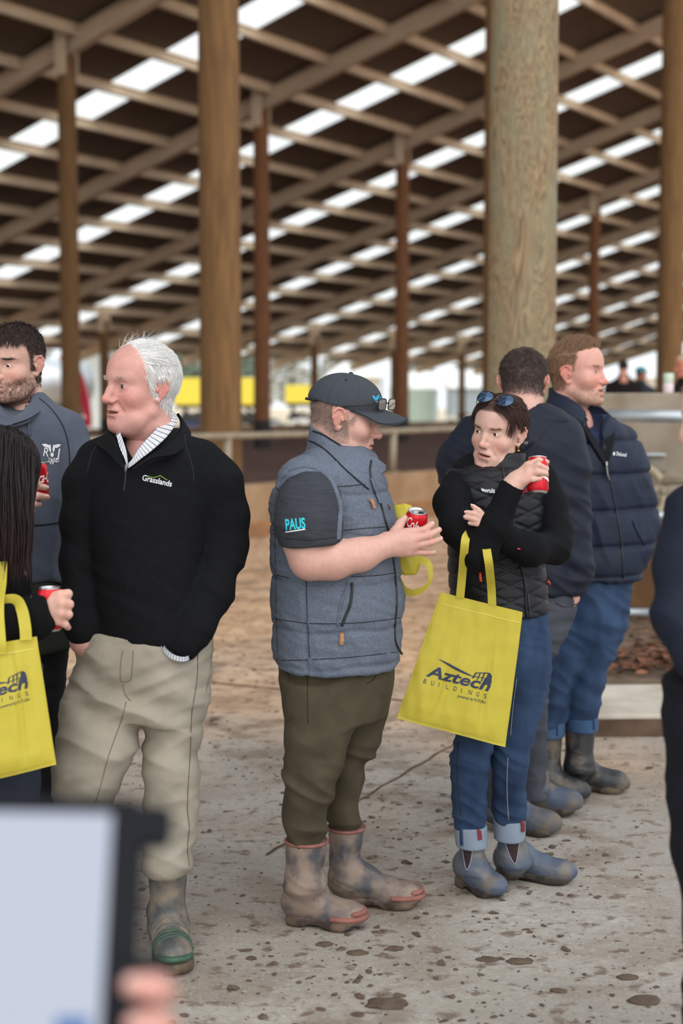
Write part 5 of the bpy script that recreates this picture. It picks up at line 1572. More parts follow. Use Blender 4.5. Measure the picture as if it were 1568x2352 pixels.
    strap_pts = [hd.w((0.0865 * math.sin(q), -0.004 - 0.112 * math.cos(q), 0.030 + 0.004 * abs(math.sin(q)))) for q in np.linspace(-0.8, 0.8, 12)]
    mb = MB(); mb.tube(strap_pts, 0.005, 6); mb.build('strap', MATS['thread'], cap, True)
    blue = mat('blue_stitching', srgb(40, 160, 205), 0.7)
    def cpoly(pl, nm): poly_on(capc, pl, nm, blue, cap, 0.0012)
    cpoly([[(854, 911), (858, 908), (862, 914), (865, 919), (861, 921)], [(861, 920), (864, 911), (870, 905), (869, 913), (866, 920)]], 'leaf_motif')
    text_on(capc, 'G', 870, 920, 878, 920, 9, 'stitched_letter', blue, cap, 0.02)
    text_on(capc, 'agri', 862, 924, 880, 923, 3.0, 'stitched_word', MATS['cloth_white'], cap, 0.0)
    # t-shirt sleeve
    ms = fabric('dark_grey_shirt', srgb(57, 60, 67), 0.16, 30, 0.3, 500, stretch=(1, 1, 5))
    s = Sculpt()
    s.chain([P(714, 1130, -0.195), P(709, 1160, -0.235), P(708, 1206, -0.258), P(716, 1262, -0.262)], [0.080, 0.089, 0.092, 0.086], k=0.03)
    s.plane(P(716, 1249, -0.26), (0.10, 0.05, -1), k=0.004)
    s.chain([P(704, 1235, -0.255), P(713, 1290, -0.262)], [0.076, 0.076], k=0.004, sub=True)
    sh, shc = garment('t_shirt', s, 0.005, ms, root, fold=[dict(fast=(0.4, 0, 1), ff=20, fs=5, amp=0.003, seed=2.0)])
    # vest
    mv = fabric('blue_grey_melange', srgb(84, 92, 108), 0.14, 220, 0.3, 900, col2=srgb(110, 118, 132))
    s = Sculpt()
    s.loft(rowsf([(1030, 722, 838, 0.10), (1048, 700, 858, 0.15), (1066, 672, 868, 0.19), (1088, 645, 875, 0.215), (1118, 632, 886, 0.222), (1151, 625, 897, 0.225), (1200, 624, 909, 0.228), (1260, 625, 914, 0.23), (1320, 627, 919, 0.235), (1375, 628, 923, 0.235), (1430, 629, 921, 0.232), (1480, 630, 917, 0.228), (1528, 632, 913, 0.225)], d), k=0.02, sq=0.25)
    s.cap(P(752, 1098, -0.06), P(702, 1118, -0.175), 0.075, 0.086, k=0.05); s.cap(P(770, 1098, 0.06), P(770, 1110, 0.185), 0.075, 0.085, k=0.05)
    s.plane(W(772, 1518, d), (-0.0, 0.02, -1), k=0.006)
    zl = lambda py, sl=0.0: (lambda V: W(772, py, d)[2] + sl * (V[:, 0] - W(772, py, d)[0]) + 0.004 * np.sin(V[:, 0] * 30 + py))
    q1 = seam_lines([zl(1122, -0.05), zl(1214, -0.06), zl(1322, -0.02), zl(1427, 0.03), zl(1508, 0.05)], 0.0065, 0.0045, 0.0045)
    xz = W(700, 1300, d)[0]
    def ext(V):
        vert = np.exp(-((V[:, 0] - xz - 0.02 * (1.3 - V[:, 2])) / 0.006) ** 2) * (V[:, 1] < W(772, 1300, d)[1]) * (V[:, 2] < W(0, 1330, d)[2])
        return q1(V) - 0.004 * vert
    vest, vc = garment('padded_vest', s, 0.0055, mv, root, fold=[dict(fast=(1, 0.3, 0.5), ff=13, fs=4, amp=0.004, seed=5.0), dict(fast=(0.2, 0, 1), ff=34, fs=9, amp=0.0032, seed=9.0)], extra=ext)
    both = Cloth(np.concatenate([vc.V, shc.V]), np.concatenate([vc.Q, shc.Q + len(vc.V)]))
    surf_tube(both, [(637, 1120), (645, 1098), (664, 1078), (697, 1070), (733, 1078), (758, 1100), (770, 1124), (781, 1163), (779, 1207), (777, 1240)], 0.0105, 'armhole_binding', mv, vest, n=8, lift=-0.003)
    # collar
    s = Sculpt()
    co = [(978, 712, 800, 0.088), (1010, 707, 826, 0.098), (1045, 700, 854, 0.115), (1075, 694, 868, 0.135), (1108, 692, 872, 0.15)]
    s.loft(rowsf(co, d), k=0.01)
    s.loft(rowsf([(q[0], q[1] + 9, q[2] - 9, q[3] - 0.013) for q in [(960, 712, 790, 0.085)] + co], d), k=0.006, sub=True)
    s.plane(W(716, 980, d), (0.50, 0, 0.87), k=0.004)
    collar, cc = garment('collar', s, 0.0045, mv, vest, fold=[dict(fast=(0.3, 0.2, 1), ff=22, fs=6, amp=0.0025, seed=3.0)])
    # front flap of the open collar and the zip
    surf_band(vc, [(850, 1100), (858, 1124), (870, 1156)], 0.014, 'zip_placket', mv, vest, 0.004, thick=0.005)
    surf_tube(vc, [(852, 1058), (849, 1085), (858, 1118), (872, 1152), (882, 1190), (896, 1240), (903, 1290), (908, 1340), (910, 1390), (906, 1440), (908, 1475), (922, 1502)], 0.0036, 'front_zip', MATS['black_zip'], vest, lift=0.001)
    sheet('collar_flap', spline([P(850, 1046, -0.10), P(868, 1057, -0.09), P(884, 1069, -0.07)], 5), spline([P(848, 1100, -0.12), P(862, 1094, -0.11), P(884, 1078, -0.07)], 5), mv, vest, thick=0.010)
    sheet('collar_flap', spline([P(850, 1046, 0.02), P(868, 1060, 0.0), P(882, 1070, -0.04)], 5), spline([P(848, 1100, -0.02), P(862, 1094, -0.03), P(882, 1078, -0.05)], 5), MATS['black_zip'], vest, thick=0.008)
    surf_tube(Cloth(np.concatenate([vc.V, cc.V]), np.concatenate([vc.Q, cc.Q + len(vc.V)])), [(709, 1012), (728, 1020), (756, 1042), (790, 1076), (822, 1104), (846, 1124)], 0.0028, 'collar_seam', MATS['thread'], vest, lift=0.0006)
    surf_tube(cc, [(719, 990), (740, 998), (772, 1018), (806, 1040), (838, 1056)], 0.0030, 'collar_edge', MATS['thread'], vest, lift=0.001)
    leather = mat('tan_leather', srgb(170, 122, 88), 0.6)
    surf_band(vc, [(847, 1147), (853, 1155), (857, 1169)], 0.011, 'zip_pull', leather, vest, 0.005, thick=0.003)
    surf_tube(vc, [(808, 1338), (808, 1360), (803, 1390), (793, 1415), (784, 1438)], 0.0045, 'pocket_zip', MATS['black_zip'], vest, lift=0.001)
    surf_tube(vc, [(800, 1334), (795, 1352), (784, 1385), (777, 1415), (775, 1436)], 0.0035, 'pocket_welt', mv, vest, lift=0.002)
    surf_band(vc, [(784, 1452), (785, 1465), (783, 1480)], 0.013, 'pocket_pull', leather, vest, 0.005, thick=0.003)
    h_, n_ = vc.hit(892, 1164, 0.001)
    if h_ is not None:
        mb = MB(); mb.lathe([(0.0001, 0.002), (0.0075, 0.002), (0.0085, 0.0)], h_, n_, 18); mb.build('leather_badge', mat('brown_leather_badge', srgb(84, 58, 46), 0.7), vest, True)
    for ln in ([(626, 1216), (645, 1221)], [(780, 1219), (830, 1214), (884, 1210)], [(626, 1318), (664, 1328)], [(806, 1325), (860, 1322), (918, 1315)], [(629, 1421), (670, 1427), (711, 1432), (779, 1432), (850, 1428), (918, 1419)], [(634, 1517), (720, 1515), (820, 1508), (915, 1497)], [(703, 1334), (706, 1420), (711, 1512)], [(631, 1222), (633, 1330), (634, 1420), (639, 1514)], [(768, 1118), (800, 1116), (838, 1112)]):
        surf_tube(vc, ln, 0.0013, 'quilt_seam', MATS['thread'], vest, lift=0.0003)
    # print on the sleeve
    cy = mat('cyan_print', srgb(46, 196, 214), 0.7)
    text_on(shc, 'PAUS', 657, 1217, 702, 1213, 24, 'sleeve_lettering', cy, sh, 0.03)
    surf_band(shc, [(656, 1222), (680, 1219), (701, 1215.5)], 0.0036, 'sleeve_line', MATS['cloth_white'], sh, 0.0014, thick=0.0006)
    surf_tube(shc, [(655, 1236), (700, 1240), (740, 1238), (776, 1232)], 0.0012, 'hem_stitch', MATS['thread'], sh, lift=0.0003)
    # trousers
    mt = fabric('olive_twill', srgb(66, 59, 47), 0.14, 12, 0.35, 600, col2=srgb(82, 74, 58))
    s = Sculpt()
    s.loft(rowsf([(1480, 646, 906, 0.19), (1540, 645, 906, 0.19), (1600, 653, 894, 0.185), (1640, 660, 884, 0.17)], d), k=0.04)
    s.loft(rowsf([(1560, 650, 818, 0.115, -0.085), (1610, 654, 822, 0.115, -0.09), (1655, 660, 814, 0.112, -0.095), (1690, 655, 798, 0.11, -0.1), (1727, 660, 786, 0.1, -0.1), (1770, 657, 778, 0.095, -0.1), (1805, 652, 764, 0.09, -0.095), (1850, 650, 753, 0.085, -0.085), (1893, 652, 747, 0.076, -0.07), (1918, 660, 744, 0.058, -0.065), (1945, 666, 738, 0.050, -0.065)], d), k=0.03)
    s.loft(rowsf([(1560, 742, 904, 0.11, 0.08), (1610, 748, 892, 0.11, 0.085), (1657, 750, 880, 0.105, 0.085), (1697, 750, 870, 0.1, 0.085), (1735, 748, 855, 0.095, 0.09), (1760, 748, 838, 0.09, 0.1), (1800, 746, 829, 0.085, 0.11), (1850, 748, 825, 0.08, 0.125), (1872, 752, 824, 0.072, 0.135), (1892, 760, 826, 0.056, 0.14), (1920, 764, 822, 0.05, 0.14)], d), k=0.03)
    zk = W(0, 1780, d)[2]
    tr, tc_ = garment('trousers', s, 0.006, mt, root, fold=[dict(fast=(0.5, 0.1, 1), ff=15, fs=3.5, amp=0.015, seed=4.0, mask=lambda V: np.exp(-((V[:, 2] - zk) / 0.12) ** 2) + 0.7 * np.exp(-((V[:, 2] - W(0, 1905, d)[2]) / 0.05) ** 2)), dict(fast=(-0.6, 0.2, 1), ff=9, fs=2.5, amp=0.008, seed=6.0, mask=lambda V: sstep(zk, zk + 0.2, V[:, 2]))])
    surf_tube(tc_, [(706, 1535), (706, 1600), (707, 1660)], 0.0016, 'side_seam', MATS['thread'], tr)
    surf_tube(tc_, [(706, 1532), (725, 1542), (760, 1541), (790, 1533), (795, 1522)], 0.0020, 'pocket_edge', mt, tr, lift=0.001)
    surf_tube(tc_, [(660, 1545), (672, 1600), (673, 1645), (660, 1655)], 0.0016, 'back_pocket_edge', mt, tr, lift=0.001)
    surf_tube(tc_, [(870, 1525), (866, 1545), (856, 1562), (842, 1570)], 0.0016, 'fly_seam', MATS['thread'], tr)
    h_, n_ = tc_.hit(705, 1530, 0.001); mb = MB(); mb.lathe([(0.0001, 0.002), (0.0035, 0.0018), (0.0042, 0)], h_, n_, 12); mb.build('rivet', MATS['metal_zip'], tr, True)
    # rubber boots
    mbt = mud_boot_mat('muddy_grey_rubber', srgb(70, 70, 76), srgb(136, 118, 106), (0.36, 0.58))
    mred = mat('dull_red_rubber', srgb(140, 88, 80), 0.7, var=0.2, scale=40)
    msole = mud_boot_mat('muddy_sole', srgb(58, 46, 40), srgb(110, 90, 76))
    for hl, toe, rows, dd in [((658, 2116), (822, 2133), [(1928, 656, 751, 0.062), (1960, 656, 748, 0.060), (1995, 657, 742, 0.056), (2035, 657, 744, 0.055)], -0.065),
                              ((778, 2076), (957, 2082), [(1897, 752, 839, 0.062), (1935, 754, 833, 0.060), (1985, 756, 826, 0.056), (2025, 758, 832, 0.055)], 0.14)]:
        b = boot(root, hl, toe, rows, d, mbt, msole, width=0.052, rim_m=mred, ankle_dd=dd)
        b.name = 'rubber_boot'
        # red foxing band around the toe
        H, T = G(*hl), G(*toe); t = nz(T - H); L_ = np.linalg.norm(T - H); sd = nz(np.cross(t, [0, 0, 1.0])); ring = []
        cl = Cloth(np.array([v.co[:] for v in b.data.vertices]) + np.array(root.location[:]), np.array([tuple(p.vertices) for p in b.data.polygons]))
        for q in np.linspace(-1.75, 1.75, 26):
            o = Vector(H + t * L_ * 0.72 + np.array([0, 0, 0.040])); dr = Vector(nz(t * math.cos(q) + sd * math.sin(q)))
            hit = cl.tree.ray_cast(o + dr * 0.25, -dr)
            if hit[0] is not None: ring.append(np.array(hit[0]))
        mb = MB(); mb.tube(ring, 0.0085, 8); mb.build('toe_band', mred, b, True)
        cap_ = [p + np.array([0, 0, 0.016]) - t * 0.006 for p in ring[8:18]]
        mb = MB(); mb.tube(cap_, [0.004] + [0.008] * (len(cap_) - 2) + [0.004], 8); mb.build('toe_bumper', mred, b, True)
    # can
    ax = nz(P(959, 1172, -0.165) - P(948, 1258, -0.135) + np.array([0, -0.015, 0]))
    top = P(958.5, 1173, -0.160)
    can(top - ax * 0.1155, ax, -1.1, 'open red drink can held up by the man in the padded vest', up_=0.016)
    # reading glasses pushed up on the cap
    g = empty('reading_glasses', hd.w((0, 0.12, 0.06)), label='black framed reading glasses perched on the front of the charcoal cap', cat='glasses')
    Rg = rot(60, 8, 0); gc = W(889, 929, d - 0.035)
    mfr = mat('black_glasses_frame', srgb(20, 20, 22), 0.35); ml = mat('clear_lens', srgb(190, 188, 180), 0.08, trans=0.75)
    gp = lambda a, b, c: gc + Rg @ np.array([a, b, c])
    for sg in (-1, 1):
        loop = []
        for q in np.linspace(0, 2 * math.pi, 25):
            cx, sx = math.cos(q), math.sin(q)
            loop.append(gp(sg * 0.031 + 0.024 * math.copysign(abs(cx) ** 0.55, cx), -0.012 * 0 - 0.010 * abs(sg * 0.031 + 0.02 * cx) ** 2 * 40, 0.0175 * math.copysign(abs(sx) ** 0.55, sx)))
        mb = MB(); mb.tube(loop, 0.0018, 6); mb.build('lens_rim', mfr, g, True)
        mesh_np('lens', np.array(loop[:-1]), [tuple(range(24))], ml, g)
    mb = MB(); mb.tube([gp(-0.008, 0.001, 0.004), gp(0, 0.004, 0.006), gp(0.008, 0.001, 0.004)], 0.0018, 6); mb.build('bridge', mfr, g, True)
    for sg in (-1, 1):
        e = gp(sg * 0.055, -0.012, 0.004)
        ear = hd.w((sg * 0.093, 0.005, 0.030)) ; mid = hd.w((sg * 0.094, 0.065, 0.046))
        mb = MB(); mb.tube(spline([e, mid, ear], 6), 0.0022, 6); mb.build('temple', mfr, g, True)
    # folded yellow bag under the far arm
    ybag = empty('tote_bag', W(930, 1260, d), label='crumpled yellow tote bag tucked behind the hand of the man in the vest', cat='bag', group=None)
    s = Sculpt()
    s.loft(rowsf([(1160, 906, 946, 0.02, -0.03), (1190, 900, 958, 0.035, -0.02), (1250, 900, 966, 0.04, -0.02), (1290, 905, 966, 0.035, -0.03), (1316, 912, 955, 0.02, -0.03)], d), k=0.01)
    garment('bag_body', s, 0.0045, yellow_mat(), ybag, fold=[dict(fast=(1, 0, 0.3), ff=26, fs=6, amp=0.006, seed=8.0)])
    loop = spline([P(962, 1284, -0.04), P(984, 1296, -0.05), P(988, 1330, -0.05), P(972, 1352, -0.05), P(945, 1362, -0.05), P(926, 1352, -0.05), P(918, 1335, -0.04)], 6)
    V = []; Fc = []
    for i, p in enumerate(loop):
        t = nz(loop[min(i+1, len(loop)-1)] - loop[max(i-1, 0)]); sdv = nz(np.cross(t, [0.25, 1, 0.1])) * 0.012 * (0.5 + 0.5 * abs(math.cos(i * 0.12))) + np.array([0, 0.008, 0])
        V += [p - sdv, p + sdv]
        if i: Fc.append((2*i-2, 2*i-1, 2*i+1, 2*i))
    mesh_np('bag_strap', np.array(V), Fc, yellow_mat(), ybag)
    return root
man_vest()
# ================================================================== the white-haired man in black jumper and khaki trousers
D2 = 4.14
def man_old():
    d = D2; P = lambda x, y, dd=0: W(x, y, d + dd)
    base = G(392, 2225)
    root = empty('person', (base[0], base[1], 0), label='white haired man in black quarter zip jumper and khaki trousers, hands in pockets', cat='person')
    skin = srgb(205, 152, 142); white = srgb(240, 239, 238)
    hd = Head(P(330, 888, 0), rot(-49, -1, 2), 1.09)
    V, Q = head_skin(cheek=0.000, double=0.004, neck=0.055, wide=1.0, jaw=1.05, nose=1.01, nose_w=1.2, fold=2.4, mouth_w=1.2, sock=0.0035, open_=0.0022, eye_open=0.78, brow=1.3, lips=0.9, ear=1.06, neck_len=0.14, neck_b=-0.020)
    X, Y, Z = np.abs(V[:, 0]), V[:, 1], V[:, 2]
    # sides and crown keep their hair, the brow is bare
    line = 0.012 + 0.10 * np.clip(Z - 0.055, 0, 0.05) - 0.25 * np.clip(0.05 - Z, 0, 0.08) * 0
    line = np.where(Z > 0.085, 0.045, np.where(Z > 0.03, 0.034 + 0.011 * (Z - 0.03) / 0.055, 0.034 - 0.45 * (0.03 - Z)))
    hm = sstep(line + 0.012, line - 0.004, Y) * sstep(-0.075, -0.055, Z - 0.9 * np.clip(Y + 0.035, 0, 0.05)) * not_ear(X, Y, Z)
    C = face_paint(V, skin, srgb(186, 126, 120), white, hm * 0.7, red=0.6)
    S = np.stack([X, Y, Z], 1)
    for c, r, f in (((0.050, 0.060, -0.030), (0.016, 0.02, 0.014), 0.5), ((0.052, 0.045, -0.055), (0.012, 0.02, 0.012), 0.35)):
        m = (gauss(S, c, r) * f)[:, None]; C = C * (1 - m) + np.array(srgb(176, 92, 86)[:3]) * m
    m = (gauss(S, (0.0315, 0.085, -0.014), (0.015, 0.015, 0.006)) * 0.35)[:, None]; C = C * (1 - m) + np.array(srgb(172, 112, 104)[:3]) * m
    # hands: the far one slides into the pocket
    s = Sculpt(); s.chain([P(182, 1440, -0.06), P(192, 1472, -0.06), P(206, 1486, -0.04), P(222, 1505, 0.0)], [0.034, 0.036, 0.034, 0.03], k=0.02)
    for i in range(4): s.cap(P(190 + i * 7, 1466 - i * 2, -0.082 + 0.006 * i), P(200 + i * 8, 1498 - i * 2, -0.045), 0.0105, k=0.006)
    VH, QH = s.skin(0.004)
    VC, QC = core([([P(330, 1000, 0.02), P(335, 1150, 0.02), P(330, 1470, 0.02)], [0.05, 0.10, 0.11]), ([P(270, 1500, 0), P(205, 1780, -0.05), P(195, 1900, 0.02)], [0.07, 0.05, 0.04]), ([P(400, 1500, 0), P(393, 1780, 0), P(388, 1920, 0)], [0.07, 0.05, 0.04]), ([P(400, 1080, 0.02), P(475, 1100, 0.03), P(510, 1250, 0.05), P(420, 1478, -0.09)], [0.05, 0.045, 0.04, 0.030]), ([P(250, 1080, 0.02), P(205, 1110, 0.02), P(177, 1290, -0.03), P(184, 1450, -0.065)], [0.05, 0.035, 0.03, 0.028])])
    body_mesh(root, [(hd.w(V), Q, C), (VH, QH, hand_paint(VH, skin)), (VC, QC, np.array(skin[:3]))])
    eyes(hd, root, look=(0.12, -0.03), iris=(0.035, 0.04, 0.045))
    N = vnormals(V, Q)
    def comb(Pn, Nn):
        D = np.tile(np.array([0.0, -1.0, -0.25]), (len(Pn), 1)); lowz = Pn[:, 2] < 0.06
        D[lowz] = np.array([0, -0.40, -0.95]); D[Pn[:, 1] < -0.06] = np.array([0, -0.2, -1.0])
        D = D - Nn * (D * Nn).sum(1)[:, None]; return D / (np.linalg.norm(D, axis=1, keepdims=True) + 1e-9)
    colr = lambda R, g: np.array(white[:3])[None] * g.uniform(0.85, 1.1, (len(R), 1))
    strands(hd, V, N, hm + 1e-9, 8500, comb, lambda R: 0.028 + 0.016 * (R[:, 2] > 0.06), 'hair', MATS['hair'], root, r0=0.0011, lift=0.07, curl=0.07, seg=5, seed=21, col=colr, push=1.05)
    top = hm * sstep(0.07, 0.085, Z) * sstep(-0.04, 0.0, Y)
    strands(hd, V, N, top + 1e-9, 180, lambda Pn, Nn: np.tile(np.array([0.15, -0.5, 0.5]), (len(Pn), 1)), 0.040, 'wispy_quiff', MATS['hair'], root, r0=0.0004, lift=0.25, curl=0.7, seg=7, seed=22, col=colr, push=1.0)
    strands(hd, V, N, gauss(S, (0.028, 0.085, 0.020), (0.017, 0.02, 0.0035)), 150, lambda Pn, Nn: np.stack([np.sign(Pn[:, 0]), 0.3 + 0 * Pn[:, 0], 0.1 + 0 * Pn[:, 0]], 1), 0.008, 'eyebrow', MATS['hair'], root, r0=0.0004, lift=0.2, curl=0.2, seg=3, seed=23, col=srgb(206, 196, 190), push=0.5)
    # shirt collar, checked
    mch = check_mat('white_blue_check')
    nk = lambda x, y, dd: P(x, y, dd)
    near_top = [nk(381, 930, 0.075), nk(374, 962, 0.02), nk(354, 990, -0.055), nk(332, 1014, -0.09), nk(316, 1034, -0.105), nk(304, 1054, -0.112), nk(295, 1064, -0.115)]
    near_bot = [nk(404, 952, 0.075), nk(407, 968, 0.015), nk(384, 1002, -0.075), nk(352, 1032, -0.108), nk(326, 1052, -0.118), nk(306, 1068, -0.12), nk(294, 1076, -0.118)]
    shirt = empty('checked_shirt', root.location); shirt.location = (0, 0, 0); shirt.parent = root
    sheet('collar_leaf', spline(near_top, 4), spline(near_bot, 4), mch, shirt, uv=(22, 7))
    far_top = [nk(276, 992, -0.06), nk(283, 1012, -0.098), nk(290, 1036, -0.110), nk(293, 1062, -0.115)]
    far_bot = [nk(268, 1002, -0.075), nk(276, 1030, -0.108), nk(287, 1056, -0.116), nk(292, 1076, -0.118)]
    sheet('collar_leaf', spline(far_top, 4), spline(far_bot, 4), mch, shirt, uv=(9, 4))
    sheet('collar_leaf', spline([nk(381, 930, 0.075), nk(350, 940, 0.13), nk(300, 960, 0.12), nk(272, 985, 0.02), nk(276, 992, -0.06)], 4), spline([nk(404, 952, 0.085), nk(360, 975, 0.15), nk(295, 990, 0.14), nk(262, 1000, 0.03), nk(268, 1002, -0.075)], 4), mch, shirt, uv=(16, 6))
    # jumper
    mj = fabric('black_fleece', srgb(17, 18, 21), 0.15, 60, 0.2, 900, spec=0.15)
    s = Sculpt()
    s.loft(rowsf([(985, 258, 412, 0.085), (1004, 232, 440, 0.10), (1024, 208, 466, 0.115), (1050, 194, 486, 0.13), (1090, 188, 494, 0.145), (1150, 190, 490, 0.155), (1230, 196, 476, 0.165), (1310, 202, 470, 0.172), (1400, 208, 470, 0.172), (1450, 212, 474, 0.168), (1488, 216, 476, 0.165)], d, dd=0.03), k=0.02, sq=0.15)
    s.plane(P(330, 1481, -0.1), (-0.02, 0.05, -1), k=0.01)
    # neck opening
    s.loft(rowsf([(930, 290, 408, 0.078, 0.03), (985, 272, 398, 0.078, 0.02), (1015, 276, 372, 0.078, -0.03), (1050, 286, 320, 0.05, -0.08), (1080, 290, 298, 0.03, -0.10)], d), k=0.008, sub=True)
    # sleeves
    s.chain([P(462, 1062, 0.03), P(498, 1108, 0.03), P(516, 1190, 0.05), P(516, 1262, 0.05)], [0.065, 0.068, 0.064, 0.062], k=0.035)
    s.chain([P(516, 1262, 0.05), P(490, 1350, -0.01), P(446, 1440, -0.075), P(424, 1478, -0.10)], [0.062, 0.056, 0.048, 0.043], k=0.03)
    s.chain([P(226, 1060, 0.02), P(196, 1110, 0.0), P(180, 1200, -0.02), P(175, 1290, -0.03)], [0.060, 0.056, 0.048, 0.043], k=0.03)
    s.chain([P(175, 1290, -0.03), P(180, 1370, -0.05), P(185, 1432, -0.07), P(188, 1452, -0.075)], [0.044, 0.041, 0.038, 0.035], k=0.03)
    el = P(516, 1270, 0.05); wr = P(440, 1440, -0.07)
    jm, jc = garment('jumper', s, 0.0058, mj, root, fold=[dict(fast=(0.5, 0, 1), ff=16, fs=4, amp=0.0055, seed=14.0, mask=lambda V: np.minimum(1, 0.8 * near(el, 0.14)(V) + near(wr, 0.16)(V) + 0.3 + 0.5 * near(P(178, 1380, -0.05), 0.12)(V))), dict(fast=(1, 0.2, 0.6), ff=6, fs=2.5, amp=0.0045, seed=24.0)])
    # standing collar of the jumper, folded open
    colA = [nk(246, 998, 0.02), nk(250, 994, -0.05), nk(262, 1010, -0.115), nk(278, 1046, -0.142), nk(286, 1074, -0.150)]
    colB = [nk(216, 1014, 0.02), nk(226, 1024, -0.07), nk(250, 1042, -0.13), nk(272, 1066, -0.15), nk(285, 1082, -0.154)]
    sheet('collar_leaf', spline(colA, 5), spline(colB, 5), mj, jm, thick=0.008)
    colA = [nk(407, 950, 0.11), nk(416, 966, 0.06), nk(412, 992, -0.02), nk(384, 1024, -0.105), nk(340, 1052, -0.135), nk(302, 1078, -0.152)]
    colB = [nk(430, 984, 0.12), nk(436, 1000, 0.06), nk(424, 1026, -0.045), nk(396, 1046, -0.125), nk(350, 1056, -0.148), nk(306, 1084, -0.158)]
    sheet('collar_leaf', spline(colA, 5), spline(colB, 5), mj, jm, thick=0.009)
    surf_tube(jc, [(289, 1078), (288, 1100), (284, 1130)], 0.0026, 'zip', MATS['black_zip'], jm, lift=0.001)
    h_, n_ = jc.hit(289, 1079, 0.004); mb = MB(); mb.tube([h_ + np.array([0, 0, 0.012]), h_, h_ - np.array([0.002, 0, 0.016])], [0.004, 0.0045, 0.003], 8); mb.build('zip_slider', MATS['metal_zip'], jm, True)
    surf_tube(jc, [(421, 982), (428, 1030), (441, 1070), (446, 1110)], 0.0014, 'shoulder_seam', MATS['thread'], jm, lift=0.0003)
    surf_tube(jc, [(232, 1012), (212, 1040), (200, 1085)], 0.0014, 'shoulder_seam', MATS['thread'], jm, lift=0.0003)
    text_on(jc, 'Grasslands', 326, 1103, 393, 1118, 13, 'chest_lettering', MATS['cloth_white'], jm, 0.012, lift=0.002)
    green = mat('green_stitching', srgb(120, 160, 70), 0.7)
    surf_tube(jc, [(338, 1093), (350, 1097), (362, 1095), (368, 1093), (377, 1099), (384, 1103)], 0.0013, 'hill_motif', green, jm, lift=0.0015)
    # shirt cuff peeping out
    cuA = [nk(373, 1473, -0.115), nk(383, 1490, -0.150), nk(402, 1504, -0.165), nk(424, 1508, -0.150), nk(440, 1500, -0.11)]
    cuB = [nk(370, 1484, -0.110), nk(380, 1501, -0.145), nk(400, 1515, -0.160), nk(424, 1519, -0.145), nk(439, 1510, -0.105)]
    sheet('shirt_cuff', spline(cuA, 5), spline(cuB, 5), mch, shirt, uv=(15, 3.4), thick=0.004)
    # trousers
    mt = fabric('khaki_moleskin', srgb(144, 137, 124), 0.08, 10, 0.3, 700, col2=srgb(164, 156, 143))
    s = Sculpt()
    s.loft(rowsf([(1445, 182, 486, 0.15), (1490, 176, 486, 0.155), (1550, 169, 484, 0.155), (1600, 158, 472, 0.15), (1640, 148, 464, 0.145)], d, dd=0.02), k=0.03, sq=0.1)
    s.loft(rowsf([(1590, 158, 322, 0.105, -0.01), (1640, 147, 325, 0.105, -0.03), (1690, 138, 314, 0.10, -0.05), (1735, 129, 300, 0.098, -0.06), (1775, 124, 286, 0.095, -0.06), (1810, 126, 266, 0.09, -0.05), (1850, 134, 252, 0.085, -0.02), (1920, 150, 250, 0.078, 0.04), (2010, 165, 250, 0.072, 0.1)], d), k=0.03)
    s.loft(rowsf([(1590, 322, 472, 0.105, 0.01), (1640, 330, 462, 0.10, 0.01), (1689, 334, 458, 0.098, 0.0), (1750, 333, 454, 0.093, 0.0), (1821, 332, 452, 0.088, 0.0), (1880, 332, 450, 0.085, 0.0), (1935, 333, 446, 0.083, 0.0), (1975, 334, 442, 0.08, 0.0), (1998, 340, 432, 0.074, 0.0)], d), k=0.03)
    zc = P(0, 1660)[2]
    tr, tc_ = garment('trousers', s, 0.0058, mt, root, fold=[dict(fast=(0.55, 0.1, 1), ff=11, fs=2.8, amp=0.013, seed=41.0, mask=lambda V: 0.4 + near(P(300, 1640, -0.1), 0.17)(V) + 0.8 * np.exp(-((V[:, 2] - P(0, 1965)[2]) / 0.05) ** 2)), dict(fast=(-0.35, 0.1, 1), ff=20, fs=4, amp=0.0050, seed=43.0)])
    surf_tube(tc_, [(454, 1490), (452, 1560), (440, 1640), (437, 1720), (432, 1800), (430, 1860), (434, 1900), (430, 1950), (434, 1988)], 0.0014, 'side_seam', mat('brown_thread', srgb(96, 84, 66), 0.9), tr, lift=0.0006)
    surf_tube(tc_, [(282, 1494), (278, 1520), (277, 1560), (285, 1565), (300, 1560), (304, 1530), (306, 1494)], 0.0015, 'fly_stitching', mat('khaki_thread', srgb(120, 110, 92), 0.9), tr, lift=0.0006)
    surf_tube(tc_, [(282, 1570), (288, 1595), (300, 1610)], 0.0015, 'fly_stitching', bpy.data.materials['khaki_thread'], tr, lift=0.0006)
    surf_tube(tc_, [(290, 1612), (280, 1650), (262, 1700), (248, 1740), (232, 1800), (220, 1840)], 0.0014, 'inner_seam', bpy.data.materials['khaki_thread'], tr, lift=0.0006)
    surf_tube(tc_, [(176, 1494), (200, 1490), (214, 1480), (222, 1468)], 0.0025, 'pocket_edge', mt, tr, lift=0.001)
    surf_tube(tc_, [(368, 1480), (378, 1500), (402, 1522), (430, 1520), (450, 1496)], 0.0022, 'pocket_edge', mt, tr, lift=0.001)
    h_, n_ = tc_.hit(453, 1495, 0.001); mb = MB(); mb.lathe([(0.0001, 0.002), (0.0035, 0.0018), (0.0042, 0)], h_, n_, 12); mb.build('rivet', mat('brown_rivet', srgb(96, 66, 48), 0.5, 0.6), tr, True)
    surf_tube(tc_, [(487, 1466), (486, 1510), (478, 1560), (472, 1590)], 0.0014, 'back_pocket_seam', bpy.data.materials['khaki_thread'], tr, lift=0.0006)
    # green boots
    mg = mud_boot_mat('muddy_green_rubber', srgb(72, 76, 78), srgb(132, 120, 106), (0.38, 0.62), scale=16)
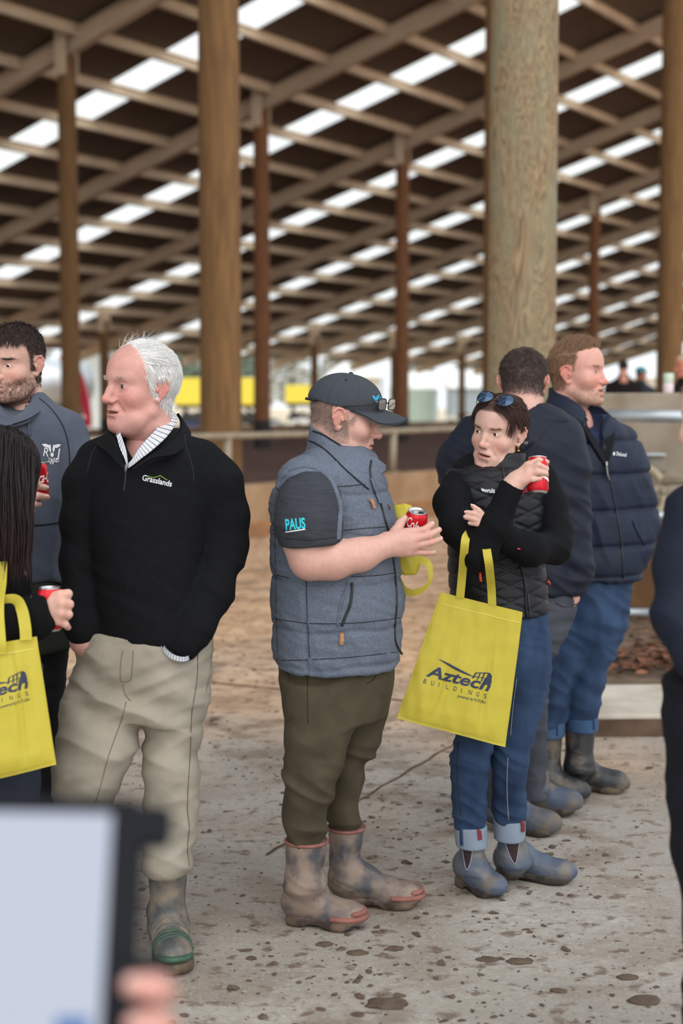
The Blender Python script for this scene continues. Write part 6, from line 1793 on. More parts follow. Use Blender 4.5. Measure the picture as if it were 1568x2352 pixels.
    mgr = mat('green_rubber', srgb(52, 84, 66), 0.5, var=0.2, scale=30)
    ms = mud_boot_mat('muddy_boot_sole', srgb(52, 44, 36), srgb(92, 78, 62))
    def gcol(m):
        nt = m.node_tree; return m
    for hl, toe, rows, dd in [((372, 2128), (406, 2246), [(1996, 339, 431, 0.062), (2030, 342, 428, 0.060), (2090, 346, 424, 0.056), (2130, 349, 426, 0.056)], 0.045),
                              ((205, 2040), (160, 2120), [(1990, 150, 245, 0.062), (2030, 160, 240, 0.06)], 0.12)]:
        b = boot(root, hl, toe, rows, d, mg, ms, width=0.056, rim_m=mgr, ankle_dd=dd, toe_h=0.052, solez=0.03, fold=0.001)
        b.name = 'rubber_boot'
        H, T = G(*hl), G(*toe); t = nz(T - H); L_ = np.linalg.norm(T - H); sd = nz(np.cross(t, [0, 0, 1.0]))
        bv = np.array([v.co[:] for v in b.data.vertices]) + np.array(root.location[:]); bq = np.array([tuple(p.vertices) for p in b.data.polygons]); cl = Cloth(bv, bq)
        for i in range(8):      # ribs over the instep
            a = 0.44 + 0.052 * i; pts = []
            for q in np.linspace(-1.15, 1.15, 15):
                o = Vector(H + t * L_ * a + np.array([0, 0, 0.02])); dr = Vector(nz(sd * math.sin(q) + np.array([0, 0, 1.0]) * math.cos(q) - t * 0.25 * 0))
                hit = cl.tree.ray_cast(o + dr * 0.2, -dr)
                if hit[0] is not None and (hit[0] - o).length < 0.10: pts.append(np.array(hit[0]))
            if len(pts) > 4: mb = MB(); mb.tube(pts, 0.0034, 6); mb.build('rib', mgr if i > 4 else mg, b, True)
        tp = [H + t * L_ * (0.80 + 0.19 * math.cos(q)) + sd * 0.050 * math.sin(q) + np.array([0, 0, 0.050 - 0.004 * abs(math.sin(q))]) for q in np.linspace(-1.2, 1.2, 14)]
        mb = MB(); mb.tube(tp, [0.006] + [0.010] * 12 + [0.006], 8); mb.build('toe_cap', mgr, b, True)
    return root
man_old()
# ================================================================== the woman with the sunglasses and yellow bag
D3 = 4.66
def woman():
    d = D3; P = lambda x, y, dd=0: W(x, y, d + dd)
    base = G(1170, 2045)
    root = empty('person', (base[0], base[1], 0), label='woman in black quilted vest with aviator sunglasses on her brown hair, arms folded', cat='person')
    skin = srgb(214, 172, 157)
    hd = Head(P(1150, 991, 0.0), rot(-36, 2, 8), 1.035)
    V, Q = head_skin(wide=0.93, jaw=0.86, cheek=-0.002, neck=0.044, nose=0.97, nose_w=0.86, brow=0.85, eye_open=0.78, lips=0.9, ear=1.0, neck_len=0.12, open_=0.0012)
    # mouth pulled to one side and a little pushed out
    mo = np.exp(-((V[:, 2] + 0.070) / 0.022) ** 2 - (V[:, 0] / 0.045) ** 2) * sstep(0.06, 0.085, V[:, 1])
    V[:, 0] += 0.007 * mo; V[:, 2] += (-0.10 * V[:, 0] + 0.001) * mo
    chn = sstep(-0.06, -0.10, V[:, 2]) * sstep(0.02, 0.05, V[:, 1]); V[:, 2] -= 0.006 * chn
    V = V.astype(np.float32)
    X, Y, Z = np.abs(V[:, 0]), V[:, 1], V[:, 2]
    brown = srgb(62, 44, 38)
    hm = sstep(0.058 - 1.3 * np.clip(0.05 - Z, 0, 0.05), 0.040 - 1.3 * np.clip(0.05 - Z, 0, 0.05), Y - 0.35 * np.clip(Z - 0.065, 0, 0.06)) * sstep(-0.07, -0.04, Z) * not_ear(X, Y, Z)
    hm = np.where(Z > 0.068 + 0.25 * np.clip(X - 0.0, 0, 0.04) * 0, sstep(0.060, 0.075, Z), hm) * not_ear(X, Y, Z)
    C = face_paint(V, skin, srgb(190, 120, 116), brown, np.clip(hm, 0, 1) * 0.9, red=0.5, mouth_y=-0.0695)
    S = np.stack([X, Y, Z], 1)
    N = vnormals(V, Q)
    # hand with the can
    s = Sculpt()
    s.chain([P(1150, 1174, -0.265), P(1176, 1116, -0.275), P(1186, 1104, -0.275)], [0.030, 0.0285, 0.0285], k=0.02)
    wr = P(1184, 1106, -0.275)
    kn = [P(1213, 1068, -0.275), P(1216, 1078, -0.293), P(1214, 1091, -0.300), P(1207, 1103, -0.298)]
    fg = [([P(1236, 1057, -0.283), P(1256, 1061, -0.268)], [0.0112, 0.0098, 0.0080]),
          ([P(1236, 1068, -0.305), P(1255, 1077, -0.290)], [0.0112, 0.0098, 0.0082]),
          ([P(1234, 1084, -0.310), P(1254, 1088, -0.293)], [0.0108, 0.0095, 0.0080]),
          ([P(1223, 1101, -0.309), P(1240, 1099, -0.300)], [0.0098, 0.0086, 0.0074])]
    th = ([P(1194, 1096, -0.270), P(1206, 1082, -0.250), P(1220, 1082, -0.235)], [0.018, 0.013, 0.011])
    hand_skin(s, wr, kn, fg, th, rw=0.032)
    VA, QA = s.skin(0.0032, smooth=1)
    # tucked hand: four finger ends over the upper arm
    s = Sculpt()
    for a, b, c, r in (((1112, 1187), (1098, 1172), (1086, 1163), 0.0090), ((1110, 1192), (1090, 1180), (1072, 1177), 0.0094), ((1110, 1200), (1088, 1192), (1069, 1188), 0.0092), ((1112, 1206), (1096, 1204), (1079, 1202), 0.0080)):
        s.chain([P(*a, -0.272), P(*b, -0.276), P(*c, -0.268)], [r * 1.15, r, r * 0.86], k=0.003)
    s.ell(P(1128, 1200, -0.255), (0.022, 0.012, 0.024), k=0.01)
    VB, QB = s.skin(0.003, smooth=1)
    VC, QC = core([([P(1140, 1090, 0.02), P(1140, 1200, 0.02), P(1150, 1420, 0.02)], [0.05, 0.085, 0.085]), ([P(1120, 1420, 0), P(1086, 1700, 0), P(1080, 1930, -0.02)], [0.05, 0.035, 0.03]), ([P(1195, 1420, 0), P(1174, 1700, 0.02), P(1168, 1920, 0.05)], [0.05, 0.035, 0.03]), ([P(1050, 1130, -0.05), P(1044, 1190, -0.15), P(1098, 1268, -0.24), P(1150, 1174, -0.265)], [0.035, 0.03, 0.03, 0.025]), ([P(1240, 1120, 0.03), P(1274, 1240, -0.05), P(1215, 1262, -0.165), P(1150, 1232, -0.205), P(1128, 1206, -0.25)], [0.035, 0.03, 0.028, 0.024, 0.02])])
    body_mesh(root, [(hd.w(V), Q, C), (VA, QA, hand_paint(VA, skin, 0.3, kn)), (VB, QB, hand_paint(VB, skin, 0.3)), (VC, QC, np.array(skin[:3]))])
    nails([(P(1083, 1160, -0.276), (-0.5, -0.8, 0.4), (-0.6, 0.1, 0.6), 0.0048), (P(1069, 1175, -0.276), (-0.4, -0.8, 0.4), (-0.9, 0.1, 0.2), 0.005), (P(1067, 1186, -0.276), (-0.4, -0.85, 0.3), (-1, 0.1, 0.2), 0.005), (P(1077, 1201, -0.274), (-0.4, -0.85, 0.2), (-1, 0.1, 0.1), 0.0045), (P(1254, 1057, -0.275), (0.3, -0.5, 0.8), (1, 0.3, -0.2), 0.0050)], MATS['nail'], root)
    eyes(hd, root, look=(-0.30, 0.0), iris=(0.05, 0.03, 0.02))
    # hair: pulled back behind the ears, loose fringe parted in the middle
    def back(Pn, Nn):
        D = np.stack([np.sign(Pn[:, 0]) * 0.5, -0.55 + 0 * Pn[:, 0], -0.55 + 0 * Pn[:, 0]], 1)
        D[Pn[:, 1] < -0.05] = np.array([0, -0.3, -1.0]); D = D - Nn * (D * Nn).sum(1)[:, None]
        return D / (np.linalg.norm(D, axis=1, keepdims=True) + 1e-9)
    colr = lambda R, g: np.array(brown[:3])[None] * g.uniform(0.5, 1.9, (len(R), 1)) * (1 + g.uniform(0, 0.25, (len(R), 1)) * np.array([[1.2, 0.3, 0.0]]))
    strands(hd, V, N, np.clip(hm, 0, 1) * (Y < 0.07) + 1e-9, 7500, back, 0.050, 'hair', MATS['hair'], root, r0=0.0009, lift=0.06, curl=0.06, seg=6, seed=31, col=colr, push=1.035, ellr=(0.0725, 0.1, 0.09))
    fr = hm * sstep(0.074, 0.082, Z) * sstep(0.03, 0.06, Y) * (X > 0.002)
    def fringe(Pn, Nn):
        sg = np.sign(Pn[:, 0]); D = np.stack([sg * 1.15, -0.05 + 0 * sg, -0.62 + 0 * sg], 1); D = D - Nn * (D * Nn).sum(1)[:, None]
        return D / (np.linalg.norm(D, axis=1, keepdims=True) + 1e-9)
    strands(hd, V, N, fr * (X > 0.006) + 1e-9, 420, fringe, lambda R: 0.078 + 0 * R[:, 0], 'fringe', MATS['hair'], root, r0=0.0009, lift=0.12, curl=0.06, seg=8, seed=32, col=colr, push=1.05, ellr=(0.0725, 0.1, 0.09))
    sd = gauss(S, (0.062, 0.045, 0.045), (0.01, 0.014, 0.018))
    strands(hd, V, N, sd + 1e-9, 160, flow((0, 0.15, -1.0)), 0.050, 'side_locks', MATS['hair'], root, r0=0.0008, lift=0.08, curl=0.06, seg=6, seed=33, col=colr, push=1.04, ellr=(0.0725, 0.1, 0.09))
    nb = gauss(S, (0.045, -0.05, -0.045), (0.03, 0.03, 0.02)) * (X < 0.07)
    strands(hd, V, N, nb + 1e-9, 1200, flow((0, -0.1, -1.0)), 0.085, 'nape_hair', MATS['hair'], root, r0=0.0009, lift=0.15, curl=0.15, seg=6, seed=35, col=colr, push=0.9)
    strands(hd, V, N, np.exp(-((Z - 0.0155 - 0.10 * (X - 0.02)) / 0.0022) ** 2 - ((X - 0.031) / 0.0145) ** 4) * (Y > 0.05), 240, lambda Pn, Nn: np.stack([np.sign(Pn[:, 0]), -0.4 + 0 * Pn[:, 0], -0.05 + 0 * Pn[:, 0]], 1), 0.007, 'eyebrow', MATS['hair'], root, r0=0.00035, lift=0.08, curl=0.1, seg=3, seed=34, col=srgb(104, 80, 68), push=0.5)
    # earring
    er = hd.w((0.071, 0.004, -0.040)); gold = mat('gold', srgb(214, 172, 96), 0.25, 1.0)
    mb = MB(); mb.tube([er + np.array([0, 0, 0.004]), er - np.array([0, 0, 0.008])], 0.0008, 6); e = mb.build('earring', gold, root, True)
    mb = MB(); mb.lathe([(0.0042 * math.sin(q), -0.0042 * math.cos(q)) for q in np.linspace(0, math.pi, 9)], er - np.array([0, 0, 0.011]), n=12); mb.build('bead', gold, e, True)
    # black sleeves and hood of the under-jacket
    mj = fabric('black_softshell', srgb(17, 18, 21), 0.12, 60, 0.2, 900, spec=0.15)
    s = Sculpt()
    s.chain([P(1052, 1118, -0.03), P(1038, 1155, -0.10), P(1052, 1215, -0.18), P(1098, 1272, -0.24)], [0.055, 0.056, 0.052, 0.048], k=0.03)
    s.chain([P(1098, 1272, -0.24), P(1136, 1208, -0.262), P(1190, 1082, -0.275)], [0.050, 0.045, 0.034], k=0.03)
    s.plane(P(1178, 1112, -0.272), (0.40, 0.0, 0.91), k=0.003)
    pass
    el1 = P(1098, 1280, -0.24)
    ja, jac = garment('jacket_sleeve', s, 0.0048, mj, root, fold=[dict(fast=(0.7, 0, 0.9), ff=18, fs=5, amp=0.003, seed=51.0, mask=lambda V: 0.35 + near(el1, 0.12)(V))])
    s = Sculpt()
    s.chain([P(1240, 1100, 0.03), P(1262, 1160, 0.02), P(1276, 1225, -0.03), P(1272, 1258, -0.07)], [0.056, 0.054, 0.050, 0.048], k=0.03)
    s.chain([P(1272, 1258, -0.07), P(1215, 1262, -0.165), P(1150, 1232, -0.205), P(1118, 1208, -0.215)], [0.050, 0.049, 0.042, 0.036], k=0.03)
    el2 = P(1280, 1262, -0.06)
    jb, jbc = garment('jacket_sleeve', s, 0.0048, mj, root, fold=[dict(fast=(0.7, 0, 0.9), ff=18, fs=5, amp=0.003, seed=52.0, mask=lambda V: 0.35 + near(el2, 0.12)(V))])
    pk = mat('pink_tag', srgb(220, 60, 110), 0.6)
    surf_band(jbc, [(1187, 1259), (1190, 1260), (1194, 1261)], 0.004, 'sleeve_tag', pk, jb, 0.001)
    s = Sculpt()          # hood lying on the shoulders
    s.loft(rowsf([(1040, 1078, 1212, 0.075, 0.03), (1056, 1052, 1222, 0.10, 0.03), (1072, 1036, 1228, 0.12, 0.02), (1094, 1040, 1226, 0.12, 0.01)], d), k=0.02)
    s.loft(rowsf([(1020, 1100, 1192, 0.055, -0.01), (1050, 1092, 1190, 0.058, -0.02), (1072, 1096, 1180, 0.055, -0.05), (1090, 1110, 1172, 0.04, -0.08)], d), k=0.015, sub=True)
    s.plane(P(1070, 1030, 0), (-0.35, 0.1, 0.9), k=0.01); s.plane(P(1140, 1050, -0.035), (0, -1, 0.1), k=0.01)
    garment('hood', s, 0.005, mj, root, fold=[dict(fast=(0.4, 0, 1), ff=15, fs=5, amp=0.005, seed=53.0)])
    # quilted vest
    mv = fabric('quilted_black_nylon', srgb(21, 23, 29), 0.12, 50, 0.1, 300, rough=0.5, spec=0.3)
    s = Sculpt()
    s.loft(rowsf([(1064, 1080, 1216, 0.07), (1072, 1052, 1226, 0.09), (1080, 1030, 1238, 0.108), (1105, 1022, 1246, 0.122), (1140, 1024, 1248, 0.128), (1180, 1026, 1250, 0.132), (1240, 1028, 1250, 0.130), (1300, 1030, 1252, 0.128), (1350, 1032, 1258, 0.130), (1400, 1036, 1262, 0.134), (1428, 1040, 1263, 0.134)], d, dd=0.01), k=0.02, sq=0.12)
    s.plane(P(1150, 1421, -0.1), (0.03, 0.02, -1), k=0.008)
    ox = P(1205, 1300)[0]; oz = P(1205, 1300)[2]
    def quilt(V):
        u = (V[:, 0] - ox); w = V[:, 2] - oz
        a = u * 0.9 + 0.35 * w; r1 = np.abs(((w + 0.42 * u) / 0.052) % 1 - 0.5) * 0.052; r2 = np.abs(((w - 0.42 * u) / 0.052) % 1 - 0.5) * 0.052; r3 = np.abs((w / 0.052 + 0.25) % 1 - 0.5) * 0.052
        r = np.minimum(np.minimum(r1, r2), r3 + 0.004)
        return 0.0045 * np.clip(r / 0.010, 0, 1) ** 0.8 - 0.003
    vs, vc = garment('quilted_vest', s, 0.0042, mv, root, fold=[dict(fast=(1, 0, 0.4), ff=8, fs=3, amp=0.003, seed=55.0)], extra=quilt, smooth=1)
    s = Sculpt()
    col_ = [(1040, 1098, 1206, 0.066), (1062, 1092, 1210, 0.072), (1090, 1086, 1216, 0.085), (1110, 1080, 1220, 0.09)]
    s.loft(rowsf(col_, d, dd=0.0), k=0.01)
    s.loft(rowsf([(q[0], q[1] + 7, q[2] - 7, q[3] - 0.010) for q in [(1020, 1100, 1204, 0.066)] + col_], d), k=0.005, sub=True)
    s.plane(P(1108, 1086, -0.08), (-0.50, -0.25, 0.8), k=0.004)
    vcl, vclc = garment('collar', s, 0.0042, mv, vs, fold=[dict(fast=(0.2, 0, 1), ff=26, fs=6, amp=0.003, seed=56.0)])
    both = Cloth(np.concatenate([vc.V, vclc.V]), np.concatenate([vc.Q, vclc.Q + len(vc.V)]))
    surf_tube(both, [(1152, 1068), (1155, 1085), (1160, 1110), (1168, 1150), (1178, 1200), (1190, 1260), (1202, 1320), (1212, 1370), (1216, 1420)], 0.0034, 'front_zip', MATS['black_zip'], vs, lift=0.001)
    surf_tube(both, [(1180, 1235), (1196, 1300), (1205, 1345), (1208, 1418)], 0.0045, 'zip_piping', mv, vs, lift=0.001)
    org = mat('orange_zip_pull', srgb(240, 88, 52), 0.5)
    surf_band(vc, [(1100, 1302), (1102, 1318), (1105, 1336)], 0.008, 'zip_pull', org, vs, 0.004, thick=0.004)
    surf_tube(vc, [(1105, 1336), (1106, 1352), (1104, 1380)], 0.0022, 'pocket_zip', MATS['black_zip'], vs, lift=0.001)
    surf_band(vc, [(1253, 1334), (1257, 1338), (1259, 1344)], 0.007, 'zip_pull', org, vs, 0.004, thick=0.004)
    wht = MATS['cloth_white']
    text_on(vc, 'wuis', 1112, 1131, 1136, 1132, 11, 'chest_lettering', wht, vs, 0.03, lift=0.002)
    poly_on(vc, [[(1105, 1121), (1112, 1124), (1115, 1129), (1109, 1129), (1105, 1125)]], 'chest_mark', wht, vs, 0.002)
    rd = mat('red_lettering', srgb(190, 40, 56), 0.7)
    text_on(vc, 'DRU', 1193, 1137, 1210, 1128, 8, 'chest_lettering', rd, vs, 0.02, lift=0.003)
    # jeans
    mjn = denim('blue_denim', srgb(24, 40, 66), srgb(54, 76, 108))
    s = Sculpt()
    s.loft(rowsf([(1405, 1045, 1258, 0.125), (1447, 1046, 1263, 0.132), (1513, 1050, 1265, 0.132), (1560, 1056, 1258, 0.115), (1610, 1070, 1240, 0.085), (1640, 1085, 1225, 0.06)], d, dd=0.01), k=0.03)
    s.loft(rowsf([(1540, 1056, 1168, 0.085, -0.01), (1601, 1056, 1160, 0.085, -0.01), (1667, 1052, 1142, 0.08, -0.01), (1700, 1047, 1132, 0.075, -0.015), (1741, 1037, 1124, 0.070, -0.02), (1798, 1036, 1119, 0.066, -0.015), (1864, 1042, 1114, 0.060, -0.01), (1905, 1046, 1112, 0.056, -0.01)], d), k=0.02)
    s.loft(rowsf([(1540, 1140, 1263, 0.09, 0.02), (1601, 1138, 1253, 0.088, 0.02), (1667, 1134, 1233, 0.082, 0.02), (1711, 1130, 1218, 0.076, 0.02), (1746, 1130, 1211, 0.072, 0.02), (1798, 1130, 1207, 0.067, 0.03), (1864, 1133, 1205, 0.060, 0.045), (1890, 1135, 1203, 0.057, 0.05)], d), k=0.02)
    kz = P(0, 1725)[2]
    jn, jnc = garment('jeans', s, 0.0052, mjn, root, fold=[dict(fast=(0.5, 0, 1), ff=22, fs=5, amp=0.0075, seed=57.0, mask=lambda V: 0.35 + np.exp(-((V[:, 2] - kz) / 0.06) ** 2) + 0.8 * np.exp(-((V[:, 2] - P(0, 1860)[2]) / 0.05) ** 2))])
    stitch = mat('pale_stitch', srgb(150, 150, 160), 0.9)
    surf_tube(jnc, [(1166, 1740), (1164, 1800), (1166, 1860), (1168, 1884)], 0.0012, 'leg_seam', stitch, jn, lift=0.0006)
    surf_tube(jnc, [(1186, 1560), (1178, 1620), (1172, 1690)], 0.0012, 'leg_seam', stitch, jn, lift=0.0006)
    surf_tube(jnc, [(1052, 1705), (1050, 1780), (1060, 1890)], 0.0016, 'leg_seam', MATS['thread'], jn, lift=0.0006)
    mc = denim('pale_denim_inside', srgb(112, 126, 144), srgb(142, 153, 166))
    c1, cc1 = cuff_ring([(1893, 1047, 1115, 0.058), (1920, 1047, 1117, 0.060), (1943, 1049, 1118, 0.060)], d, -0.01, mc, root, grow=0.004)
    c2, cc2 = cuff_ring([(1878, 1135, 1203, 0.058), (1905, 1136, 1204, 0.060), (1927, 1136, 1203, 0.060)], d, 0.05, mc, root, grow=0.004)
    surf_band(cc1, [(1059, 1896), (1060, 1920), (1061, 1942)], 0.012, 'cuff_seam', mjn, c1, 0.001, thick=0.002)
    tagm = mat('dark_red_tag', srgb(110, 24, 40), 0.7)
    # elastic sided ankle boots
    mb_ = mud_boot_mat('blue_grey_leather', srgb(72, 84, 102), srgb(110, 104, 98), (0.45, 0.68), rough=0.5, scale=18)
    ms = mud_boot_mat('mud_caked_sole', srgb(46, 40, 36), srgb(92, 80, 68))
    mel = fabric('brown_elastic', srgb(52, 40, 42), 0.1, 80, 0.3, 300)
    for k, (hl, toe, rows, dd, tg, gor) in enumerate([((1056, 2028), (1142, 2064), [(1930, 1058, 1110, 0.050), (1965, 1055, 1111, 0.050), (1995, 1053, 1114, 0.052)], -0.01, [(1094, 1905), (1103, 1907), (1106, 1928), (1097, 1930)], [(1062, 1945), (1072, 1998), (1086, 1945)]),
                                             ((1140, 2010), (1312, 2030), [(1915, 1142, 1206, 0.050), (1950, 1143, 1208, 0.050), (1980, 1146, 1216, 0.052)], 0.05, [(1204, 1890), (1216, 1892), (1213, 1908), (1203, 1910)], [(1158, 1928), (1182, 1984), (1192, 1928)])]):
        b = boot(root, hl, toe, rows, d, mb_, ms, width=0.045, ankle_dd=dd, toe_h=0.042, fold=0.002)
        b.name = 'ankle_boot'
        bv = np.array([v.co[:] for v in b.data.vertices]) + np.array(root.location[:]); cl = Cloth(bv, np.array([tuple(p.vertices) for p in b.data.polygons]))
        (ax_, ay), (bx, by), (cx, cy) = gor
        pts2 = []; V2 = []; Fc = []
        n = 8
        for j in range(n + 1):
            t = j / n; hw = (1 - t ** 1.6)
            for i in range(5):
                u = i / 4 * 2 - 1; mxp = (ax_ + cx) / 2; V2.append((mxp + (bx - mxp) * t + u * hw * (cx - ax_) / 2, ay + (by - ay) * t))
        for j in range(n):
            for i in range(4): Fc.append((j*5+i, j*5+i+1, j*5+i+6, j*5+i+5))
        print_on(cl, V2, Fc, 'elastic_gusset', mel, b, 0.0025)
        surf_tube(cl, [(ax_, ay), (ax_ + (bx-ax_)*0.55, ay + (by-ay)*0.7), (bx, by), (cx + (bx-cx)*0.45, cy + (by-cy)*0.7), (cx, cy)], 0.0015, 'stitching', stitch, b, lift=0.002)
        cuf = (cc1, cc2)[k]
        if k == 0: poly_on(cl if k > 5 else cuf, [tg], 'red_tag', tagm, (c1, c2)[k], 0.003)
        else:
            surf_band(cuf, [(1196, 1886), (1198, 1896), (1198, 1910)], 0.016, 'red_tag', tagm, c2, 0.004, thick=0.003)
        toe_p = G(*toe); hp = G(*hl); t = nz(toe_p - hp)
    # can
    ax = nz(P(1236, 1085, -0.272) - P(1236.5, 1135, -0.285))
    bt = P(1235, 1134.5, -0.275)
    can(bt, ax, 0.9, 'red drink can raised by the woman with sunglasses on her head')
    # sunglasses
    g = empty('sunglasses', hd.w((0, 0.06, 0.1)), label='aviator sunglasses with blue grey lenses pushed up on brown hair', cat='sunglasses')
    mfr = mat('dark_wire_frame', srgb(44, 42, 46), 0.3, 0.8); ml = mat('blue_grey_mirror_lens', srgb(62, 84, 112), 0.06, 0.55)
    def lens(cx, cy, rx, ry, tilt, dd, sg):
        P0 = P(cx, cy, dd); R3 = rot(-20, -38, -12); out = []
        for q in np.linspace(0, 2 * math.pi, 33)[:-1]:
            a = math.cos(q); b = math.sin(q); k_ = 1 + 0.10 * (b < 0) * (a * sg < 0) * abs(a * b) * 2
            out.append(P0 + R3 @ np.array([rx * a * k_, 0.0025 - 0.004 * a * a, ry * (b * (1.0 if b < 0 else 0.86))]))
        cpt = P0 + R3 @ np.array([0, 0.005, 0])
        n = len(out); ring2 = [cpt + (p - cpt) * 0.55 + R3 @ np.array([0, 0.0018, 0]) for p in out]
        V = [cpt + R3 @ np.array([0, 0.0022, 0])] + ring2 + out
        Fc = [(0, 1 + k, 1 + (k+1) % n) for k in range(n)] + [(1+k, 1+n+k, 1+n+(k+1) % n, 1+(k+1) % n) for k in range(n)]
        mesh_np('lens', np.array(V), Fc, ml, g)
        mb = MB(); mb.tube(out + [out[0]], 0.0011, 6); mb.build('lens_rim', mfr, g, True)
        return out
    o1 = lens(1114, 911, 0.0265, 0.0235, 0, -0.100, -1)
    o2 = lens(1161, 920, 0.0265, 0.0245, 0, -0.125, 1)
    mb = MB(); mb.tube([o1[0], (o1[0] + o2[16]) / 2 + np.array([0, -0.003, 0.003]), o2[16]], 0.0011, 6); mb.build('bridge', mfr, g, True)
    mb = MB(); mb.tube([o1[5], (o1[5] + o2[11]) / 2 + np.array([0, -0.003, 0.002]), o2[11]], 0.0011, 6); mb.build('brow_bar', mfr, g, True)
    mb = MB(); mb.tube(spline([o2[1], P(1192, 945, -0.03), P(1196, 975, 0.05)], 5), 0.0012, 6); mb.build('temple', mfr, g, True)
    mb = MB(); mb.tube(spline([o1[15], P(1094, 935, -0.02), P(1100, 965, 0.06)], 5), 0.0012, 6); mb.build('temple', mfr, g, True)
    return root

woman()
_d = D3
_b, _cl = tote([(1011, 1360), (1200, 1406), (1160, 1716), (911, 1650)], _d, [-0.20, -0.17, -0.15, -0.20], lambda u, v: 0.012 * math.exp(-((u - 0.45) / 0.25) ** 2 - ((v - 0.6) / 0.35) ** 2) + 0.010 * (v > 0.2) * math.exp(-((u - 0.5 - 0.12 * v) / 0.03) ** 2) * 0.5,
    'yellow printed tote bag hanging from the folded arms of the woman', seed=3.0,
    straps=[([(1056, 1374, -0.206), (1061, 1320, -0.235), (1066, 1262, -0.292), (1069, 1236, -0.290), (1074, 1226, -0.250)], 0.026), ([(1130, 1394, -0.188), (1128, 1350, -0.215), (1123, 1300, -0.300), (1118, 1268, -0.304), (1116, 1254, -0.280)], 0.026)])
def _F(x, y):     # print frame in pixels on the front of the bag
    ax, ay = 988, 1505; ux, uy = 147, 36; vx, vy = -22, 92
    return (ax + ux * x + vx * y, ay + uy * x + vy * y)
bag_logo(_cl, _b, _F)
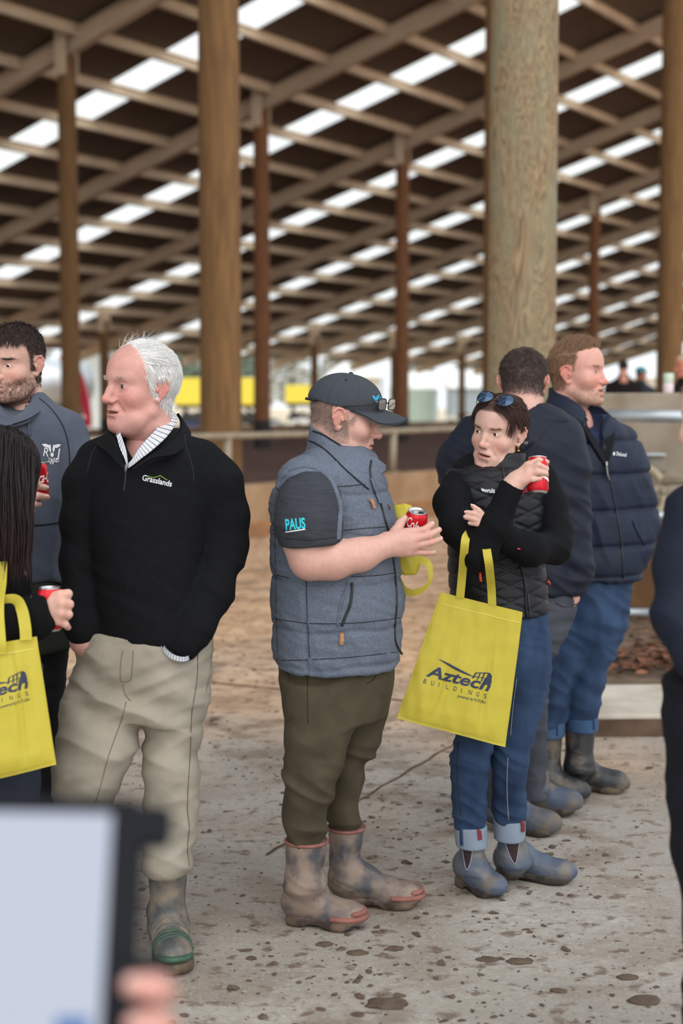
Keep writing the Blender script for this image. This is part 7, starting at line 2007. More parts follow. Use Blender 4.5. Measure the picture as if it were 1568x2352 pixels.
# ================================================================== the bearded man in the grey hoodie
D4 = 4.62
def man_beard():
    d = D4; P = lambda x, y, dd=0: W(x, y, d + dd)
    root = empty('person', (P(80, 1700)[0], P(80, 1700)[1], 0), label='bearded dark haired man in slate hoodie looking down at his can', cat='person')
    skin = srgb(212, 168, 152); dark = srgb(58, 47, 43)
    hd = Head(P(38, 832, 0), rot(-23, 6, 4), 1.05)
    V, Q = head_skin(wide=1.0, jaw=1.04, neck=0.058, eye_open=0.85, nose=0.98, nose_w=1.0, lips=0.85)
    X, Y, Z = np.abs(V[:, 0]), V[:, 1], V[:, 2]
    hm = np.maximum(sstep(0.066, 0.074, Z), sstep(0.046, 0.034, Y - 0.3 * (Z - 0.03)) * sstep(-0.075, -0.045, Z + 0.9 * np.clip(Y + 0.01, -0.01, 0.06) * -1)) * not_ear(X, Y, Z) * ((Y < 0.0) | (Z > -0.022))
    st = np.clip(sstep(-0.046, -0.064, Z - 0.45 * np.clip(X - 0.035, 0, 0.04)) * sstep(-0.02, 0.02, Y) * sstep(-0.150, -0.122, Z + 0.2 * Y) * (1 - np.exp(-((X / 0.020) ** 4) - (((Z + 0.070) / 0.010) ** 4))), 0, 1)
    st = np.clip(st + 0.8 * gauss(np.stack([X, Y, Z], 1), (0.012, 0.1, -0.056), (0.016, 0.02, 0.005)), 0, 1)
    C = face_paint(V, skin, srgb(188, 124, 116), dark, hm * 0.85, srgb(96, 74, 64), st * 0.75, red=0.55)
    N = vnormals(V, Q); S = np.stack([X, Y, Z], 1)
    s = Sculpt()
    kn = [P(60, 1108, -0.33), P(58, 1124, -0.335), P(56, 1140, -0.33), P(54, 1155, -0.32)]
    s.ell(P(44, 1132, -0.30), (0.032, 0.024, 0.048), k=0.015)
    for k_, a, b, r in ((0, (84, 1116), (103, 1121), 0.0112), (1, (86, 1139), (108, 1142), 0.0115), (2, (78, 1158), (90, 1158), 0.0108), (3, (66, 1170), (76, 1172), 0.0095)):
        s.chain([kn[k_], P(*a, -0.345), P(*b, -0.325)], [r * 1.05, r, r * 0.85], k=0.004)
    s.chain([P(44, 1140, -0.30), P(-10, 1215, -0.22)], [0.033, 0.036], k=0.02)
    VH, QH = s.skin(0.0034)
    VC, QC = core([([P(60, 950, 0.02), P(70, 1150, 0.02), P(80, 1480, 0.02)], [0.05, 0.08, 0.08]), ([P(0, 1460, 0.05), P(-20, 1700, 0.05), P(-22, 2020, 0.05)], [0.045, 0.035, 0.03]), ([P(92, 1460, 0.05), P(98, 1700, 0.05), P(97, 2020, 0.05)], [0.045, 0.035, 0.03])])
    body_mesh(root, [(hd.w(V), Q, C), (VH, QH, hand_paint(VH, skin, 0.4, kn)), (VC, QC, np.array(skin[:3]))])
    nails([(P(107, 1139, -0.337), (0.2, -1, 0.2), (1, 0, 0), 0.005), (P(102, 1118, -0.336), (0.2, -1, 0.2), (1, 0, 0), 0.005)], MATS['nail'], root)
    eyes(hd, root, look=(-0.05, -0.30), iris=(0.08, 0.06, 0.04))
    colr = lambda R, g: np.array(dark[:3])[None] * g.uniform(0.5, 1.7, (len(R), 1))
    def fwd(Pn, Nn):
        D = np.tile(np.array([0.25, 0.6, -0.25]), (len(Pn), 1)); D[Pn[:, 2] < 0.06] = np.array([0, -0.35, -1.0]); D = D - Nn * (D * Nn).sum(1)[:, None]
        return D / (np.linalg.norm(D, axis=1, keepdims=True) + 1e-9)
    strands(hd, V, N, hm * sstep(0.03, 0.07, Z) + 1e-9, 3800, fwd, lambda R: 0.020 + 0.012 * (R[:, 2] > 0.07), 'hair', MATS['hair'], root, r0=0.0009, lift=0.20, curl=0.16, seg=4, seed=61, col=colr, push=1.04)
    strands(hd, V, N, hm * (Z < 0.06) + 1e-9, 2600, flow((0, -0.4, -1)), 0.010, 'short_sides', MATS['hair'], root, r0=0.0006, lift=0.3, curl=0.2, seg=3, seed=62, col=colr, push=1.0)
    strands(hd, V, N, st + 1e-9, 2600, flow((0, 0.35, -1)), 0.006, 'beard', MATS['hair'], root, r0=0.0004, lift=0.35, curl=0.25, seg=3, seed=63, col=lambda R, g: np.array(srgb(92, 68, 56)[:3])[None] * g.uniform(0.5, 1.7, (len(R), 1)), push=0.5)
    strands(hd, V, N, gauss(S, (0.030, 0.085, 0.0195), (0.017, 0.02, 0.0024)), 200, lambda Pn, Nn: np.stack([np.sign(Pn[:, 0]), -0.4 + 0 * Pn[:, 0], 0.05 + 0 * Pn[:, 0]], 1), 0.008, 'eyebrow', MATS['hair'], root, r0=0.0005, lift=0.15, curl=0.1, seg=3, seed=64, col=dark, push=0.5)
    mh = fabric('slate_hoodie', srgb(80, 86, 100), 0.07, 40, 0.15, 900, sheen=0.05)
    s = Sculpt()
    s.loft(rowsf([(905, -20, 96, 0.09), (925, -50, 120, 0.105), (945, -75, 148, 0.12), (975, -95, 168, 0.135), (1015, -105, 176, 0.14), (1100, -105, 172, 0.145), (1200, -100, 152, 0.145), (1290, -100, 148, 0.148), (1345, -100, 150, 0.145)], d, dd=0.03), k=0.02, sq=0.1)
    s.chain([P(150, 985, 0.03), P(172, 1060, 0.03), P(176, 1200, 0.02), P(165, 1340, -0.02)], [0.062, 0.064, 0.058, 0.05], k=0.03)
    s.chain([P(-70, 985, -0.02), P(-100, 1100, -0.06), P(-95, 1220, -0.12), P(-10, 1215, -0.22), P(18, 1172, -0.27)], [0.065, 0.062, 0.058, 0.05, 0.042], k=0.03)
    s.plane(P(60, 1340, -0.1), (0, 0.03, -1), k=0.01)
    s.loft(rowsf([(880, -12, 88, 0.075, 0.0), (925, -2, 76, 0.07, -0.03), (945, 8, 60, 0.05, -0.07), (958, 16, 48, 0.03, -0.10)], d), k=0.008, sub=True)
    ho, hc = garment('hoodie', s, 0.0055, mh, root, fold=[dict(fast=(0.7, 0, 0.8), ff=9, fs=3, amp=0.005, seed=65.0), dict(fast=(1, 0.2, 0.2), ff=12, fs=2, amp=0.004, seed=66.0)])
    hA = [P(64, 886, 0.06), P(72, 904, 0.0), P(70, 926, -0.06), P(52, 948, -0.10), P(30, 962, -0.125), P(5, 972, -0.13), P(-20, 974, -0.12)]
    hB = [P(92, 912, 0.07), P(96, 930, 0.0), P(88, 950, -0.08), P(64, 966, -0.125), P(34, 976, -0.14), P(5, 984, -0.142), P(-22, 986, -0.13)]
    sheet('hood_edge', spline(hA, 5), spline(hB, 5), mh, ho, thick=0.016)
    hA = [P(-24, 940, -0.06), P(-10, 955, -0.10), P(12, 966, -0.12), P(28, 970, -0.13)]; hB = [P(-40, 950, -0.07), P(-24, 972, -0.12), P(6, 980, -0.14), P(30, 980, -0.145)]
    sheet('hood_edge', spline(hA, 5), spline(hB, 5), mh, ho, thick=0.014)
    surf_tube(hc, [(62, 935), (66, 955), (66, 985), (68, 1000)], 0.0042, 'drawstring', mh, ho, lift=0.004)
    surf_tube(hc, [(90, 915), (118, 940), (145, 980), (158, 1030), (160, 1090)], 0.0022, 'raglan_seam', MATS['thread'], ho, lift=0.0004)
    surf_tube(hc, [(60, 1207), (100, 1205), (142, 1199)], 0.0030, 'pocket_seam', MATS['thread'], ho, lift=0.0004)
    wh = MATS['cloth_white']
    text_on(hc, 'R', 99, 1047, 111, 1049, 20, 'chest_lettering', wh, ho, 0.005); text_on(hc, 'J', 128, 1049, 135, 1050, 20, 'chest_lettering', wh, ho, 0.005)
    text_on(hc, 'DAIRIES', 111, 1060, 135, 1061, 9, 'chest_lettering', wh, ho, 0.004)
    cow = [[(96, 1020), (104, 1019), (112, 1022), (117, 1022), (113, 1028), (107, 1028), (100, 1025)], [(140, 1021), (132, 1020), (125, 1022), (121, 1022), (124, 1028), (130, 1029), (136, 1026)],
           [(113, 1023), (116, 1024), (117, 1032), (116, 1040), (113, 1036), (111, 1029)], [(124, 1023), (121, 1024), (120, 1032), (121, 1040), (124, 1036), (126, 1029)],
           [(115, 1043), (117, 1040), (121, 1040), (123, 1043), (122, 1048), (119, 1050), (116, 1048)]]
    poly_on(hc, cow, 'cow_motif', wh, ho, 0.0018)
    surf_tube(hc, [(105, 1061), (114, 1062), (116, 1066), (119, 1058), (121, 1067), (123, 1061), (132, 1062)], 0.0010, 'pulse_motif', wh, ho, lift=0.0015)
    # dark shirt tail, shorts and leggings
    msh = fabric('dark_olive_shorts', srgb(44, 44, 38), 0.1, 20, 0.3, 500)
    s = Sculpt(); s.loft(rowsf([(1330, -95, 160, 0.14), (1400, -95, 166, 0.145), (1460, -95, 171, 0.145), (1512, -90, 170, 0.14)], d, dd=0.03), k=0.02)
    s.plane(P(150, 1500, -0.1), (0.12, 0.0, -1), k=0.008)
    garment('shorts', s, 0.007, msh, root, fold=[dict(fast=(1, 0, 0.1), ff=14, fs=2.5, amp=0.004, seed=67.0)])
    ml = fabric('black_leggings', srgb(22, 22, 26), 0.1, 20, 0.3, 500)
    s = Sculpt()
    s.loft(rowsf([(1470, 40, 158, 0.1), (1600, 48, 146, 0.09), (1700, 60, 138, 0.07), (1800, 64, 132, 0.065), (2010, 70, 124, 0.055)], d, dd=0.05), k=0.02)
    s.loft(rowsf([(1470, -80, 40, 0.1), (1600, -70, 30, 0.09), (1800, -60, 12, 0.065), (2010, -50, 5, 0.055)], d, dd=0.05), k=0.02)
    garment('trousers', s, 0.007, ml, root, fold=[dict(fast=(0.3, 0, 1), ff=24, fs=5, amp=0.004, seed=68.0)])
    mb_ = MATS['black_rubber']
    boot(root, (95, 2010), (60, 2080), [(1930, 66, 128, 0.055), (1980, 68, 126, 0.055)], d, mb_, mb_, name='boot', ankle_dd=0.05)
    boot(root, (-20, 2010), (-60, 2080), [(1930, -54, 8, 0.055), (1980, -52, 6, 0.055)], d, mb_, mb_, name='boot', ankle_dd=0.05)
    ax = nz(P(88, 1075, -0.30) - P(90, 1148, -0.30) + np.array([0, -0.012, 0]))
    can(P(88, 1149, -0.302), ax, 0.75, 'red drink can held against the slate hoodie of the bearded man')
MATS['black_rubber'] = mud_boot_mat('black_rubber', srgb(42, 44, 48), srgb(104, 94, 82), (0.48, 0.70), rough=0.45, scale=12)
man_beard()

# ================================================================== the woman with long dark hair, near left edge
D5 = 3.92
def woman_dark():
    d = D5; P = lambda x, y, dd=0: W(x, y, d + dd)
    root = empty('person', (P(0, 1900)[0], P(0, 1900)[1], 0), label='woman with long black hair in black jacket at the left frame edge', cat='person')
    skin = srgb(212, 168, 152); blk = srgb(26, 22, 24)
    hd = Head(P(-8, 1076, 0), rot(118, 4, 0), 1.0)
    V, Q = head_skin(wide=0.95, jaw=0.88, neck=0.045, nose_w=0.88, brow=0.7)
    X, Y, Z = np.abs(V[:, 0]), V[:, 1], V[:, 2]
    hm = np.where(Z > 0.062, sstep(0.062, 0.072, Z), sstep(0.050, 0.038, Y) * sstep(-0.07, -0.04, Z)) * not_ear(X, Y, Z)
    C = face_paint(V, skin, srgb(186, 110, 108), blk, hm, red=0.4); N = vnormals(V, Q)
    s = Sculpt()
    wr = P(116, 1404, -0.18)
    s.chain([P(70, 1428, -0.17), P(112, 1400, -0.18)], [0.030, 0.028], k=0.02)
    kn = [P(140, 1366, -0.205), P(144, 1386, -0.212), P(142, 1408, -0.210), P(136, 1426, -0.200)]
    fg = [([P(156, 1364, -0.195), P(155, 1374, -0.165)], [0.0125, 0.0120, 0.0100]), ([P(159, 1388, -0.196), P(157, 1396, -0.165)], [0.0128, 0.0122, 0.0102]), ([P(157, 1411, -0.196), P(154, 1418, -0.165)], [0.0122, 0.0116, 0.0098]), ([P(150, 1434, -0.192), P(156, 1441, -0.172)], [0.0108, 0.0100, 0.0088])]
    hand_skin(s, wr, kn, fg, ([P(118, 1392, -0.17), P(120, 1374, -0.16), P(112, 1366, -0.15)], [0.018, 0.013, 0.011]), rw=0.034)
    s.ell(P(128, 1394, -0.195), (0.024, 0.016, 0.040), k=0.015)
    VH, QH = s.skin(0.0032)
    VC, QC = core([([P(-15, 1150, 0.02), P(-15, 1300, 0.02), P(-10, 1600, 0.02)], [0.045, 0.08, 0.085]), ([P(10, 1600, -0.02), P(20, 1900, 0), P(20, 2260, 0)], [0.06, 0.04, 0.03]), ([P(-60, 1600, 0.05), P(-60, 1900, 0.05), P(-60, 2260, 0.05)], [0.06, 0.04, 0.03]), ([P(-40, 1200, -0.1), P(-50, 1400, -0.16), P(70, 1428, -0.17)], [0.035, 0.03, 0.025])])
    body_mesh(root, [(hd.w(V), Q, C), (VH, QH, hand_paint(VH, skin, 0.35, kn)), (VC, QC, np.array(skin[:3]))])
    eyes(hd, root)
    colr = lambda R, g: np.array(blk[:3])[None] * g.uniform(0.5, 1.8, (len(R), 1)) * (1 + g.uniform(0, 0.5, (len(R), 1)) * np.array([[1.0, 0.2, 0.15]]))
    def down(Pn, Nn):
        D = np.tile(np.array([0, -0.25, -1.0]), (len(Pn), 1)); D[:, 0] = np.sign(Pn[:, 0]) * 0.25 * (Pn[:, 2] > 0.05)
        return D / np.linalg.norm(D, axis=1, keepdims=True)
    strands(hd, V, N, hm + 1e-9, 6500, down, lambda R: 0.30 + 0.12 * np.clip(R[:, 2] / 0.1, 0, 1), 'hair', MATS['hair'], root, r0=0.0014, lift=0.05, curl=0.05, seg=12, seed=71, col=colr, push=1.10, ellr=(0.076, 0.1, 0.09))
    # the falls of hair over shoulder and chest
    g = np.random.default_rng(72); vols = []
    for i in range(900):
        t = g.uniform(0, 1) ** 0.8; x0 = -22 + 92 * t + g.normal(0, 4); y0 = 985 + 60 * t ** 2 + g.uniform(-8, 25); dz = -0.10 - 0.03 * math.sin(t * 3) + g.normal(0, 0.012)
        ln = g.uniform(220, 380) * (1 - 0.25 * t); xe = x0 * 0.95 + g.normal(0, 8) + 2
        wv = g.uniform(0, 6) * 0.3 + 5 * t; pts = [P(min(x0 + (xe - x0) * q + 7 * math.sin(q * 6 + wv) * q, 80 - 10 * q * q), y0 + ln * q, dz - 0.015 * math.sin(q * 3.0)) for q in np.linspace(0, 1, 9)]
        vols.append(pts)
    A = np.array(vols); n, k, _ = A.shape
    rad = 0.0022 * (1 - 0.9 * (np.arange(k) / (k - 1)) ** 2.5)
    U = np.array([1.0, 0, 0]); Wv = np.array([0, 1.0, 0]); ring = [A + (math.cos(q) * U + math.sin(q) * Wv) * rad[None, :, None] for q in (0, 2.09, 4.19)]
    M = np.stack(ring, 2).reshape(-1, 3); idx = np.arange(n * k * 3).reshape(n, k, 3); r1 = np.roll(idx, -1, 2)
    q = np.stack([idx[:, :-1], r1[:, :-1], r1[:, 1:], idx[:, 1:]], -1).reshape(-1, 4)
    cc = np.repeat(colr(A[:, 0], g), k * 3, 0); tipf = np.tile(np.repeat((np.arange(k) / (k - 1)) ** 3, 3), n)[:, None]
    cc = cc * (1 - tipf * 0.6) + np.array(srgb(70, 40, 40)[:3]) * tipf * 0.6
    mesh_np('long_hair', M, q, MATS['hair'], root, True, cc)
    mj = fabric('black_soft_jacket', srgb(16, 16, 19), 0.1, 40, 0.2, 700, spec=0.15)
    s = Sculpt()
    s.loft(rowsf([(1150, -70, 40, 0.09), (1180, -95, 56, 0.12), (1230, -100, 66, 0.14), (1300, -96, 68, 0.14), (1380, -92, 70, 0.135), (1480, -95, 84, 0.14), (1560, -95, 100, 0.15)], d, dd=0.02), k=0.02)
    s.plane(P(0, 1548, -0.1), (0, 0, -1), k=0.008)
    s.chain([P(-50, 1205, -0.10), P(-62, 1300, -0.14), P(-52, 1418, -0.16)], [0.066, 0.062, 0.06], k=0.03)
    s.chain([P(-52, 1418, -0.16), P(20, 1434, -0.165), P(80, 1420, -0.175), P(118, 1399, -0.18)], [0.062, 0.056, 0.051, 0.046], k=0.025)
    s.plane(P(119, 1400, -0.18), (0.93, 0.0, 0.36), k=0.003)
    ja, jc = garment('jacket', s, 0.005, mj, root, fold=[dict(fast=(0.9, 0, -0.5), ff=20, fs=5, amp=0.005, seed=73.0, mask=lambda V: 0.4 + near(P(60, 1420, -0.17), 0.2)(V))])
    surf_tube(jc, [(44, 1282), (48, 1294), (54, 1310), (58, 1322)], 0.0032, 'zip_toggle', MATS['metal_zip'], ja, lift=0.002)
    surf_tube(jc, [(64, 1290), (68, 1340), (72, 1375)], 0.0025, 'front_zip', MATS['black_zip'], ja, lift=0.001)
    mt = fabric('navy_trousers', srgb(36, 41, 54), 0.1, 20, 0.3, 500)
    s = Sculpt()
    s.loft(rowsf([(1530, -20, 96, 0.1), (1700, -10, 92, 0.085), (1850, -4, 88, 0.075), (2250, 2, 66, 0.055)], d, dd=-0.01), k=0.03)
    s.loft(rowsf([(1530, -100, 40, 0.1), (1700, -96, 10, 0.085), (1850, -92, -10, 0.075), (2250, -86, -24, 0.055)], d, dd=0.05), k=0.03)
    garment('trousers', s, 0.007, mt, root, fold=[dict(fast=(0.3, 0, 1), ff=14, fs=3, amp=0.004, seed=74.0)])
    boot(root, (20, 2275), (75, 2290), [(2180, 0, 66, 0.05), (2230, 2, 64, 0.05)], d, MATS['black_rubber'], MATS['black_rubber'], width=0.045, ankle_dd=-0.01)
    boot(root, (-70, 2255), (-15, 2270), [(2180, -86, -24, 0.05), (2230, -86, -24, 0.05)], d, MATS['black_rubber'], MATS['black_rubber'], width=0.045, ankle_dd=0.05)
    ax = nz(P(117, 1350, -0.16) - P(116, 1446, -0.17) + np.array([0, -0.02, 0]))
    can(P(116.5, 1448, -0.165), ax, 2.4, 'red drink can in the fist of the woman with long black hair')
woman_dark()
_b, _cl = tote([(-90, 1492), (84, 1462), (128, 1757), (-110, 1815)], D5, [-0.245, -0.245, -0.235, -0.25], lambda u, v: 0.008 * math.exp(-((u - 0.5) / 0.25) ** 2), 'yellow printed tote bag cut by the left frame edge on a black sleeve', seed=9.0, thick=0.04,
    straps=[([(2, 1502, -0.27), (0, 1470, -0.275), (-4, 1400, -0.245), (2, 1340, -0.16), (4, 1290, -0.14)], 0.030), ([(60, 1470, -0.265), (58, 1440, -0.262), (50, 1400, -0.248), (34, 1378, -0.21), (-10, 1384, -0.19)], 0.030)])
def _F(x, y):
    ax, ay = -91, 1572; ux, uy = 150, -40; vx, vy = 14, 92
    return (ax + ux * x + vx * y, ay + uy * x + vy * y)
bag_logo(_cl, _b, _F)
# ================================================================== the man seen from behind in navy jacket
D6 = 5.38
def man_back():
    d = D6; P = lambda x, y, dd=0: W(x, y, d + dd)
    base = G(1270, 1890)
    root = empty('person', (P(1230, 1890)[0], base[1], 0), label='dark haired man seen from behind in navy jacket, hand in jeans pocket', cat='person')
    skin = srgb(210, 164, 150); hr = srgb(84, 70, 66)
    hd = Head(P(1201, 878, 0), rot(170, 6, 0), 1.06)
    V, Q = head_skin(wide=1.04, neck=0.062, neck_len=0.12)
    X, Y, Z = np.abs(V[:, 0]), V[:, 1], V[:, 2]
    hm = np.where(Z > 0.064, 1.0, sstep(0.046, 0.034, Y)) * sstep(-0.060, -0.030, Z + 0.06 * np.cos(X * 30) * 0) * not_ear(X, Y, Z)
    C = face_paint(V, skin, srgb(188, 124, 116), hr, np.clip(hm, 0, 1) * 0.85, red=0.6); N = vnormals(V, Q)
    s = Sculpt(); s.ell(P(1306, 1372, -0.03), (0.042, 0.03, 0.035), k=0.01)
    for i in range(3): s.cap(P(1296 + 12 * i, 1362, -0.055), P(1292 + 11 * i, 1392, -0.055), 0.0105, k=0.006)
    VH, QH = s.skin(0.004)
    VC, QC = core([([P(1195, 960, 0.02), P(1190, 1150, 0.02), P(1200, 1400, 0.02)], [0.05, 0.11, 0.1]), ([P(1240, 1400, 0), P(1210, 1620, 0), P(1215, 1820, 0.02)], [0.07, 0.05, 0.04]), ([P(1170, 1400, 0), P(1150, 1620, 0), P(1165, 1840, -0.02)], [0.07, 0.05, 0.04]), ([P(1300, 1050, 0), P(1325, 1220, 0.02), P(1310, 1372, -0.02)], [0.045, 0.04, 0.028])])
    body_mesh(root, [(hd.w(V), Q, C), (VH, QH, hand_paint(VH, skin)), (VC, QC, np.array(skin[:3]))])
    eyes(hd, root)
    colr = lambda R, g: np.array(hr[:3])[None] * g.uniform(0.5, 1.8, (len(R), 1)) * (0.75 + 0.25 * sstep(0.02, -0.04, R[:, 2]))[:, None]
    def whorl(Pn, Nn):
        c = np.array([0.004, -0.055, 0.098]); r = Pn - c; D = r * 8 + np.cross(Nn, r) * 4; D[:, 2] -= 0.25; D = D - Nn * (D * Nn).sum(1)[:, None]
        return D / (np.linalg.norm(D, axis=1, keepdims=True) + 1e-9)
    strands(hd, V, N, np.clip(hm, 0, 1) * sstep(-0.02, 0.04, Z) + 1e-9, 5200, whorl, lambda R: 0.010 + 0.016 * sstep(0.02, 0.08, R[:, 2]), 'hair', MATS['hair'], root, r0=0.0009, lift=0.30, curl=0.18, seg=4, seed=81, col=colr, push=1.03)
    strands(hd, V, N, np.clip(hm, 0, 1) * (Z < 0.03) + 1e-9, 3500, flow((0, -0.2, -1)), 0.008, 'clipped_hair', MATS['hair'], root, r0=0.0006, lift=0.35, curl=0.2, seg=3, seed=82, col=colr, push=1.0)
    mj = MATS['navy_nylon']
    s = Sculpt()
    s.loft(rowsf([(935, 1140, 1262, 0.09), (955, 1108, 1290, 0.11), (980, 1072, 1312, 0.13), (1020, 1050, 1330, 0.145), (1080, 1044, 1330, 0.15), (1200, 1066, 1326, 0.155), (1300, 1080, 1322, 0.155), (1390, 1080, 1312, 0.155)], d), k=0.02, sq=0.1)
    s.chain([P(1086, 1004, 0.02), P(1054, 1064, 0.03), P(1066, 1180, 0.05), P(1090, 1310, 0.0)], [0.075, 0.078, 0.062, 0.05], k=0.04)
    s.chain([P(1290, 1000, 0.02), P(1302, 1080, 0.0), P(1312, 1200, 0.0), P(1318, 1290, -0.02), P(1314, 1354, -0.03)], [0.075, 0.075, 0.066, 0.062, 0.050], k=0.04)
    s.plane(P(1200, 1366, -0.1), (0.0, 0.02, -1), k=0.01)
    jk, jc = garment('jacket', s, 0.006, mj, root, fold=[dict(fast=(0.5, 0, 1), ff=16, fs=4, amp=0.009, seed=83.0, mask=lambda V: 0.35 + near(P(1320, 1300, -0.05), 0.2)(V) + near(P(1050, 1060, -0.05), 0.15)(V)), dict(fast=(0.2, 0, 1), ff=6, fs=2.5, amp=0.006, seed=84.0)])
    s = Sculpt()         # turned down hood / collar
    s.loft(rowsf([(926, 1150, 1262, 0.080, 0.01), (944, 1142, 1296, 0.10, 0.0), (966, 1126, 1312, 0.12, 0.0), (984, 1128, 1304, 0.12, 0.0)], d), k=0.02)
    s.loft(rowsf([(910, 1152, 1254, 0.066, 0.01), (950, 1154, 1252, 0.064, 0.0)], d), k=0.01, sub=True)
    garment('hood', s, 0.005, mj, jk, fold=[dict(fast=(0.2, 0, 1), ff=22, fs=6, amp=0.004, seed=85.0)])
    h_, n_ = jc.hit(1207, 1018, 0.001)
    surf_band(jc, [(1196, 1028), (1209, 1019), (1220, 1010)], 0.034, 'tab', mj, jk, 0.002, thick=0.004)
    if h_ is not None:
        mb = MB(); mb.lathe([(0.0022, 0.0075), (0.0060, 0.0075), (0.0066, 0.005)], h_, n_, 16); mb.build('snap_button', MATS['metal_zip'], jk, True)
    surf_tube(jc, [(1255, 985), (1238, 1010), (1230, 1050), (1228, 1120)], 0.0018, 'back_seam', MATS['thread'], jk, lift=0.0004)
    mt = denim('charcoal_denim', srgb(52, 56, 64), srgb(78, 82, 90))
    s = Sculpt()
    s.loft(rowsf([(1350, 1090, 1318, 0.14), (1395, 1092, 1320, 0.145), (1440, 1096, 1302, 0.14), (1500, 1100, 1272, 0.135)], d), k=0.03)
    s.loft(rowsf([(1440, 1185, 1302, 0.11, 0.0), (1510, 1178, 1268, 0.1, 0.0), (1600, 1176, 1256, 0.085, 0.0), (1720, 1178, 1254, 0.075, 0.02), (1830, 1182, 1252, 0.07, 0.03)], d), k=0.03)
    s.loft(rowsf([(1440, 1098, 1200, 0.11, 0.0), (1600, 1106, 1190, 0.085, -0.02), (1720, 1112, 1182, 0.075, -0.03), (1880, 1116, 1178, 0.07, -0.03)], d), k=0.03)
    jn, jnc = garment('jeans', s, 0.006, mt, root, fold=[dict(fast=(0.4, 0, 1), ff=16, fs=4, amp=0.008, seed=86.0)])
    surf_tube(jnc, [(1276, 1384), (1296, 1393), (1320, 1388)], 0.003, 'pocket_edge', mt, jn, lift=0.002)
    for hl, toe, rows, dd in [((1200, 1868), (1322, 1872), [(1770, 1188, 1258, 0.058), (1810, 1190, 1256, 0.056)], 0.03), ((1140, 1908), (1272, 1916), [(1810, 1116, 1182, 0.058), (1860, 1118, 1182, 0.056)], -0.03)]:
        b = boot(root, hl, toe, rows, d, MATS['blue_mud_rubber'], MATS['sole_mud'], width=0.058, ankle_dd=dd, toe_h=0.058, toelift=0.012 if hl[0] == 1200 else 0.0); b.name = 'work_boot'
MATS['navy_nylon'] = fabric('navy_nylon', srgb(22, 28, 43), 0.10, 14, 0.12, 400, rough=0.62, spec=0.25)
MATS['blue_mud_rubber'] = mud_boot_mat('muddy_blue_boot', srgb(66, 78, 98), srgb(104, 92, 78), (0.42, 0.62), scale=12)
MATS['sole_mud'] = mud_boot_mat('mud_covered_sole', srgb(50, 42, 36), srgb(94, 80, 64))
man_back()

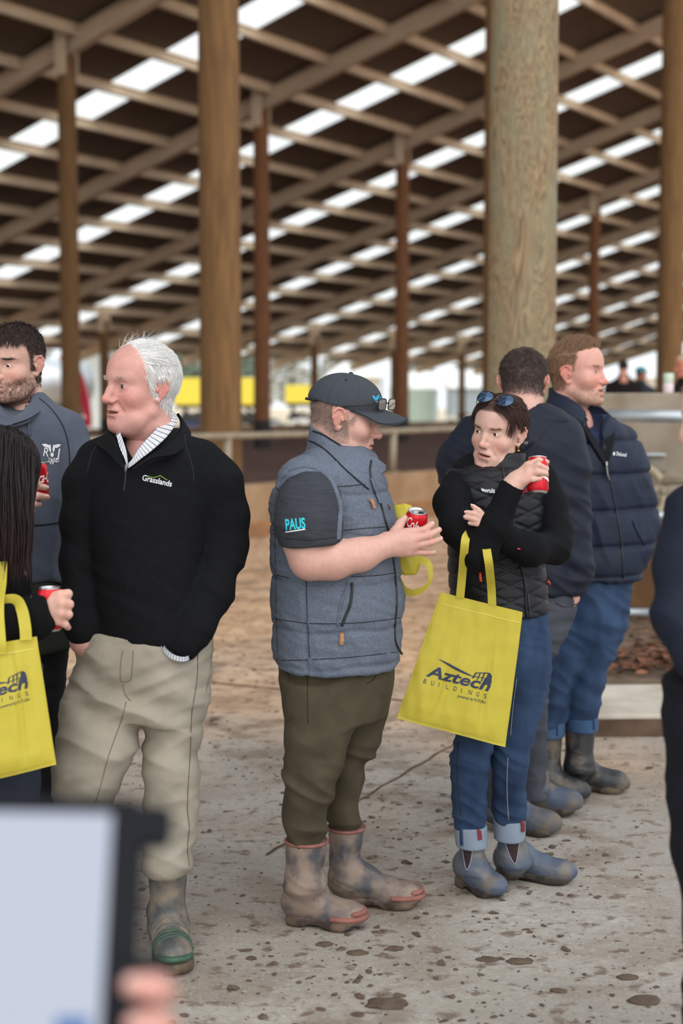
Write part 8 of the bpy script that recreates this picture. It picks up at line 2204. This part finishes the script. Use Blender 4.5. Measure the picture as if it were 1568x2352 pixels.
# ================================================================== the smiling man in the puffer jacket
D7 = 5.80
def man_smile():
    d = D7; P = lambda x, y, dd=0: W(x, y, d + dd)
    base = G(1350, 1826)
    root = empty('person', (base[0], base[1], 0), label='smiling fair bearded man in navy puffer jacket and blue jeans', cat='person')
    skin = srgb(212, 158, 144); hr = srgb(140, 108, 84)
    hd = Head(P(1320, 857, 0), rot(60, -2, 0), 1.14)
    V, Q = head_skin(cheek=0.006, neck=0.056, smile=1.5, open_=0.0042, eye_open=0.55, nose=0.97, nose_w=1.05, jaw=1.0, lips=0.7, fold=1.4, neck_len=0.13)
    X, Y, Z = np.abs(V[:, 0]), V[:, 1], V[:, 2]
    zt = 0.068 + 0.30 * np.clip(Y - 0.035, 0, 0.06); hm = np.maximum(sstep(zt, zt + 0.006, Z), sstep(0.034, 0.022, Y - 0.2 * np.clip(Z - 0.02, 0, 0.05))) * sstep(-0.070, -0.045, Z) * not_ear(X, Y, Z) * ((Y < -0.012) | (Z > 0.004))
    st = np.clip(sstep(-0.055, -0.075, Z - 0.35 * np.clip(X - 0.035, 0, 0.04)) * sstep(0.0, 0.03, Y) * sstep(-0.135, -0.118, Z) * (1 - np.exp(-((X / 0.022) ** 4) - (((Z + 0.068) / 0.013) ** 4))), 0, 1)
    C = face_paint(V, skin, srgb(196, 118, 112), hr, hm * 0.8, srgb(178, 148, 128), st * 0.6, red=0.8); N = vnormals(V, Q); S = np.stack([X, Y, Z], 1)
    VC, QC = core([([P(1330, 960, 0.02), P(1350, 1120, 0.02), P(1350, 1330, 0.02)], [0.05, 0.11, 0.1]), ([P(1390, 1340, 0), P(1360, 1540, 0), P(1335, 1720, 0)], [0.07, 0.05, 0.04]), ([P(1310, 1340, 0), P(1270, 1540, 0), P(1262, 1730, 0)], [0.07, 0.05, 0.04]), ([P(1445, 1040, 0), P(1472, 1180, 0), P(1478, 1250, -0.03)], [0.045, 0.04, 0.03])])
    body_mesh(root, [(hd.w(V), Q, C), (VC, QC, np.array(skin[:3]))])
    eyes(hd, root, look=(-0.05, 0.0), iris=(0.1, 0.14, 0.18))
    tm = mat('teeth', srgb(228, 216, 196), 0.3); tp = []
    mb = MB()
    for k in range(-4, 5):
        a = k * 0.0062; bb = 0.0865 - 3.2 * a * a * 6; mb.box(hd.w((a, bb, -0.0655 + abs(a) * 0.12)), (0.0060 * 1.1, 0.004, 0.0075), hd.R.T)
    mb.build('teeth', tm, root)
    colr = lambda R, g: np.array(hr[:3])[None] * g.uniform(0.55, 1.6, (len(R), 1))
    def up(Pn, Nn):
        wq = sstep(0.035, 0.085, Pn[:, 2])[:, None]; D = wq * np.array([[0.1, 0.25, 0.55]]) + (1 - wq) * np.array([[0, -0.5, -0.8]]); D = D - Nn * (D * Nn).sum(1)[:, None] * 0.4
        return D / (np.linalg.norm(D, axis=1, keepdims=True) + 1e-9)
    strands(hd, V, N, hm * sstep(0.02, 0.06, Z) + 1e-9, 4200, up, lambda R: 0.012 + 0.012 * sstep(0.05, 0.09, R[:, 2]), 'hair', MATS['hair'], root, r0=0.0009, lift=0.30, curl=0.18, seg=4, seed=91, col=colr, push=1.03)
    strands(hd, V, N, hm * (Z < 0.065) + 1e-9, 3200, flow((0, -0.5, -1)), 0.010, 'short_sides', MATS['hair'], root, r0=0.0006, lift=0.3, curl=0.2, seg=3, seed=92, col=colr, push=1.0)
    strands(hd, V, N, st + 1e-9, 1200, flow((0, 0.3, -1)), 0.006, 'stubble_beard', MATS['hair'], root, r0=0.0004, lift=0.35, curl=0.25, seg=3, seed=93, col=lambda R, g: np.array(srgb(190, 160, 138)[:3])[None] * g.uniform(0.7, 1.2, (len(R), 1)), push=0.5)
    strands(hd, V, N, gauss(S, (0.030, 0.085, 0.0195), (0.016, 0.02, 0.0028)), 180, lambda Pn, Nn: np.stack([np.sign(Pn[:, 0]), -0.4 + 0 * Pn[:, 0], 0.05 + 0 * Pn[:, 0]], 1), 0.008, 'eyebrow', MATS['hair'], root, r0=0.0004, lift=0.15, curl=0.1, seg=3, seed=94, col=hr, push=0.5)
    mp = fabric('navy_puffer', srgb(28, 36, 55), 0.08, 16, 0.10, 400, rough=0.6, spec=0.25)
    lin = fabric('black_lining', srgb(22, 24, 30), 0.1, 20, 0.2, 500)
    s = Sculpt()
    s.loft(rowsf([(958, 1276, 1392, 0.10), (985, 1252, 1430, 0.13), (1024, 1232, 1452, 0.155), (1062, 1226, 1460, 0.165), (1130, 1226, 1466, 0.17), (1200, 1230, 1474, 0.175), (1260, 1234, 1480, 0.178), (1300, 1238, 1477, 0.175), (1338, 1244, 1466, 0.165)], d), k=0.02, sq=0.12)
    s.chain([P(1424, 1020, 0.02), P(1448, 1085, 0.0), P(1464, 1160, 0.0), P(1476, 1222, -0.03), P(1470, 1256, -0.06)], [0.07, 0.070, 0.064, 0.058, 0.05], k=0.035)
    s.chain([P(1268, 1020, 0.02), P(1246, 1085, 0.0), P(1240, 1200, 0.0)], [0.07, 0.07, 0.06], k=0.035)
    s.plane(P(1350, 1331, -0.1), (0.0, 0.02, -1), k=0.012)
    s.loft(rowsf([(920, 1302, 1396, 0.07, 0.0), (958, 1312, 1396, 0.07, -0.03), (990, 1330, 1386, 0.06, -0.08), (1030, 1352, 1384, 0.04, -0.12), (1058, 1374, 1390, 0.02, -0.15)], d), k=0.008, sub=True)
    q = seam_lines([(lambda V, py=py, c=c: P(1350, py)[2] - c * (V[:, 0] - P(1400, py)[0]) ** 2 * 0.2 + 0.03 * (V[:, 0] - P(1420, py)[0])) for py, c in ((1010, 0), (1086, 0), (1166, 0), (1246, 0), (1314, 0))], 0.010, 0.008, 0.009)
    jk, jc = garment('puffer_jacket', s, 0.006, mp, root, fold=[dict(fast=(1, 0, 0.4), ff=14, fs=4, amp=0.008, seed=95.0)], extra=q)
    s = Sculpt()      # stand-up collar with hood behind
    s.loft(rowsf([(892, 1262, 1330, 0.07, 0.07), (925, 1256, 1372, 0.10, 0.02), (962, 1262, 1412, 0.12, 0.0), (1000, 1276, 1426, 0.13, 0.0)], d), k=0.02)
    s.loft(rowsf([(870, 1296, 1384, 0.062, 0.0), (930, 1298, 1398, 0.072, -0.02), (975, 1320, 1396, 0.075, -0.06), (1010, 1346, 1390, 0.06, -0.11)], d), k=0.01, sub=True)
    s.plane(P(1330, 905, 0), (0.50, -0.25, 0.80), k=0.01)
    garment('collar', s, 0.005, mp, jk, fold=[dict(fast=(0.4, 0.2, 1), ff=16, fs=5, amp=0.006, seed=96.0)])
    A = [P(1316, 935, -0.06), P(1330, 968, -0.115), P(1352, 1010, -0.155), P(1376, 1050, -0.178), P(1391, 1074, -0.184)]; B = [P(1330, 945, -0.07), P(1350, 985, -0.12), P(1372, 1020, -0.150), P(1388, 1050, -0.172), P(1394, 1074, -0.180)]
    sheet('lining', spline(A, 5), spline(B, 5), lin, jk, thick=0.012)
    A = [P(1412, 962, -0.06), P(1413, 985, -0.11), P(1408, 1020, -0.155), P(1400, 1052, -0.176), P(1394, 1074, -0.184)]; B = [P(1378, 975, -0.08), P(1380, 1000, -0.12), P(1384, 1030, -0.150), P(1388, 1055, -0.170), P(1393, 1074, -0.180)]
    sheet('lining', spline(A, 5), spline(B, 5), lin, jk, thick=0.012)
    # navy shirt inside
    s = Sculpt(); s.loft(rowsf([(952, 1318, 1392, 0.066, -0.01), (985, 1322, 1396, 0.085, -0.02), (1040, 1330, 1396, 0.10, -0.03), (1075, 1340, 1392, 0.10, -0.03)], d), k=0.01)
    s.loft(rowsf([(930, 1326, 1388, 0.07, -0.03), (975, 1344, 1380, 0.065, -0.07), (992, 1354, 1370, 0.03, -0.10)], d), k=0.006, sub=True)
    garment('shirt', s, 0.005, fabric('navy_shirt', srgb(40, 54, 82), 0.1, 30, 0.2, 600), root)
    surf_tube(jc, [(1392, 1072), (1402, 1110), (1412, 1160), (1422, 1215), (1428, 1270), (1431, 1328)], 0.0035, 'front_zip', MATS['black_zip'], jk, lift=0.001)
    h_, n_ = jc.hit(1391, 1071, 0.008)
    mb = MB(); mb.tube([h_ + np.array([0, 0, 0.02]), h_, h_ - np.array([-0.004, 0, 0.03]), h_ - np.array([-0.012, 0, 0.055])], [0.006, 0.006, 0.004, 0.004], 8); mb.build('zip_slider', MATS['metal_zip'], jk, True)
    wh = MATS['cloth_white']
    text_on(jc, 'DeLaval', 1414, 1046, 1437, 1049, 8.5, 'chest_lettering', wh, jk, 0.012, lift=0.002)
    poly_on(jc, [[(1407, 1040), (1411, 1038), (1411, 1046), (1407, 1046)]], 'chest_mark', wh, jk, 0.002)
    surf_tube(jc, [(1452, 1196), (1462, 1222), (1480, 1250)], 0.004, 'pocket_edge', mp, jk, lift=0.002)
    mt = denim('worn_blue_denim', srgb(28, 45, 72), srgb(60, 82, 114))
    s = Sculpt()
    s.loft(rowsf([(1315, 1246, 1452, 0.14), (1350, 1246, 1447, 0.145), (1425, 1250, 1438, 0.13), (1480, 1262, 1408, 0.10), (1520, 1280, 1380, 0.07)], d), k=0.03)
    s.loft(rowsf([(1430, 1330, 1436, 0.105, 0.0), (1491, 1322, 1416, 0.098, 0.0), (1545, 1312, 1392, 0.09, 0.0), (1600, 1303, 1379, 0.085, 0.0), (1650, 1300, 1372, 0.08, 0.0)], d), k=0.03)
    s.loft(rowsf([(1430, 1250, 1350, 0.105, 0.0), (1513, 1252, 1338, 0.098, -0.01), (1579, 1246, 1304, 0.09, -0.01), (1640, 1234, 1298, 0.082, -0.01), (1665, 1230, 1296, 0.08, -0.01)], d), k=0.03)
    garment('jeans', s, 0.006, mt, root, fold=[dict(fast=(0.6, 0, 1), ff=16, fs=4, amp=0.009, seed=97.0)])
    mc = denim('light_denim_inside', srgb(52, 78, 112), srgb(76, 102, 136))
    c1, k1 = cuff_ring([(1655, 1230, 1294, 0.075), (1675, 1229, 1294, 0.077), (1690, 1229, 1293, 0.077)], d, -0.01, mc, root, grow=0.004)
    c2, k2 = cuff_ring([(1638, 1301, 1370, 0.077), (1658, 1300, 1371, 0.079), (1677, 1301, 1370, 0.079)], d, 0.0, mc, root, grow=0.004)
    surf_tube(k1, [(1278, 1657), (1279, 1690)], 0.004, 'cuff_seam', mt, c1); surf_tube(k2, [(1362, 1640), (1363, 1676)], 0.004, 'cuff_seam', mt, c2)
    for k, (hl, toe, rows, dd) in enumerate([((1226, 1832), (1338, 1840), [(1680, 1221, 1292, 0.068), (1740, 1222, 1286, 0.062), (1775, 1222, 1284, 0.06)], -0.01), ((1302, 1812), (1433, 1820), [(1668, 1297, 1367, 0.068), (1730, 1298, 1362, 0.062), (1765, 1298, 1362, 0.06)], 0.0)]):
        b = boot(root, hl, toe, rows, d, MATS['black_rubber'], MATS['sole_mud'], width=0.054, ankle_dd=dd, toe_h=0.055); b.name = 'rubber_boot'
        if k == 0:
            cl = Cloth(np.array([v.co[:] for v in b.data.vertices]) + np.array(root.location[:]), np.array([tuple(p.vertices) for p in b.data.polygons]))
            text_on(cl, 'DeLaval', 1237, 1696, 1253, 1722, 6, 'boot_lettering', wh, b, 0.01, lift=0.003)
man_smile()

# ================================================================== the dark figure cut by the right frame edge
D8 = 3.05
def man_edge():
    d = D8; P = lambda x, y, dd=0: W(x, y, d + dd)
    root = empty('person', (P(1650, 2000)[0], P(1650, 2000)[1], 0), label='out of focus person in dark navy clothes at the right frame edge', cat='person')
    skin = srgb(224, 180, 164); hr = srgb(150, 124, 104)
    hd = Head(P(1676, 968, 0), rot(-140, 0, 0), 1.05)
    V, Q = head_skin(); X, Y, Z = np.abs(V[:, 0]), V[:, 1], V[:, 2]
    hm = np.where(Z > 0.066, 1.0, sstep(0.046, 0.034, Y)) * sstep(-0.060, -0.030, Z) * not_ear(X, Y, Z)
    C = face_paint(V, skin, srgb(188, 124, 116), hr, hm); N = vnormals(V, Q)
    VC, QC = core([([P(1660, 1090, 0), P(1680, 1300, 0), P(1690, 1550, 0)], [0.05, 0.1, 0.1]), ([P(1620, 1600, -0.02), P(1615, 1800, -0.01), P(1620, 2000, 0)], [0.05, 0.03, 0.03]), ([P(1760, 1600, 0.08), P(1760, 1800, 0.1), P(1756, 2000, 0.1)], [0.05, 0.03, 0.03])])
    body_mesh(root, [(hd.w(V), Q, C), (VC, QC, np.array(skin[:3]))]); eyes(hd, root)
    strands(hd, V, N, hm + 1e-9, 1800, flow((0, -0.4, -1)), 0.02, 'hair', MATS['hair'], root, r0=0.001, lift=0.2, seg=3, seed=99, col=hr)
    mj = fabric('dark_navy_softshell', srgb(24, 30, 46), 0.1, 20, 0.15, 500, rough=0.7)
    s = Sculpt()
    s.loft(rowsf([(1085, 1610, 1720, 0.09), (1130, 1560, 1790, 0.12), (1200, 1562, 1820, 0.14), (1350, 1570, 1830, 0.15), (1500, 1575, 1830, 0.15), (1570, 1580, 1830, 0.15)], d, dd=0.02), k=0.03)
    s.chain([P(1600, 1180, 0.0), P(1578, 1300, -0.02), P(1566, 1420, -0.05), P(1600, 1510, -0.12)], [0.068, 0.064, 0.058, 0.05], k=0.03)
    s.chain([P(1780, 1180, 0.0), P(1806, 1300, 0.0), P(1815, 1420, -0.03), P(1790, 1520, -0.10)], [0.068, 0.062, 0.056, 0.048], k=0.03)
    s.plane(P(1650, 1545, 0), (0, 0, -1), k=0.01)
    garment('jacket', s, 0.007, mj, root, fold=[dict(fast=(0.7, 0, 1), ff=12, fs=3, amp=0.006, seed=98.0)])
    mt = fabric('dark_work_trousers', srgb(20, 23, 32), 0.1, 20, 0.2, 500)
    s = Sculpt()
    s.loft(rowsf([(1520, 1560, 1830, 0.14), (1600, 1540, 1830, 0.14), (1680, 1540, 1800, 0.13)], d), k=0.03)
    s.loft(rowsf([(1560, 1530, 1690, 0.1, -0.02), (1660, 1532, 1690, 0.1, -0.02), (1800, 1536, 1680, 0.09, -0.01), (1950, 1546, 1670, 0.08, 0.0), (2060, 1568, 1672, 0.075, 0.0), (2450, 1575, 1670, 0.065, 0.0)], d), k=0.03)
    s.loft(rowsf([(1560, 1690, 1830, 0.1, 0.08), (1800, 1700, 1820, 0.09, 0.1), (2450, 1710, 1800, 0.065, 0.1)], d), k=0.03)
    garment('trousers', s, 0.008, mt, root, fold=[dict(fast=(0.4, 0, 1), ff=12, fs=3, amp=0.007, seed=100.0)])
    for hl, toe, rows, dd in [((1620, 2600), (1560, 2640), [(2430, 1580, 1665, 0.05), (2500, 1580, 1665, 0.05)], 0.0), ((1760, 2540), (1700, 2580), [(2400, 1712, 1796, 0.05), (2460, 1712, 1796, 0.05)], 0.1)]:
        boot(root, hl, toe, rows, d, MATS['black_rubber'], MATS['sole_mud'], ankle_dd=dd)
man_edge()

# ================================================================== tablet in the foreground and the hand that holds it
D9 = 1.12
def tablet():
    d = D9; P = lambda x, y, dd=0: W(x, y, d + dd)
    c00, c10, c11, c01 = P(-190, 1850), P(300, 1858), P(268, 2480, -0.05), P(-190, 2480, -0.05)
    root = empty('tablet_computer', tuple(P(80, 2480, -0.05)), label='blurred tablet with pale bright screen in a chunky dark case', cat='tablet')
    u = nz(c10 - c00); v = nz(c01 - c00); v = nz(v - u * (u @ v)); n = np.cross(u, v); n = -n if n[1] > 0 else n
    wd = np.linalg.norm(c10 - c00); hg = np.linalg.norm(c01 - c00)
    A = np.array([u, v, n]); org = c00
    case = mat('black_rubber_case', srgb(17, 19, 27), 0.6, spec=0.2)
    tl = nz(P(262, 2480, -0.05) - P(300, 1858)) # right edge leans
    # frame bars
    mb = MB(); mb.box(org + u * (wd / 2) - v * 0.002 - n * 0.004, (wd + 0.01, 0.012, 0.016), A, bev=0.003); mb.build('case_top', case, root)
    mb = MB(); rt = [P(284, 1856), P(270, 2100, -0.02), P(250, 2480, -0.05)]
    L_ = np.linalg.norm(rt[2] - rt[0]); ax = nz(rt[2] - rt[0]); sx = nz(u - ax * (u @ ax))
    mb.box((rt[0] + rt[2]) / 2 + sx * 0.004 - n * 0.004, (0.026, L_, 0.018), np.array([sx, ax, n]), bev=0.004); mb.build('case_side', case, root)
    mb = MB(); mb.box(P(338, 1900) - n * 0.002, (0.040, 0.034, 0.022), A, bev=0.008); mb.build('corner_bumper', case, root)
    mb = MB(); mb.box(P(318, 2290, -0.04) - n * 0.004, (0.034, 0.060, 0.018), A, bev=0.006); mb.build('side_grip', case, root)
    mb = MB(); mb.box(org + u * wd * 0.48 + v * hg * 0.5 - n * 0.010, (wd * 0.96, hg, 0.006), A, bev=0.002); mb.build('case_back', case, root)
    sc = bpy.data.materials.new('sky_reflecting_screen'); sc.use_nodes = True; nt = sc.node_tree; N = nt.nodes; L = nt.links
    b = N['Principled BSDF']; b.inputs['Base Color'].default_value = (0.02, 0.02, 0.02, 1); b.inputs['Roughness'].default_value = 0.25
    b.inputs['Emission Strength'].default_value = 0.80  # glow stands in for the sky reflected in the glossy screen
    b.inputs['Emission Color'].default_value = srgb(214, 224, 246)
    def page(x, y): return P(x, y, -0.05 * (y - 1856) / 624) + n * 0.001
    V = []; nn = 8
    outl = [(-188, 1862), (255, 1868), (268, 1876), (271, 1892), (262, 2060), (250, 2260), (240, 2480), (-188, 2480)]
    mesh_np('screen', np.array([page(*q) for q in outl]), [tuple(range(8))], sc, root, False)
    bl = mat('blue_screen_bar', srgb(30, 84, 138), 0.4, emit=srgb(30, 84, 138), estr=0.4)
    mesh_np('blue_bar', np.array([page(*q) + n * 0.0006 for q in [(128, 2336), (205, 2336), (202, 2480), (124, 2480)]]), [(0, 1, 2, 3)], bl, root, False)
    # the hand
    ht = empty('person', tuple(P(380, 2480, -0.05)), label='hand of someone out of frame gripping the dark tablet case', cat='person')
    s = Sculpt(); q = lambda x, y, dd: P(x, y, -0.04 + dd)
    s.chain([q(330, 2290, 0.040), q(372, 2278, 0.016), q(352, 2268, -0.012), q(306, 2263, -0.020)], [0.0105, 0.0100, 0.0100, 0.0088], k=0.006)
    s.chain([q(335, 2375, 0.040), q(376, 2364, 0.016), q(356, 2354, -0.012), q(312, 2352, -0.020)], [0.011, 0.0105, 0.0105, 0.009], k=0.006)
    s.chain([q(335, 2450, 0.040), q(374, 2440, 0.016), q(354, 2432, -0.012), q(314, 2432, -0.020)], [0.011, 0.0105, 0.0105, 0.009], k=0.006)
    s.chain([q(335, 2520, 0.040), q(368, 2512, 0.016), q(350, 2506, -0.010), q(322, 2506, -0.018)], [0.010, 0.0095, 0.009, 0.008], k=0.006)
    s.ell(q(300, 2410, 0.050), (0.03, 0.016, 0.045), k=0.02)
    s.chain([q(280, 2500, 0.05), q(200, 2560, 0.04), q(180, 2570, 0.0)], [0.017, 0.013, 0.010], k=0.01)
    s.chain([q(300, 2460, 0.05), q(420, 2800, 0.10)], [0.03, 0.036], k=0.02)
    V, Q = s.skin(0.0026); C = hand_paint(V, srgb(214, 158, 146), 0.2)
    mesh_np('hand', V, Q, skin_mat(), ht, True, C)
    nails([(q(303, 2256, -0.030), (0, -1, 0.4), (-1, 0, 0.1), 0.005), (q(311, 2345, -0.030), (0, -1, 0.4), (-1, 0, 0.1), 0.005)], MATS['nail'], ht)
tablet()
mdk = fabric('black_coat', srgb(22, 19, 19), 0.1, 20, 0.1, 200)
far_person(1430, 826, 0.9, 24.0, 0.27, 'dark silhouetted man behind the concrete wall beside the smiling man', mdk, srgb(30, 24, 22), yaw=170)
far_person(1470, 843, 0.9, 26.0, 0.24, 'man in a teal cap behind the concrete wall', fabric('dark_grey_coat', srgb(44, 48, 56), 0.1, 20, 0.1, 200), srgb(60, 50, 46), cap=mat('teal_cap', srgb(40, 130, 150), 0.7), yaw=60, skin=srgb(170, 110, 96))
far_person(1574, 812, 0.9, 14.0, 0.25, 'fair haired person half out of frame beyond the concrete wall', mdk, srgb(206, 182, 160), yaw=-80, skin=srgb(200, 128, 110))
